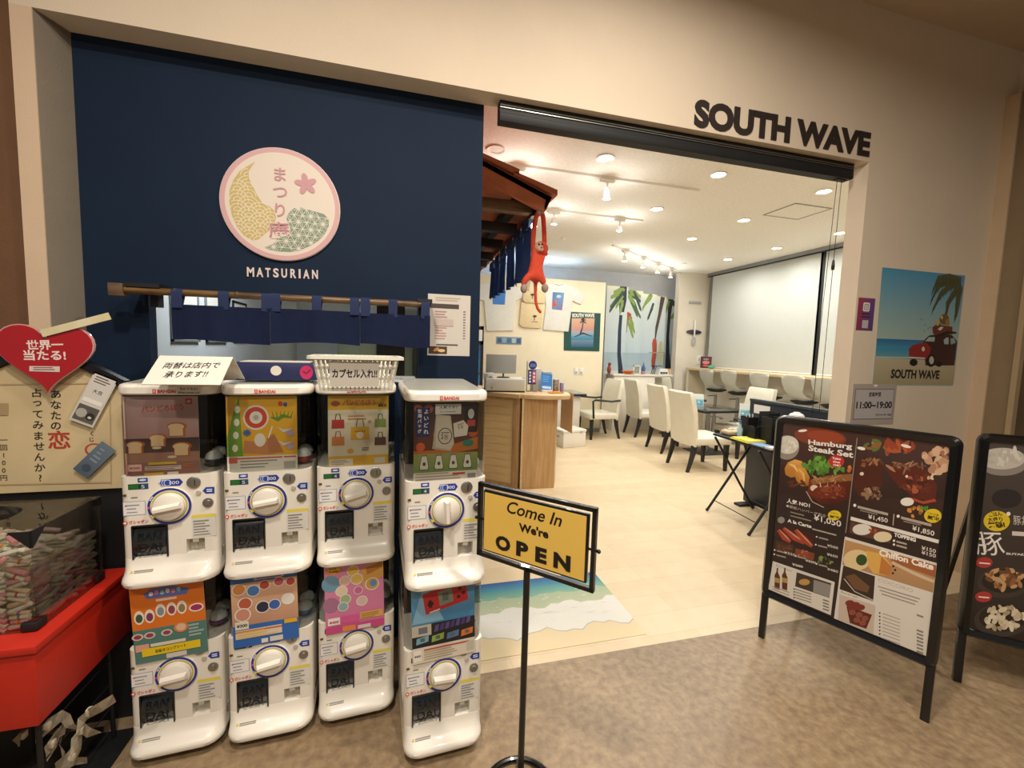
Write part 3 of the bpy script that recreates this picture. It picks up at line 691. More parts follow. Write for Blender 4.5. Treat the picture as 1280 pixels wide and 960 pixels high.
def d3l(p, w, h):
    p.rect(0, 0, w, h, '#d0719a', '#d68cab'); p.ell(w*.10, h*.70, .028, .030, '#6f97b0', 20); p.ell(w*.10, h*.40, .026, .028, '#a4708f', 20)
    p.poly([(w*.66, h*.55), (w, h*.72), (w, h*.98), (w*.62, h*.84)], '#d9a24e').layer(); p.ell(w*.16, h*.88, .026, .014, '#d78a2c', 18); p.ell(w*.16, h*.88, .021, .010, '#e0bb54', 16); p.text('Polly', (w*.09, h*.890), (w*.21, h*.890), .009, '#6d3b1c', .03); p.text('Pocket', (w*.08, h*.850), (w*.24, h*.850), .009, '#6d3b1c', .03)
    blobs(p, w, h, [(.34, .72, .016, '#e2b7a5'), (.28, .58, .017, '#e3cbb0'), (.48, .84, .017, '#e0b449'), (.54, .72, .018, '#e2bd66'), (.80, .62, .020, '#c99d58'), (.34, .46, .016, '#9fb58a'), (.56, .56, .013, '#c96a9a'), (.62, .40, .016, '#d8b7b0'), (.30, .36, .015, '#8faeb3')])
    p.poly([(w*.72, h*.76), (w*.98, h*.84), (w*.98, h*.93), (w*.70, h*.85)], '#b5793a').layer(); p.ell(w*.82, h*.63, .011, .012, '#5a8cc0', 14)
    p.rect(w*.04, h*.12, w*.24, h*.22, '#efe6e2'); p.text('¥400', (w*.06, h*.14), (w*.22, h*.14), .010, '#b23a5a', .04)
    p.rect(0, 0, w, h*.10, '#c94a86'); p.rect(w*.26, h*.12, w*.56, h*.22, '#d9589a'); p.rect(w*.28, h*.01, w*.50, h*.08, '#e08a48'); p.rect(w*.54, h*.01, w*.76, h*.06, '#d6d0cc'); p.rect(w*.58, h*.14, w*.98, h*.24, '#d5a75c'); p.lines(w*.60, h*.15, w*.97, 3, .007, .003, '#9a6b3a')
def d4l(p, w, h):
    p.rect(0, h*.16, w, h, '#1c1c20'); p.rect(0, h*.48, w, h, '#3d7ba6', '#5b90b5'); p.poly([(0, h*.5), (w*.5, h*.5), (w*.2, h)], '#7aa8c4').layer()
    p.poly([(w*.22, h*.60), (w*.90, h*.70), (w*.84, h*.99), (w*.17, h*.86)], '#b3262c').layer(); p.poly([(w*.44, h*.68), (w*.66, h*.715), (w*.63, h*.90), (w*.41, h*.855)], '#7a8378').layer()
    p.rect(w*.48, h*.74, w*.58, h*.84, '#5c645a'); p.stroke([(w*.25, h*.72), (w*.34, h*.735)], .010, '#2a1518'); p.stroke([(w*.30, h*.68), (w*.285, h*.775)], .010, '#2a1518')
    for x, y in ((.74, .76), (.82, .80), (.76, .86), (.84, .90)): p.ell(w*x, h*y, .006, .006, '#3a1518', 12)
    p.stroke([(w*.28, h*.620), (w*.44, h*.645)], .004, '#e8c9c0')
    p.rect(0, h*.34, w*.30, h*.48, '#b9b2a4'); p.rect(w*.10, h*.37, w*.24, h*.45, '#6b6f78')
    [p.poly([(w*(.34+.085*k), h*(.365+.006*k)), (w*(.405+.085*k), h*(.370+.006*k)), (w*(.425+.085*k), h*(.455+.006*k)), (w*(.365+.085*k), h*(.45+.006*k))], ['#55487f', '#43386b'][k % 2]).layer() for k in range(7)]
    for x, c in ((.16, '#6f9fb3'), (.40, '#86a24a'), (.64, '#4d6f9c'), (.87, '#cf6a2a')): p.poly([(w*(x-.10), h*.24), (w*(x+.09), h*.26), (w*(x+.10), h*.34), (w*(x-.09), h*.32)], c).layer(); p.rect(w*(x-.035), h*.27, w*(x+.035), h*.315, '#58605a')
    p.rect(0, 0, w, h*.20, '#d3c9b8'); p.rect(w*.02, h*.03, w*.14, h*.17, '#e4ded2'); p.text('¥400', (w*.03, h*.08), (w*.13, h*.08), .008, '#1a1a1a', .03); p.lines(w*.18, h*.03, w*.82, 4, .008, .004, '#a5987f'); p.rect(w*.18, h*.15, w*.90, h*.17, '#b5483c'); p.rect(w*.86, h*.04, w*.98, h*.16, '#bdb6a8')
U = (-.115, .330, .085, .570)
mc1 = machine(213, 633, 1.487, math.radians(3.), 'white capsule machine with a tilted paper sign on its lid, leftmost in the row', (-.16, -.10), ('5', '5'),
              (card(-.112, .326, .076, .571, d1u), card(-.103, .290, .088, .545, d1l, y=-.006, tilt=-.035)), rim_note=True)
mc2 = machine(334.6, 626, 1.484, math.radians(3.), 'white capsule machine with yellow dial card and navy box on top', (-.14, -.16), ('5', '3'),
              (card(-.113, .330, .086, .571, d2u), card(-.105, .300, .086, .545, d2l, y=-.006, tilt=-.02)))
mc3 = machine(445.5, 620.5, 1.505, math.radians(3.5), 'white capsule machine with bag pictures on its card and a plastic basket on top', (-.25, -.14), ('4', '4'),
              (card(-.090, .328, .104, .571, d3u), card(-.100, .292, .092, .548, d3l, y=-.006, tilt=-.02)))
mc4 = machine(557.8, 641.8, 1.300, math.radians(3.), 'white capsule machine standing forward, nearest the open sign, with nothing on its lid', (PI/2-.05, .06), ('4', '4'),
              (card(-.102, .326, .098, .570, d4u), card(-.100, .290, .100, .552, d4l, y=-.005, tilt=-.03)))
# loose capsules inside the windows
random.seed(3)
capm = {}
def capsule(t, x, y, z, c, lb, r=.026):
    top = mat('capsule '+c, c, .25, var=.04, coat=.4)
    key = 'cap'+c
    if key not in UM:
        UM[key] = MB().lathe([(r*math.sin(a), -r*math.cos(a)) for a in [PI*.5*k/6 for k in range(7)]]+[(0, 0)], n=16).mesh('shell', top)
        if 'capclear' not in UM: UM['capclear'] = MB().lathe([(0, 0)]+[(r*math.sin(a), -r*math.cos(a)) for a in [PI*.5+PI*.5*k/6 for k in range(7)]], n=16).mesh('cap', mat('capsule clear half', '#d9dcda', .15, var=.02, coat=.5))
    w_ = WM[t.name] @ Vector((x, y, z))
    e = T('toy_capsule', lb, 'capsule', w_, random.uniform(0, 6), 'toy capsules in the machine windows')
    s = place('shell', UM[key], e); place('cap', UM['capclear'], e)
for t, lo, hi, nm in ((mc1, '#6a2f78', '#3a3d4a', 'leftmost machine'), (mc2, '#2f7fb8', '#a8323c', 'machine under the navy box'), (mc3, '#31476e', '#c2c7c4', 'machine under the basket'), (mc4, '#c9643f', '#d9a3b5', 'forward machine by the open sign')):
    for zz, c, w_, base in ((.032, lo, 'lower', .334), (.578, hi, 'upper', .334)):
        k = 0
        for ix, iy, iz in ((.094, .075, 0), (.092, .132, .0)):
            place_name = ['front', 'rear'][k]; k += 1
            capsule(t, ix, iy, zz+base+.027+iz, c, '%s toy capsule in the %s window of the %s' % (place_name, w_, nm))
# ================================================================== things on the facade
m_let = mat('dark brown letter', '#2a2220', .5, var=.05)
t = T('wall_sign', 'dark raised block letters SOUTH WAVE above the shop opening', 'sign', (1.857, YF, 2.38))
s_ = 'SOUTH WAVE'; v_, f_ = text_geo(s_, .045, 4); x_ = 0
full0, full1 = min(p[0] for p in v_), max(p[0] for p in v_)
k_ = 1.082/(full1-full0)
adv = 0.
for i, ch in enumerate(s_):
    # width of the text so far gives each letter its place
    a = max(p[0] for p in text_geo(s_[:i+1], .045, 4)[0]) if ch != ' ' else None
    if ch == ' ': continue
    g = text_geo(ch, .045, 4)[0]; w_ = (max(p[0] for p in g)-min(p[0] for p in g))
    x1 = -.541+(a-full0)*k_; x0 = x1-w_*k_
    hgt = .122*(max(p[1] for p in g)-min(p[1] for p in g))/.779
    lo = .122*min(0, min(p[1] for p in g)+.045)/.779
    zz = (x0+.541)*.0095
    text_solid(ch, x0, x1, lo+zz, lo+hgt+zz, .005, .045).obj('letter', m_let, t)
# round shop emblem on the navy panel
lg = facing(YB); LX, LZ, LR = -.453, 1.857, .214
t = T('emblem_sign', 'round cream emblem with pink rim on the navy panel', 'sign', (LX, YB, LZ))
MB().lathe([(0, 0), (LR, 0), (LR, -.010), (LR-.003, -.012), (0, -.012)], n=64, axis='y').obj('disc', mat('emblem board', '#e3d9cd', .5, var=.02), t)
p = Pr(facing(YB-.012))
def cc(x, y): return lg.px(x, y)
pp = Pr(eps=.0003)
pp.ell(0, 0, LR-.002, LR-.002, '#cfa3a3', 64); pp.ell(0, 0, LR-.019, LR-.019, '#ddd0c2', 64)
def EL(x, y): a = lg.px(260+x*.2083, 170+y*.2083); return (a[0]-LX, a[1]-LZ)
# yellow wave field, drawn as overlapping scale arcs inside its outline
yl = [(290, 160), (250, 185), (200, 215), (160, 270), (137, 330), (135, 400), (150, 480), (180, 550), (225, 605), (275, 632), (310, 625), (350, 590), (390, 560), (415, 500), (405, 455), (370, 425), (330, 405), (300, 360), (275, 310), (252, 260), (250, 220)]
def inside(pt, poly):
    c = False; n = len(poly)
    for i in range(n):
        (x1, y1), (x2, y2) = poly[i], poly[(i+1) % n]
        if (y1 > pt[1]) != (y2 > pt[1]) and pt[0] < (x2-x1)*(pt[1]-y1)/(y2-y1)+x1: c = not c
    return c
YLp = [EL(*q) for q in yl]
pp.poly(YLp, '#c2ac70').layer()
r_ = .038
for j in range(-9, 9):
    for i in range(-9, 9):
        c = (i*2*r_+(j % 2)*r_, -j*r_*.5)
        if not inside((c[0], c[1]+r_*.5), YLp): continue
        for rr in (1., .68, .36):
            pts = [(c[0]+r_*rr*math.cos(a), c[1]+r_*rr*math.sin(a)) for a in [PI*k/10 for k in range(11)]]
            run = []
            for q in pts:
                if inside(q, YLp): run.append(q)
                else:
                    if len(run) > 1: pp.stroke(run, .0032, '#ddd0b0')
                    run = []
            if len(run) > 1: pp.stroke(run, .0032, '#ddd0b0')
gr = [(475, 500), (490, 465), (520, 440), (560, 435), (610, 450), (660, 462), (700, 475), (728, 505), (728, 545), (705, 590), (670, 630), (620, 662), (560, 688), (500, 700), (440, 698), (380, 688), (345, 672), (390, 655), (415, 640), (420, 615), (490, 600), (500, 560)]
GLp = [EL(*q) for q in gr]
pp.poly(GLp, '#7d8f78').layer()
hr = .030
def clip_stroke(a, b, w):
    n = 8; run = []
    for k in range(n+1):
        q = (a[0]+(b[0]-a[0])*k/n, a[1]+(b[1]-a[1])*k/n)
        if inside(q, GLp): run.append(q)
        else:
            if len(run) > 1: pp.stroke([run[0], run[-1]], w, '#d9d2c4')
            run = []
    if len(run) > 1: pp.stroke([run[0], run[-1]], w, '#d9d2c4')
for j in range(-6, 6):
    for i in range(-7, 7):
        c = (i*hr*1.5+.06, -j*hr*1.732-(i % 2)*hr*.866-.06)
        if not inside(c, GLp) and not any(inside((c[0]+dx, c[1]), GLp) for dx in (-.03, .03)): continue
        vs = [(c[0]+hr*math.cos(PI/3*k), c[1]+hr*math.sin(PI/3*k)) for k in range(6)]
        for k in range(6):
            clip_stroke(c, vs[k], .0026); clip_stroke(vs[k], vs[(k+1) % 6], .0022)
            md = ((vs[k][0]+vs[(k+1) % 6][0]+c[0])/3, (vs[k][1]+vs[(k+1) % 6][1]+c[1])/3)
            clip_stroke(c, md, .0022); clip_stroke(vs[k], md, .0018)
        if inside(c, GLp): pp.ell(c[0], c[1], .0062, .0062, '#d9d2c4', 12)
fc = EL(592, 297)
for k in range(5):
    a = PI*.56+2*PI*k/5; c = (fc[0]+.0215*math.cos(a), fc[1]+.0215*math.sin(a)); pp.ell(c[0], c[1], .0205, .0115, '#c39096', 16, rot=a)
a_, b_ = EL(440, 180), EL(440, 490)
pp.vtext('まつり', EL(438, 185), EL(438, 505), .058, '#c18d92', .012)
e0 = EL(375, 615); e1 = EL(500, 615)
pp.text('庵', (e0[0]-.002, e0[1]-.004), (e1[0]+.002, e1[1]-.004), .066, '#ddd0c2', .022); pp.text('庵', e0, e1, .060, '#c07f8a', .010)
pp.build('emblem_print', t, Matrix.Translation((LX, YB-.0123, LZ)))
t = T('wall_lettering', 'cream capital letters MATSURIAN under the round emblem', 'sign', (-.4525, YB, 1.574))
q = [('M', 309, 323.0), ('A', 324.5, 337), ('T', 335.5, 345), ('S', 344.5, 353), ('U', 355, 363.5), ('R', 367, 375), ('I', 378.5, 381), ('A', 382.5, 390.5), ('N', 390.5, 398)]
q2 = [(235, 278), (292, 332), (345, 376), (392, 425), (441, 475), (495, 530), (545, 556), (572, 609), (625, 660)]
for (ch, _, _), (a, bb) in zip(q, q2):
    x0 = YP(260+a*.2083, 340, YB).x+.4525; x1 = YP(260+bb*.2083, 340, YB).x+.4525
    text_solid(ch, x0, x1, .004+x0*.03, .040+x0*.03, .003, .03).obj('letter', mat('cream letter', '#dcc9c2', .5, var=.02), t)
# bamboo rod, brackets and noren over the serving window
m_bam = wood_mat('bamboo', '#3d2a17', '#7a5b33', 0, .4, 9, 6)
m_noren = mat('navy noren cloth', '#16254c', .85, var=.08, scale=30, bump=.15, bscale=400)
NY = 1.80
t = T('curtain_rod', 'dark bamboo rod on black brackets above the serving window', 'rod', (-.42, NY, 1.488))
b = MB(); xs = [-.50, -.36, -.165, -.02, .13, .27, .40, .52]
b.tube([(-.51, 0, 0), (.535, 0, .004)], .0125, 12)
for x in xs[1:-1]: b.tube([(x-.004, 0, .002), (x, 0, .002), (x+.004, 0, .002)], [.0125, .0145, .0125], 12)
b.obj('bamboo_pole', m_bam, t)
for x, dx in ((-.455, .05), (.515, .03)):
    MB().box(x-dx, x+dx, -.012, .10, .012, .026).box(x-.012, x+.012, .06, .10, -.05, .03).obj('bracket', m_blackm, t)
MB().box(-.555, -.512, -.014, .014, -.022, .022, bevel=.002).obj('end_block', wood_mat('block wood', '#4c3a29', '#6c5540', 0, .5, 8, 5), t)
def noren(x0, x1, zt, zb, loops, lb, rod_z, seed, y0=NY, par=None):
    w = x1-x0; rnd = random.Random(seed)
    t = par or T('noren_curtain', lb, 'curtain', (x0, y0, zb), 0, 'noren cloths over the serving window')
    nx, nz = 14, 5
    b = MB(); ph = rnd.uniform(0, 6)
    vs = []
    for j in range(nz+1):
        for i in range(nx+1):
            u, v = i/nx, j/nz
            vs.append((w*u, -.014+.008*math.sin(u*9+ph)*(1-.6*v)+.003*math.sin(u*23+ph), (zt-zb)*v+.006*math.sin(u*4+ph)*(1-v)))
    b.faces(vs, [(j*(nx+1)+i, j*(nx+1)+i+1, (j+1)*(nx+1)+i+1, (j+1)*(nx+1)+i) for j in range(nz) for i in range(nx)]).solidify(.003)
    b.obj('cloth', m_noren, t)
    for lx in loops:
        lw = .034; x = lx-x0; r = .0150
        prof = [(-.016, zt-zb-.012), (-r, rod_z-zb)] + [(-r*math.cos(a), rod_z-zb+r*math.sin(a)) for a in [PI*k/6 for k in range(1, 6)]] + [(r, rod_z-zb), (-.010, zt-zb-.012)]
        bb = MB(); o0 = [bb.bm.verts.new((x-lw/2, p[0], p[1])) for p in prof]; o1 = [bb.bm.verts.new((x+lw/2, p[0], p[1])) for p in prof]
        for k in range(len(prof)-1): bb.bm.faces.new((o0[k], o0[k+1], o1[k+1], o1[k]))
        bmesh.ops.recalc_face_normals(bb.bm, faces=bb.bm.faces); bb.solidify(.002); bb.obj('loop', m_noren, t)
    return t
noren(-.792, -.4725, 1.446, 1.316, (-.772, -.626, -.455-.03), 'left navy noren cloth hanging by loops from the bamboo rod', 1.488, 1)
noren(-.472, -.1555, 1.448, 1.318, (-.455, -.312, -.175), 'middle navy noren cloth hanging by loops from the bamboo rod', 1.490, 2)
noren(-.155, .117, 1.446, 1.320, (-.135, -.030, .098), 'right navy noren cloth beside the posted menu sheet', 1.492, 3)
# menu sheet on the panel
t = T('menu_sheet', 'white menu sheet pinned to the navy panel beside the noren', 'paper', (.207, YB, 1.283))
MB().box(-.093, .093, -.0012, 0, 0, .267).obj('sheet', mat('paper', '#cfc8bd', .6, var=.02), t)
p = Pr(); p.lines(-.060, .238, .055, 2, .010, .006, '#b8a597'); p.rect(-.088, .206, .042, .226, '#4a3f3c')
p.lines(-.062, .072, -.005, 11, .0118, .005, '#b98a86')
for k in range(11): p.rect(.062, .076+k*.0118, .072, .080+k*.0118, '#7a7270')
p.rect(-.088, .008, -.008, .040, '#4d3328'); p.ell(-.055, .026, .014, .007, '#c98b56', 14, rot=.5); p.ell(-.032, .022, .016, .007, '#d6be7e', 14); p.lines(-.055, .046, .045, 1, .01, .005, '#5a504c')
p.rect(-.065, .130, .018, .160, '#c4b2aa')
p.build('sheet_print', t, Matrix.Translation((.207, YB-.0014, 1.283)))
# serving window: white sill counter and what shows in the kitchen
S(MB().box(WX0, WX1, YB+.05, YB+.40, WZ0-.06, WZ0+.004, bevel=.004), 'sill_1', mat('white sill', '#dcdedb', .35, var=.02))
MK = mat('picture paper', '#dcdcd5', .5, var=.02); mfr = mat('thin silver frame', '#9aa0a0', .4, metal=.5, var=.05)
kp = Plane((-1.2, 0, 0), (0, 1, 0), (0, 0, 1))
def kframe(Y0, Y1, z0, z1, lb, dark=False):
    t = T('picture_frame', lb, 'picture frame', (-1.2, (Y0+Y1)/2, z0), 0, 'framed sheets on the kitchen wall')
    w, h = (Y1-Y0)/2, z1-z0
    MB().box(0, .012, -w, w, 0, .012).box(0, .012, -w, w, h-.012, h).box(0, .012, -w, -w+.012, 0, h).box(0, .012, w-.012, w, 0, h).obj('frame', m_blackm if dark else mfr, t)
    MB().box(0, .006, -w+.01, w-.01, .01, h-.01).obj('sheet', MK, t)
for a, bb, z0, z1, lb, dk in ((2.70, 3.02, 1.31, 1.66, 'certificate in thin frame nearest the serving window', 0), (3.12, 3.44, 1.31, 1.66, 'second framed certificate on the kitchen wall', 0), (3.58, 3.86, 1.32, 1.62, 'third small certificate in black frame on the kitchen wall', 1)):
    kframe(a, bb, z0, z1, lb, dk)
t = T('light_switch', 'white light switch on the kitchen wall', 'switch', (-1.2, 2.12, 1.25)); MB().box(0, .008, -.035, .035, 0, .12, bevel=.003).obj('plate', m_wst, t); MB().box(.008, .012, -.012, .012, .03, .09).obj('rocker', m_blackm, t)
t = T('pink_notice', 'pink patterned notice on the kitchen wall beside the switch', 'paper', (-1.2, 2.30, 1.18)); MB().box(0, .002, -.07, .07, 0, .20).obj('sheet', mat('pink paper', '#d9a9ad', .6, var=.05), t)
pk = Plane((-1.1975, 2.23, 1.18), (0, 1, 0), (0, 0, 1)); p = Pr(); p.rect(.02, .06, .12, .14, '#ece6e2'); p.ell(.04, .17, .012, .012, '#c8565f', 12); p.ell(.10, .17, .012, .012, '#c8565f', 12); p.build('print', t, pk.mat(.0002))
# shelves and a lit drinks showcase deeper in the kitchen
t = T('storage_cabinet', 'pale green kitchen cabinet against the back wall', 'cabinet', (-.25, 5.25, 0))
MB().box(-.45, .40, 0, .33, 0, 1.62, bevel=.006).obj('body', mat('pale green laminate', '#8d9a7c', .5, var=.06), t)
for x in (-.44, -.02): MB().box(x, x+.41, -.015, 0, .05, 1.58, bevel=.004).obj('door', mat('pale green laminate door', '#98a487', .5, var=.06), t)
m_blueglow = mat('showcase back light', '#8fc4f0', .6, emit=1.3, emcol='#79b8f2')
def showcase(x0, x1, y0, y1, h, lb, seed):
    t = T('drinks_showcase', lb, 'showcase', ((x0+x1)/2, y0, 0)); w = (x1-x0)/2; d = y1-y0
    f = MB().box(-w, -w+.04, 0, d, 0, h).box(w-.04, w, 0, d, 0, h).box(-w, w, 0, d, 0, .25).box(-w, w, 0, d, h-.25, h).box(-w, w, d-.03, d, 0, h)
    f.obj('cabinet', mat('showcase black', '#151a24', .4, var=.1), t)
    MB().box(-w+.04, w-.04, d-.045, d-.035, .25, h-.25).obj('light_panel', m_blueglow, t)
    for k in range(4): MB().box(-w+.04, w-.04, .06, d-.05, .3+k*.33, .31+k*.33).obj('shelf', m_wst, t)
    MB().box(-w+.04, w-.04, .012, .018, .25, h-.25).obj('glass_door', m_clear, t)
    MB().box(-w+.02, w-.02, -.01, 0, h-.2, h-.05).obj('header', m_wst, t)
    return t
showcase(.20, .66, 4.9, 5.5, 1.9, 'tall drinks showcase glowing blue behind the serving window', 1)
showcase(.62, 1.10, 5.75, 6.20, 1.62, 'black drinks showcase glowing blue beside the cream partition', 2)
t = T('cove_lamp', 'bluish uplight trough hidden on top behind the cream partition', 'lamp', (2.0, 6.55, 2.30)); MB().box(-.8, .8, -.05, .05, -.03, 0).box(-.8, .8, -.05, -.045, 0, .03).box(-.8, .8, .045, .05, 0, .03).box(-.02, .02, -.17, -.05, -.03, -.01).obj('trough', m_white, t)
a_ = area('cove_lamp_light', (2.0, 6.55, 2.312), (PI, 0, 0), 1.5, 7, (.55, .76, 1.), 'RECTANGLE'); a_.data.size_y = .08
kl = T('kitchen_fill_lamp', 'added lamp panel brightening the kitchen behind the navy wall', 'lamp', (-.75, 3.0, 2.10)); MB().box(-.3, .3, -.08, .08, 0, .03, bevel=.004).cyl((-.2, 0, .03), (-.2, 0, .65), .005).cyl((.2, 0, .03), (.2, 0, .65), .005).obj('lamp_body', m_white, kl)  # invented lamp, added to brighten the dim space behind the panel
area('kitchen_fill_light', (-.75, 3.0, 2.095), (0, 0, 0), .4, 16, (.95, .97, 1.), spread=PI)
# roller blind cassette under the soffit, with its pull cords
t = T('blind_cassette', 'long black roller blind cassette under the opening header', 'blind', (.40, 1.84, ZS))
MB().prism([(0, -.082), (.05, -.082), (.05, 0), (0, 0), (-.004, -.02), (0, -.03), (0, -.048), (-.004, -.052), (-.004, -.07)], 0, 1.95, 'x').obj('cassette', m_blackm, t)
MB().box(0, 1.95, -.0045, -.001, -.022, -.018).box(0, 1.95, -.0045, -.001, -.031, -.0285).obj('bright_seam', m_steel, t)
MB().box(1.948, 1.958, .0, .05, -.078, 0).obj('end_cap', m_black, t)
t = T('pull_cord', 'pair of thin black blind cords with a weight beside the jamb', 'cord', (2.30, 1.865, 2.28))
MB().tube([(-.02, 0, 0), (-.045, 0, -.7), (-.055, 0, -1.35)], .0016, 6).obj('cord', m_blackm, t)
MB().tube([(.010, 0, 0), (.0, 0, -.7), (-.005, 0, -1.35)], .0016, 6).obj('cord', m_blackm, t)
MB().tube([(-.055, 0, -1.35), (-.030, 0, -1.375), (-.005, 0, -1.35)], .0016, 6).obj('cord', m_blackm, t)
MB().lathe([(.003, -.42), (.007, -.43), (.009, -.46), (.007, -.475), (0, -.475), (0, -.42)], c=(.003, 0, 0), n=10).obj('weight', m_black, t)
MB().box(-.035, .025, -.012, .012, 0, .012).obj('cord_clip', m_blackm, t)
# beach poster on the right-hand wall
pl = facing(YF-.0015); t = T('beach_poster', 'beach poster with red car and palm lettered SOUTH WAVE on the wall', 'poster', (2.905, YF, 1.175))
MB().box(-.324, .324, -.0015, 0, 0, .653).obj('sheet', mat('poster paper', '#9aa7a0', .5, var=.02), t)
p = Pr(pl)
def Z(x, y): return (1090+x/6, 325+y/6)
p.quad(Z(78, 55), Z(697, 117), Z(640, 612), Z(35, 590), '#4a8fb3', '#9db3a8')
p.quad(Z(35, 588), Z(641, 612), Z(628, 760), Z(27, 735), '#2a6a9a', '#5f9aa6'); p.quad(Z(32, 640), Z(500, 650), Z(480, 690), Z(30, 680), '#3c8aa8'); p.quad(Z(27, 722), Z(300, 728), Z(300, 740), Z(27, 738), '#a9b5a6')
p.quad(Z(26, 738), Z(630, 755), Z(609, 933), Z(8, 930), '#b7aa8c', '#a29675')
# palm fronds entering from the upper right
for pts in ([(690, 140), (600, 130), (520, 170), (465, 280)], [(690, 160), (610, 170), (540, 230), (475, 350)], [(694, 170), (640, 220), (590, 300), (575, 420)], [(694, 180), (670, 250), (660, 330), (655, 400)], [(690, 120), (600, 105), (520, 115), (478, 200)]):
    pts = [(a-22, c+24) for a, c in pts]
    p.stroke([Z(*a) for a in pts], [.022, .042, .035, .004], '#4f5237')
    for k in range(len(pts)-1):
        for f_k in (.2, .5, .8):
            x = pts[k][0]+(pts[k+1][0]-pts[k][0])*f_k; y = pts[k][1]+(pts[k+1][1]-pts[k][1])*f_k
            p.stroke([Z(x, y), Z(x-22, y+62)], [.014, .002], '#474a2e')
# car
p.poly([Z(380, 620), Z(400, 590), Z(430, 565), Z(520, 555), Z(596, 562), Z(622, 590), Z(634, 606), Z(616, 790), Z(500, 790), Z(400, 790)], '#3c2420').layer()
p.poly([Z(275, 665), Z(300, 640), Z(350, 625), Z(400, 615), Z(440, 660), Z(420, 745), Z(277, 740)], '#8c2b28').layer()
p.poly([Z(395, 610), Z(425, 578), Z(470, 578), Z(465, 612)], '#9db0ad').layer(); p.poly([Z(535, 600), Z(555, 582), Z(572, 582), Z(572, 632), Z(540, 632)], '#9fb0ab').layer(); p.poly([Z(585, 590), Z(614, 584), Z(626, 620), Z(590, 635)], '#8f9f9a').layer()
p.quad(Z(275, 725), Z(395, 732), Z(395, 742), Z(275, 737), '#c9c2b4'); p.ell(*Z(382, 668), 12/6, 18/6, '#cfc0a6', 14)
p.ell(*Z(310, 768), 30/6, 26/6, '#1c1715', 18); p.ell(*Z(440, 755), 34/6, 46/6, '#1a1614', 20); p.ell(*Z(444, 752), 18/6, 30/6, '#b7b0a4', 18); p.ell(*Z(500, 780), 24/6, 20/6, '#1a1614', 16)
p.poly([Z(455, 545), Z(450, 505), Z(500, 470), Z(520, 490), Z(600, 500), Z(600, 555), Z(470, 570)], '#6a3327').layer(); p.ell(*Z(540, 445), 36/6, 40/6, '#6f5330', 16); p.ell(*Z(490, 470), 14/6, 24/6, '#b8a35c', 12); p.ell(*Z(565, 470), 16/6, 30/6, '#93783e', 12); p.ell(*Z(520, 430), 10/6, 14/6, '#c0a868', 10)
p.poly([Z(490, 520), Z(512, 500), Z(535, 505), Z(510, 530)], '#d3c9b8').layer(); p.stroke([Z(470, 575), Z(560, 545), Z(632, 545)], [.012, .02, .008], '#2a1f1c')
for x, y in ((365, 445), (390, 488), (412, 515), (385, 530), (427, 505)): p.stroke([Z(x, y), Z(x+10, y-4)], .004, '#6a7a78')
p.text('SOUTH WAVE', Z(137, 886), Z(500, 893), .052, '#262522', .035)
p.build('poster_print', t, pl.mat(.0002))
# social media card (its code is left out)
t = T('social_card', 'small red to violet card with a camera icon on the wall', 'card', (2.482, YF, 1.478)); MB().box(-.060, .060, -.0012, 0, 0, .177).obj('sheet', mat('card stock', '#7a3a58', .5), t)
p = Pr(); p.poly([(-.060, 0), (.060, 0), (.060, .177), (-.060, .177)], ['#8a3450', '#4a3f78', '#5a4182', '#a03a4c']).layer()
def rr_(p, x, y, w, r, c):
    pts = []
    for cx, cy, a0 in ((x+w-r, y+w-r, 0), (x-w+r, y+w-r, PI/2), (x-w+r, y-w+r, PI), (x+w-r, y-w+r, PI*1.5)): pts += [(cx+r*math.cos(a0+PI/2*k/4), cy+r*math.sin(a0+PI/2*k/4)) for k in range(5)]
    p.poly(pts, c).layer()
rr_(p, 0, .128, .024, .008, '#e4dedc'); rr_(p, 0, .128, .016, .006, '#4a3a40'); rr_(p, 0, .128, .013, .005, '#e4dedc'); p.ell(0, .128, .0085, .0085, '#4a3a40', 18); p.ell(0, .128, .0055, .0055, '#e4dedc', 16); p.ell(.009, .137, .002, .002, '#4a3a40', 8)
p.rect(-.030, .088, .030, .094, '#3a2a3c'); p.rect(-.034, .072, .034, .077, '#3a2a3c'); p.rect(-.022, .012, .022, .056, '#b9b2b4')
p.build('card_print', t, Matrix.Translation((2.482, YF-.0014, 1.478)))
# opening hours
t = T('hours_sign', 'laminated opening hours sign 11:00~19:00 on the wall by the jamb', 'sign', (2.606, YF, .949)); MB().box(-.164, .164, -.002, 0, 0, .232).obj('laminate', mat('laminate', '#b0a49a', .25, var=.02, coat=.5), t)
p = Pr(); p.rect(-.148, .030, .148, .205, '#7a7074'); p.rect(-.143, .035, .143, .200, '#b6b0ae'); p.text('営業時間', (-.045, .160), (.045, .160), .026, '#1d1c20', .02); p.text('11:00~19:00', (-.132, .092), (.138, .092), .040, '#17161a', .03); p.text('ラストオーダー 18:30', (.020, .048), (.138, .048), .015, '#1d1c20', .02)
p.build('sign_print', t, Matrix.Translation((2.606, YF-.0022, .949)))
MB().box(-.012, .012, -.003, -.0015, .216, .228).obj('tape', m_wst, t)
# ================================================================== things on top of the machines
m_paper = mat('white paper', '#d9d3c8', .6, var=.02)
def topz(t): return .578+.6105
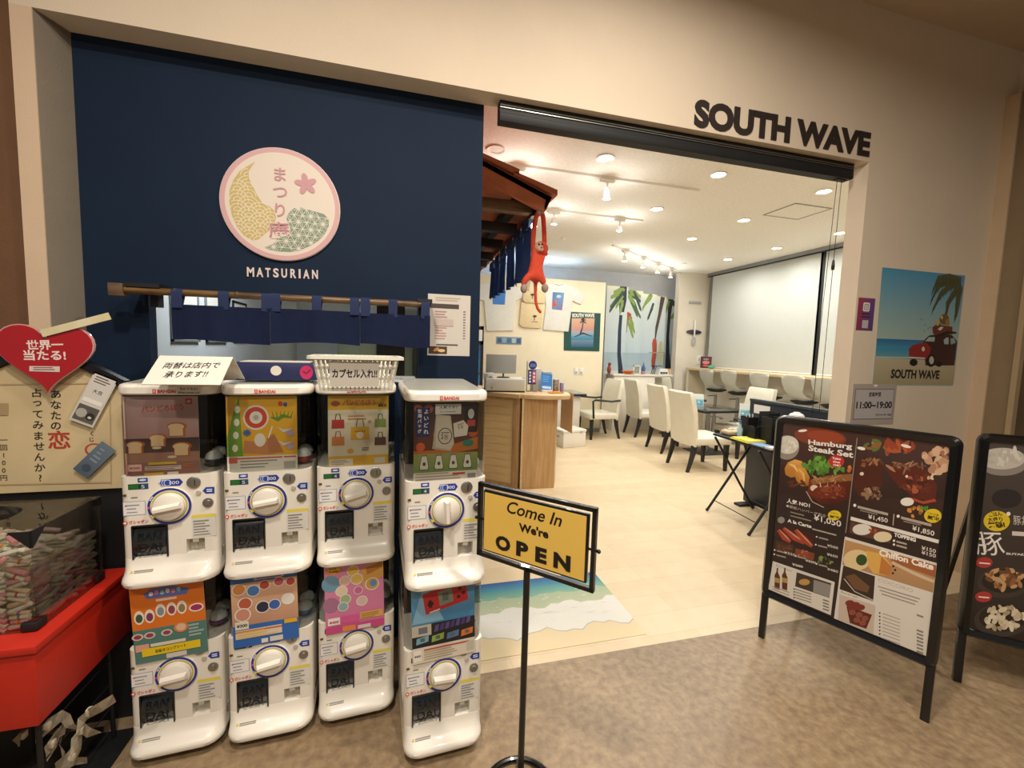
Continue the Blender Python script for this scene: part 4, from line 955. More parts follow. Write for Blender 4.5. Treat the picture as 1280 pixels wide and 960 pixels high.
# paper tent sign, leaning, on machine 1
zt = 1.1965
c0 = GP(227, 481, zt)
t = T('paper_sign', 'white folded paper sign with handwriting leaning on the leftmost machine', 'sign', (c0.x, c0.y, zt), math.radians(-2))
lean = math.radians(50); hs = .118
MB().box(-.095, .095, -.001, .001, 0, hs).obj('front_leaf', m_paper, t, rot=(-lean, 0, 0))
MB().box(-.095, .095, -.001, .001, 0, hs).obj('rear_leaf', m_paper, t, loc=(0, 2*math.sin(lean)*hs, 0), rot=(lean, 0, 0))
p = Pr(); p.text('両替は店内で', (-.070, .062), (.070, .068), .026, '#1b1a1c', .010, shear=.12); p.text('承ります!!', (-.055, .025), (.050, .031), .025, '#1b1a1c', .010, shear=.12)
p.build('handwriting', t, WM[t.name] @ Matrix.Rotation(-lean, 4, 'X') @ Matrix.Translation((0, -.0013, 0)))
# navy box on machine 2
c0 = GP(347, 475.5, zt); bw = .118
t = T('navy_box', 'flat navy cardboard box with white dot and pink mark on the second machine', 'box', (c0.x, c0.y, zt+.001), math.radians(3))
MB().box(-bw, bw, 0, .11, 0, .058, bevel=.002).obj('carton', mat('navy card', '#1b2350', .55, var=.05), t)
MB().box(-bw+.01, bw-.02, .004, .106, .058, .0605).obj('top_flap', m_paper, t)
p = Pr(); p.ell(-.004, .031, .016, .016, '#d9d3c6', 24); p.build('white_dot', t, WM[t.name] @ Matrix.Translation((0, -.0003, 0)))
p = Pr(); p.ell(.086, .026, .020, .023, '#b8265a', 22); p.stroke([(.076, .030), (.084, .022), (.092, .028), (.098, .036)], .004, '#5a1838')
p.build('pink_mark', t, WM[t.name] @ Matrix.Translation((0, -.0003, 0)))
# plastic basket on machine 3
m_bask = mat('ivory basket plastic', '#d9d6c8', .4, var=.02)
c0 = GP(447, 486, zt)
t = T('plastic_basket', 'ivory slotted plastic basket with a paper label on the third machine', 'basket', (c0.x, c0.y, zt+.001), math.radians(4))
bw, bd, bh, fl = .090, .072, .092, 1.20
def bring(k, z, inset=0.):
    s = 1+(fl-1)*k; return rring((bw-inset)*s, -(bd-inset)*s, (bd-inset)*s, .02, z, rb=.02)
MB().loft([bring(0, 0), bring(.02, .003)]).obj('bottom', m_bask, t)
b = MB(); z1 = bh
def wallpt(side, a, k, off=0.):
    s = 1+(fl-1)*k; x, y = (bw+off)*s, (bd+off)*s; z = bh*k
    return {'f': (a*x, -y, z), 'b': (a*x, y, z), 'l': (-x, a*y, z), 'r': (x, a*y, z)}[side]
for side in 'fblr':
    nb = 17 if side in 'fb' else 12
    for i in range(nb+1):
        a = -1+2*i/nb; hw = .018 if side in 'fb' else .024
        for (a0, a1) in ((a-hw, a+hw),):
            a0, a1 = max(-1, a0), min(1, a1)
            vs = [wallpt(side, a0, .02), wallpt(side, a1, .02), wallpt(side, a1, .97), wallpt(side, a0, .97)]
            vi = [wallpt(side, a0, .02, -.002), wallpt(side, a1, .02, -.002), wallpt(side, a1, .97, -.002), wallpt(side, a0, .97, -.002)]
            b.faces(vs+vi, [(0, 1, 2, 3), (7, 6, 5, 4), (0, 4, 5, 1), (1, 5, 6, 2), (2, 6, 7, 3), (3, 7, 4, 0)])
    for k0, k1 in ((0, .10), (.33, .40), (.63, .70), (.88, .98)):
        vs = [wallpt(side, -1, k0), wallpt(side, 1, k0), wallpt(side, 1, k1), wallpt(side, -1, k1)]; vi = [wallpt(side, -1, k0, -.002), wallpt(side, 1, k0, -.002), wallpt(side, 1, k1, -.002), wallpt(side, -1, k1, -.002)]
        b.faces(vs+vi, [(0, 1, 2, 3), (7, 6, 5, 4), (0, 4, 5, 1), (2, 6, 7, 3)])
b.obj('slotted_wall', m_bask, t)
b = MB(); o1, o2 = bring(1.0, bh), bring(1.0, bh, -.010); o1i, o2i = bring(1.0, bh-.008), bring(1.02, bh-.008, -.010)
b.loft([o1i, o1, o2, o2i], cap=False); b.obj('rim', m_bask, t)
tilt = math.atan2(bd*(fl-1), bh)
W_ = WM[t.name] @ Matrix.Translation((0, -bd-.003, 0)) @ Matrix.Rotation(tilt, 4, 'X')
o = MB().box(-.066, .056, -.001, 0, .012, .080).obj('paper_label', m_paper, None); place_w(o, t, W_)
p = Pr(); p.text('カプセル入れ!!', (-.060, .036), (.051, .036), .024, '#1c1b1e', .025); p.build('label_text', o, W_ @ Matrix.Translation((0, -.0012, 0)))

# ================================================================== fortune paper stand at the far left
m_red = mat('red painted wood', '#b3220f', .5, var=.06, scale=12, bump=.05)
m_acry = clear_mat('acrylic', '#fbfbf8', .05, .03)
TX0, TX1, TY0, TY1, TZ0, TZ1 = -1.30, -.872, 1.258, 1.655, .335, .552
t = T('fortune_table', 'red painted box table on a dark leg holding the paper fortunes', 'table', ((TX0+TX1)/2, (TY0+TY1)/2, 0))
hw, hd = (TX1-TX0)/2, (TY1-TY0)/2
MB().box(-hw, hw, -hd, hd, TZ1-.02, TZ1, bevel=.003).obj('top_board', m_red, t)
MB().box(-hw+.008, hw-.008, -hd+.008, hd-.008, TZ0, TZ1-.02, bevel=.002).obj('apron_box', m_red, t)
MB().box(-.06, .02, -hd+.05, -hd+.11, .02, TZ0).obj('leg', mat('dark leg', '#23211a', .6, var=.1), t)
MB().box(-.06, .02, .05, .11, .02, TZ0).obj('leg', mat('dark leg', '#23211a', .6, var=.1), t)
MB().box(-.16, .13, -hd+.04, hd-.03, 0, .02, bevel=.003).obj('foot_plate', mat('dark leg', '#23211a', .6, var=.1), t)
# clear case with black corner fittings
KX0, KX1, KY0, KY1, KZ0, KZ1 = -1.27, -.912, 1.325, 1.585, TZ1+.001, .822
t = T('acrylic_case', 'clear acrylic case with black corners on the red table', 'case', ((KX0+KX1)/2, (KY0+KY1)/2, KZ0))
a, d, h = (KX1-KX0)/2, (KY1-KY0)/2, KZ1-KZ0
for nm, bx_ in (('pane', (-a, a, -d, -d+.003, 0, h)), ('pane', (-a, a, d-.003, d, 0, h)), ('pane', (-a, -a+.003, -d+.003, d-.003, 0, h)), ('pane', (a-.003, a, -d+.003, d-.003, 0, h))): MB().box(*bx_).obj(nm, m_acry, t)
# lid pane with its round hand hole
b = MB(); n = 32; inner = [(-.04+.10*math.cos(2*PI*k/n), .085*math.sin(2*PI*k/n)) for k in range(n)]; outer = []
for k in range(n):
    c, s = math.cos(2*PI*k/n), math.sin(2*PI*k/n); m_ = max(abs(c), abs(s)); outer.append((c/m_*a, s/m_*d))
vi = [b.bm.verts.new((x, y, h)) for x, y in inner]; vo = [b.bm.verts.new((x, y, h)) for x, y in outer]
for k in range(n): b.bm.faces.new((vi[k], vo[k], vo[(k+1) % n], vi[(k+1) % n]))
b.solidify(-.003); b.obj('lid_pane', m_acry, t)
for sx in (-1, 1):
    for sy in (-1, 1):
        L_ = .045 if sy < 0 else .03
        MB().prism([(0, 0), (-sx*L_, 0), (0, -L_)], sy*d-(.004 if sy < 0 else -.0), sy*d+(.0 if sy < 0 else .004), 'y').obj('corner_fitting', m_blackm, t, loc=(sx*a, 0, h))
        MB().prism([(0, 0), (-sy*L_, 0), (0, -L_)], sx*a-(.004 if sx < 0 else 0), sx*a+(0 if sx < 0 else .004), 'x').obj('corner_fitting', m_blackm, t, loc=(0, sy*d, h))
        MB().box(sx*a-.004 if sx < 0 else a-.034, sx*a+.034 if sx < 0 else a+.004, sy*d-.004 if sy < 0 else d-.034, sy*d+.034 if sy < 0 else d+.004, 0, .026, bevel=.006).obj('foot_fitting', m_blackm, t)
# rolled fortunes heaped in the case
rnd = random.Random(11)
RC = ['#d9d2c2', '#cfc7b6', '#d9c0bd', '#c9a6a9', '#b9b99f', '#c9b391', '#bfc4b4', '#cf8a92', '#d8d4cc']
rme = []
for k, c in enumerate(RC):
    me = MB().cyl((-.021, 0, 0), (.021, 0, 0), .0066, n=8).mesh('fortune_roll', mat('rolled paper '+str(k), c, .65, var=.12, scale=60)); rme.append(me)
bands = {k: MB().cyl((-.003, 0, 0), (.003, 0, 0), .0070, n=8).mesh('band', mat('band '+k, k, .6)) for k in ('#b8344a', '#56803a', '#7d4aa0', '#c77f2c')}
nroll = 0
cells = []
for lay in range(13):
    zc = TZ1+.012+lay*.0122
    front = []
    for k in range(7): front.append((KX0+.030+k*.0475+rnd.uniform(-.003, .003), KY0+.016, 0.))         # along the front pane
    for k in range(5): front.append((KX1-.018, KY0+.052+k*.0455+rnd.uniform(-.003, .003), PI/2))        # along the right pane
    cells += [(x, y, zc, a) for x, y, a in front]
for i in range(7):
    for j in range(8): cells.append((KX0+.03+i*.0465+rnd.uniform(-.006, .006), KY0+.034+j*.026, TZ1+.175+rnd.uniform(0, .018)+.012*(i < 4), rnd.uniform(-.35, .35)+(PI/2 if rnd.random() < .3 else 0)))
for j in range(10): cells.append((KX0+.06+rnd.uniform(0, .23), KY0+.05+rnd.uniform(0, .16), TZ1+.206+rnd.uniform(0, .012), rnd.uniform(0, 3)))
spots_l = ['along the front pane', 'along the right pane', 'on top of the heap']
for i, (x, y, z, a) in enumerate(cells):
    o = place('fortune_roll', rnd.choice(rme), None, (x, y, z), (rnd.uniform(-.12, .12), rnd.uniform(-.5, .5), a+rnd.uniform(-.2, .2)))
    kind = 0 if i < 156 and (i % 12) < 7 else (1 if i < 156 else 2)
    tag(o, 'small rolled paper fortune heaped in the clear case, %s' % spots_l[kind], 'paper roll', 'rolled fortunes in the acrylic case')
    if rnd.random() < .22: place('band', bands[rnd.choice(list(bands))], o)
tag(MB().box(KX0+.045, KX1-.030, KY0+.034, KY1-.01, TZ1+.002, TZ1+.160, bevel=.01).obj('fortune_roll_heap', mat('heaped rolled paper', '#8d8674', .8, scale=90, col2='#c9bfa9', bump=.8, bscale=60)), 'dense core of the heap of rolled paper fortunes', 'paper rolls', kind='stuff')
# house-shaped notice board
BY = 1.66; bx0, bx1 = -1.235, YP(153, 540, BY).x; bz0 = YP(149, 610, BY).z; zR = YP(148, 484, BY).z; zP = YP(52, 437, BY).z; bcx = YP(52, 440, BY).x
t = T('notice_board', 'parchment notice board with black roof edge behind the acrylic case', 'notice board', (bcx, BY, bz0))
w2 = bx1-bcx
MB().prism([(-w2, 0), (w2, 0), (w2, zR-bz0), (0, zP-bz0), (-w2, zR-bz0)], 0, .012, 'y').obj('board', mat('parchment', '#c9b48c', .7, var=.10, scale=5, detail=6), t)
for s in (-1, 1): MB().prism([(0, zP-bz0+.035), (s*(w2+.02), zR-bz0+.022), (s*(w2+.02), zR-bz0-.004), (0, zP-bz0)], -.012, .016, 'y').obj('roof_edge', m_black, t)
MB().box(-w2+.02, w2+.050, .013, .030, -bz0, .10).obj('base_panel', m_blackm, t)
pb = facing(BY); p = Pr(pb)
p.vtext('あなたの', (70, 486), (70, 539), .030, '#2c2620', .02); p.vtext('恋', (74, 537), (74, 562), .062, '#a83a28', .02); p.vtext('占ってみませんか?', (46, 484), (51, 604), .030, '#2c2620', .012)
p.vtext('一回100円', (5, 545), (5, 602), .020, '#4a3f31', .01)
p.ell(118, 562, 12, 8, '#b24a38', 24); p.ell(118, 562, 9, 6, '#c9b48c', 24); p.vtext('くじ', (115, 538), (115, 553), .016, '#3a3128', .01)
p.quad((0, 480), (140, 478), (140, 479.5), (0, 481.5), '#b09a72'); p.quad((137, 480), (138.5, 480), (140, 605), (138.5, 605), '#b09a72'); p.quad((0, 605), (140, 602), (140, 603.5), (0, 606.5), '#b09a72')
p.rect(-2, 504, 11, 519, '#a28d68')
p.build('board_print', t, pb.mat(.0004))
# heart sign
HY = BY-.022; hc = YP(59, 449, HY); pr_ = YP(120, 430, HY).x-YP(59, 430, HY).x
t = T('heart_sign', 'glossy red heart sign with white lettering above the notice board', 'sign', (hc.x, HY, hc.z))
pts = []
for k in range(48):
    a = 2*PI*k/48; x = 16*math.sin(a)**3; z = 13*math.cos(a)-5*math.cos(2*a)-2*math.cos(3*a)-math.cos(4*a); pts.append((x/16*pr_, (z+2.4)/14.4*pr_*.86))
MB().prism(pts, -.004, .004, 'y').obj('heart_rim', mat('heart rim', '#c99a96', .3, coat=.4), t)
MB().prism([(x*.97, z*.97) for x, z in pts], -.006, -.004, 'y').obj('heart', mat('glossy red', '#a8141f', .16, var=.04, coat=.7), t)
ph = facing(HY-.006); p = Pr(ph); p.text('世界一', (34, 438), (80, 437), .031, '#e8d2cc', .03); p.text('当たる!', (30, 450.5), (83, 450.5), .032, '#e8d2cc', .03)
p.quad((37, 457.5), (75, 458), (75, 465), (37, 464), '#d8c3bc'); p.lines(42, 459, 70, 2, 2.4, 1.0, '#6a5450')
p.build('heart_print', t, ph.mat(.0004))
a, bb = YP(52, 417, HY-.010), YP(137, 395, HY-.010)
t = T('paper_strip', 'yellowish folded paper strip tucked across the red heart', 'paper', a, 0); dv = bb-a
R_ = Matrix(((dv.normalized().x, 0, -dv.normalized().z), (0, 1, 0), (dv.normalized().z, 0, dv.normalized().x))).to_4x4()
o = MB().box(0, dv.length, -.002, .002, -.011, .011).obj('strip', mat('yellow paper strip', '#cbbf8c', .6, col2='#d9cfb2', scale=14), None); place_w(o, t, Matrix.Translation(a) @ R_)
def card_on(px4, Y, name, lb, m, draw=None):
    q = [YP(x, y, Y) for x, y in px4]; o_ = q[0]; u = (q[1]-q[0]); v = (q[3]-q[0]); pl = Plane(o_, (u.x, 0, u.z), (-u.z, 0, u.x)); w, h = u.length, abs((q[3]-q[0]).dot(pl.v))
    t = T(name, lb, 'card', o_); b = MB().box(0, w, 0, .003, 0, h).obj('card', m, None); place_w(b, t, pl.mat())
    p = Pr(); draw(p, w, h); p.build('card_print', b, pl.mat(.0002))
def dA(p, w, h):
    p.rect(w*.05, h*.03, w*.95, h*.97, '#cfcac2'); p.text('大吉', (w*.3, h*.62), (w*.7, h*.62), None, '#2a2826', .01); p.lines(w*.15, h*.82, w*.85, 3, h*.05, h*.018, '#55514c'); p.rect(w*.10, h*.42, w*.9, h*.50, '#e6e2da')
    p.rect(w*.08, h*.05, w*.92, h*.36, '#5a5650'); p.ell(w*.32, h*.20, w*.22, w*.22, '#a9a59c', 20); p.ell(w*.70, h*.18, w*.18, w*.18, '#2c2a28', 20); p.ell(w*.70, h*.16, w*.08, w*.06, '#c9c5bc', 14)
card_on([(86, 524), (116, 535), (148, 476), (118, 464)], BY-.012, 'fortune_card', 'tilted white fortune card with a dark picture on the notice board', mat('card white', '#c9c4bc', .4, var=.02), dA)
def dB(p, w, h):
    p.rect(0, 0, w, h, '#4d5c6c', '#6a7988'); p.lines(w*.25, h*.45, w*.75, 4, h*.12, h*.05, '#8793a0'); p.ell(w*.5, h*.22, w*.25, w*.25, '#414d5b', 16)
card_on([(91, 586), (109, 598), (144, 562), (126, 551)], BY-.012, 'blue_card', 'tilted slate blue card low on the notice board', mat('slate card', '#55636f', .35, var=.03), dB)
# folded fortunes tied under the table
m_strip = mat('tied paper strip', '#b8ad96', .75, var=.2, scale=50, bump=.4, bscale=120)
t = T('fortune_rack', 'thin dark string rack under the red table for tied fortunes', 'rack', (-.905, 1.30, 0))
MB().cyl((0, .28, 0), (0, .28, .33), .006).cyl((0, -.0, 0), (0, -.0, .33), .006).box(-.05, .05, -.03, .31, 0, .008).obj('posts', m_blackm, t)
for z in (.12, .20, .28): MB().cyl((0, 0, z), (0, .28, z), .0018, n=6).obj('string', m_blackm, t)
def strip(i, x, y, pts, lb, w=.020):
    t = T('tied_fortune', lb, 'paper strip', (x, y, 0), 0, 'fortune strips tied under the red table')
    b = MB(); L_, R2 = [], []
    for k, (dx, z) in enumerate(pts):
        tw = .4*math.sin(k*1.9+i); L_.append(b.bm.verts.new((dx-.3*w*math.sin(tw), -w*.5*math.sin(k*1.3+i), z+w*.5*math.cos(tw)))); R2.append(b.bm.verts.new((dx+.3*w*math.sin(tw), w*.4*math.cos(k*2.1+i), z-w*.5*math.cos(tw))))
    for k in range(len(pts)-1): b.bm.faces.new((L_[k], L_[k+1], R2[k+1], R2[k]))
    b.solidify(.002); b.obj('strip', m_strip, t, smooth=False)
    mx_, mz_ = pts[len(pts)//2]; MB().box(mx_-.007, mx_+.007, -.008, .008, mz_-.010, mz_+.010, bevel=.003).obj('knot', m_strip, t)
def zs(x, y, Y=1.33): q = YP(x, y, Y); return (q.x, q.z)
for i, (px_, lb, ww) in enumerate(([[(150, 864), (138, 869), (122, 878), (112, 890), (105, 898)], 'long pale tied paper strip with green end reaching towards the machine', .022],
        [[(128, 904), (118, 900), (108, 905), (104, 915), (97, 925)], 'broad folded paper strip under the rack string', .028],
        [[(102, 902), (88, 898), (74, 898), (62, 905), (52, 915), (50, 928)], 'arched paper strip tied nearest the red table', .022],
        [[(84, 905), (72, 918), (63, 932), (60, 940)], 'upright folded paper strip with an orange streak', .028],
        [[(88, 928), (90, 942), (84, 954), (70, 962)], 'crumpled pale strip at the bottom left of the picture', .032],
        [[(62, 938), (66, 950), (74, 960), (100, 962)], 'lowest paper strip trailing towards the floor', .022],
        [[(0, 950), (6, 944), (12, 936), (4, 930)], 'curled paper strip at the lower left corner', .022])):
    q = [zs(x, y) for x, y in px_]; cx_ = q[0][0]
    strip(i, cx_, 1.30+.012*i, [(a-cx_, z) for a, z in q], lb, ww*1.45)

# ================================================================== open sign on its pole
OB = GP(650, 988); OB.y = 1.10; OB.x = YP(650, 988, 1.10).x; k_ = 1.10/1.19
t = T('open_sign', 'yellow OPEN sign in a black frame on a floor pole', 'sign', (OB.x, OB.y, 0))
MB().lathe([(0, .012), (.028, .012), (.030, .020), (.014, .026), (.011, .034), (0, .034)], n=20).tube([(.108*math.cos(2*PI*k/40), .108*math.sin(2*PI*k/40), .010) for k in range(41)], .009, 8).obj('base_ring', m_black, t)
b = MB()
for k in range(6): a = PI/3*k+.3; b.box(.02, .105, -.006, .006, .007, .014, rot=a)
b.obj('base_spoke', m_black, t)
zc = EYE-(EYE-.765)*k_; ang = math.radians(-46); fw_, fh_ = .186, .113
MB().cyl((0, 0, .02), (0, 0, zc-fh_+.004), .0095, n=14).obj('pole', m_black, t)
W_ = Matrix.Translation((.392*k_, OB.y, zc)) @ Matrix.Rotation(ang, 4, 'Z')
f = MB(); th = .0055
f.box(-fw_, fw_, -.007, .007, fh_-2*th, fh_).box(-fw_, fw_, -.007, .007, -fh_, -fh_+2*th).box(-fw_, -fw_+2*th, -.007, .007, -fh_, fh_).box(fw_-2*th, fw_, -.007, .007, -fh_, fh_)
o = f.obj('outer_frame', m_black, None); place_w(o, t, W_)
for s in (-1, 1):
    pv = MB().cyl((s*(fw_+.008), 0, 0), (s*(fw_-.03), 0, 0), .0035, n=8).ball((s*(fw_+.008), 0, 0), .006, 8).obj('pivot', m_black, None); place_w(pv, t, W_)
iw, ih = fw_-.020, fh_-.020
bd_ = MB().box(-iw, iw, -.006, .006, -ih, ih, bevel=.002).obj('sign_board', m_black, None); place_w(bd_, t, W_)
o = MB().box(-iw+.006, iw-.006, -.008, -.006, -ih+.006, ih-.006).obj('yellow_face', mat('yellow sign face', '#ecc35c', .45, var=.03, scale=3), None); place_w(o, t, W_)
pl = Plane(W_ @ Vector((0, -.008, 0)), W_.to_3x3() @ Vector((1, 0, 0)), (0, 0, 1)); p = Pr(pl)
def O(x, y): return (580+x*.3852, 590+y*.3854)
p.text('Come In', O(135, 130), O(312, 178), .036, '#16130f', .012, shear=.28); p.build('lettering_come_in', o, pl.mat(.0003))
p = Pr(pl); p.text("We're", O(178, 192), O(274, 217), .026, '#16130f', .04); p.build('lettering_we_are', o, pl.mat(.0003)); p = Pr(pl)
for ch, xa, xb in (('O', 102, 150), ('P', 169, 208), ('E', 231, 268), ('N', 290, 345)): p.text(ch, O(xa, 248+(xa-102)*.318), O(xb, 248+(xb-102)*.318), .044, '#16130f', .055)

p.build('lettering_open', o, pl.mat(.0003))

# ================================================================== A-frame menu boards
def aboard(L0, d, width, lb, lean=.02, H=1.05, zlo=.205, post=.030):
    d = Vector(d).normalized(); up0 = Vector((0, 0, 1)); nb = up0.cross(d) # away from viewer
    up = (up0*math.cos(lean)+nb*math.sin(lean)).normalized()
    rz = math.atan2(d.y, d.x); mid = Vector(L0)+d*width/2
    t = T('menu_board', lb, 'sign board', (mid.x, mid.y, 0), rz)
    W_ = Matrix(((d.x, nb.x, up.x, mid.x), (d.y, nb.y, up.y, mid.y), (d.z, nb.z, up.z, 0), (0, 0, 0, 1)))
    W_[0][1], W_[1][1], W_[2][1] = up.cross(d)
    hw = width/2; cr = .035
    def rrect(w, z0, z1, r):
        pts = []
        for cx, cz, a0 in ((w-r, z1-r, 0), (-w+r, z1-r, PI/2), (-w+r, z0+r, PI), (w-r, z0+r, PI*1.5)): pts += [(cx+r*math.cos(a0+PI/2*k/5), cz+r*math.sin(a0+PI/2*k/5)) for k in range(6)]
        return pts
    a, b_ = rrect(hw+post/2, zlo, H, cr), rrect(hw+post/2-.030, zlo+.030, H-.030, .012)
    f = MB(); n = len(a)
    def ring(pts, y): return [f.bm.verts.new((x, y, z)) for x, z in pts]
    am = rrect(hw+post/2-.010, zlo+.010, H-.010, cr-.008)
    r1, r2, r3, r4 = ring(a, .018), ring(a, -.004), ring(am, -.016), ring(b_, -.008)
    r5 = ring(b_, .018)
    for q1, q2 in ((r1, r2), (r2, r3), (r3, r4), (r4, r5), (r5, r1)):
        for k in range(n): f.bm.faces.new((q1[k], q1[(k+1) % n], q2[(k+1) % n], q2[k]))
    bmesh.ops.recalc_face_normals(f.bm, faces=f.bm.faces)
    o = f.obj('frame', m_black, None); place_w(o, t, W_)
    o = MB().prism(b_, .000, .012, 'y').obj('backing', mat('board backing', '#2a2624', .5), None); place_w(o, t, W_)
    for s in (-1, 1):
        o = MB().box(s*(hw-.001)-.013, s*(hw-.001)+.013, -.004, .018, 0, zlo+.02, bevel=.003).obj('leg', m_black, None); place_w(o, t, W_)
    # rear strut frame
    back = Matrix.Translation(nb*.03+up*(H-.06)) ; ft = nb*.34
    for s in (-1, 1):
        p0 = d*s*(hw-.03)+nb*(.03+lean*(H-.06))+Vector((0, 0, H-.08)); p1 = d*s*(hw-.03)+nb*.40+Vector((0, 0, .006))
        b = MB().cyl(WM[t.name].to_3x3().inverted() @ p0, WM[t.name].to_3x3().inverted() @ p1, .011, n=8); b.obj('rear_leg', m_black, t)
    pl = Plane(W_ @ Vector((0, -.0005, 0)), d, up)
    return t, pl, hw+post/2-.030, zlo+.030, H-.030, W_
GLOSS = print_mat('glossy print ink', .28, .25)
t, pl, hw, z0, z1, W_ = aboard(GP(947+4, 797, 0), (.396, -.918, 0), .560, 'black framed menu board with hamburg steak photos by the entrance', H=1.058)
pr = Pr(pl); pr.hs = .60
pr.poly([(-hw, z0), (hw, z0), (hw, z1), (-hw, z1)], '#2b201e', raw=True).layer()
pr.poly([(-hw, z0+.40), (hw, z0+.40), (hw, z1), (-hw, z1)], ['#2a1d1b', '#2a1d1b', '#4a3029', '#4a3029'], raw=True).layer()
def A(x, y): return (940+x*.21875, 520+y*.21875)
def blob(cx, cy, rx, ry, cols, n, seed, sz=.3):
    r = random.Random(seed)
    for k in range(n):
        a = r.uniform(0, 2*PI); q = math.sqrt(r.random()); s = r.uniform(.5, 1)*sz
        x, y = A(cx+rx*q*math.cos(a), cy+ry*q*math.sin(a)); pr.ell(x, y, rx*s*.21875, ry*s*.21875, r.choice(cols), 9, rot=r.uniform(0, 3))
def E_(x, y, rx, ry, c, n=22, rot=0.): q = A(x, y); pr.ell(q[0], q[1], rx*.21875, ry*.21875, c, n, rot=rot)
def Q(a, b, c, d, col, col2=None): pr.quad(A(*a), A(*b), A(*c), A(*d), col, col2)
# left photo: plate, rice bowl, potato, broccoli, steak
E_(390, 120, 150, 52, '#7d3a26', rot=.12); E_(420, 118, 105, 34, '#93432b', rot=.12); E_(290, 84, 26, 7, '#e8e0d4', rot=-.1)
E_(200, 180, 70, 70, '#8f8578'); E_(205, 165, 62, 52, '#cfc8ba'); blob(205, 165, 48, 36, ['#ded8cc', '#c7bfb0'], 16, 1)
pr.poly([A(*q) for q in ((186, 300), (205, 265), (245, 248), (285, 258), (300, 300), (262, 345), (222, 352), (192, 335))], ['#b97a34', '#c98b3c', '#dca654', '#d89c48', '#c58438', '#a86a2a', '#b07430', '#b97a34']).layer()
pr.poly([A(*q) for q in ((240, 330), (262, 292), (305, 300), (330, 350), (322, 398), (285, 402), (255, 372))], ['#b97a34', '#d89c48', '#cf9040', '#b87832', '#9c602a', '#a86c2e', '#b07430']).layer()
pr.stroke([A(215, 275), A(240, 285), A(262, 318)], [.006, .012, .004], '#e8c07a'); pr.stroke([A(270, 305), A(292, 330), A(300, 372)], [.006, .010, .004], '#e0b268'); blob(250, 390, 60, 20, ['#5a2e1c', '#6f3a22'], 8, 41, .4)
blob(375, 285, 75, 48, ['#4f7a2a', '#5e8a34', '#3c6322', '#6c9a3e'], 34, 2, .32); blob(470, 295, 55, 32, ['#4f7a2a', '#5e8a34', '#6c9a3e'], 18, 3, .35)
pr.poly([A(*q) for q in ((330, 370), (420, 345), (570, 330), (560, 470), (480, 510), (390, 500), (315, 440))], ['#7a3420', '#6a2a1c', '#5a2418', '#4a1c14', '#3f1812', '#521f16', '#6a2a1c']).layer()
pr.poly([A(*q) for q in ((335, 365), (430, 342), (572, 330), (570, 370), (450, 378), (345, 392))], '#8a5a35').layer(); blob(450, 360, 100, 16, ['#a5764a', '#7a4a2c', '#b78a5c'], 22, 4, .3); E_(355, 412, 22, 18, '#d9c4a8'); E_(440, 430, 95, 40, '#6d2a1b', rot=-.1); E_(450, 418, 60, 18, '#84402a', rot=-.1); blob(460, 440, 80, 34, ['#5a2216', '#7c3724', '#6a2a1c', '#92503a'], 26, 42, .18); blob(440, 395, 70, 8, ['#c99a74', '#e0bd98'], 7, 43, .25)
pr.stroke([A(310, 430), A(345, 490), A(410, 522)], .004, '#b59a86'); blob(550, 290, 26, 30, ['#b5632f', '#c97b3a'], 6, 31, .5)
pr.text('Hamburg', A(322, 170), A(572, 198), .046, '#e4dcd2', .03); pr.text('Steak Set', A(322, 198), A(578, 240), .042, '#e4dcd2', .03)
E_(483, 258, 44, 36, '#b3322c', 30); pr.text('Take', A(458, 246), A(508, 252), .014, '#efe6dc', .03); pr.text('Out', A(464, 266), A(504, 271), .014, '#efe6dc', .03); pr.text('OK!', A(464, 284), A(506, 289), .013, '#efe6dc', .03)
pr.text('人気 NO1', A(198, 496), A(330, 526), .036, '#e4dcd2', .03); pr.text('●鉄板ハンバーグ定食', A(195, 520), A(424, 582), .022, '#b9aca0', .01)
pr.lines(A(220, 545)[0], A(220, 545)[1], A(340, 545)[0], 2, 4.5, 1.4, '#8f8379', .26)
pr.text('¥1,050', A(352, 600), A(508, 640), .050, '#e0d8ce', .012); E_(472, 567, 38, 28, '#d9bd27', 26); pr.text('ごはん', A(450, 556), A(492, 562), .011, '#2a2110', .02); pr.text('無料!', A(445, 582), A(500, 588), .020, '#2a2110', .05)
# a la carte block
E_(167, 594, 20, 19, '#8d857b'); pr.text('A la Carte', A(203, 606), A(340, 642), .026, '#e4dcd2', .04); pr.stroke([A(345, 645), A(482, 681)], .006, '#a89c90')
Q((145, 620), (360, 672), (350, 752), (135, 702), '#3a1d18')
for a, b in (((150, 650), (220, 720)), ((180, 640), (300, 725)), ((250, 650), (345, 745))): pr.stroke([A(*a), A((a[0]+b[0])/2+5, (a[1]+b[1])/2+12), A(*b)], [.016, .030, .016], '#9c3f2c'); pr.stroke([A(a[0]+8, a[1]), A((a[0]+b[0])/2+12, (a[1]+b[1])/2+6), A(b[0]-4, b[1]-8)], [.003, .007, .003], '#cf8a66')
Q((138, 708), (240, 738), (234, 790), (132, 765), '#4a2c22'); Q((250, 755), (358, 785), (352, 826), (244, 798), '#7a3f2c'); blob(300, 790, 40, 18, ['#b35f42', '#c98464', '#8f4430'], 12, 6, .35); blob(190, 750, 40, 18, ['#6a3f2c', '#55301f'], 10, 7, .4); blob(420, 820, 50, 26, ['#5f6f34', '#7d8a4a', '#46552a'], 14, 8, .3)
for x, y, w in ((370, 690, 90), (365, 735, 90), (130, 765, 90), (250, 800, 80), (128, 790, 90), (370, 845, 80), (240, 850, 60)): E_(x, y, 5, 5, '#e0d8ce', 8); pr.stroke([A(x+12, y+4), A(x+12+w*.6, y+4+w*.15)], .006, '#9c9188')
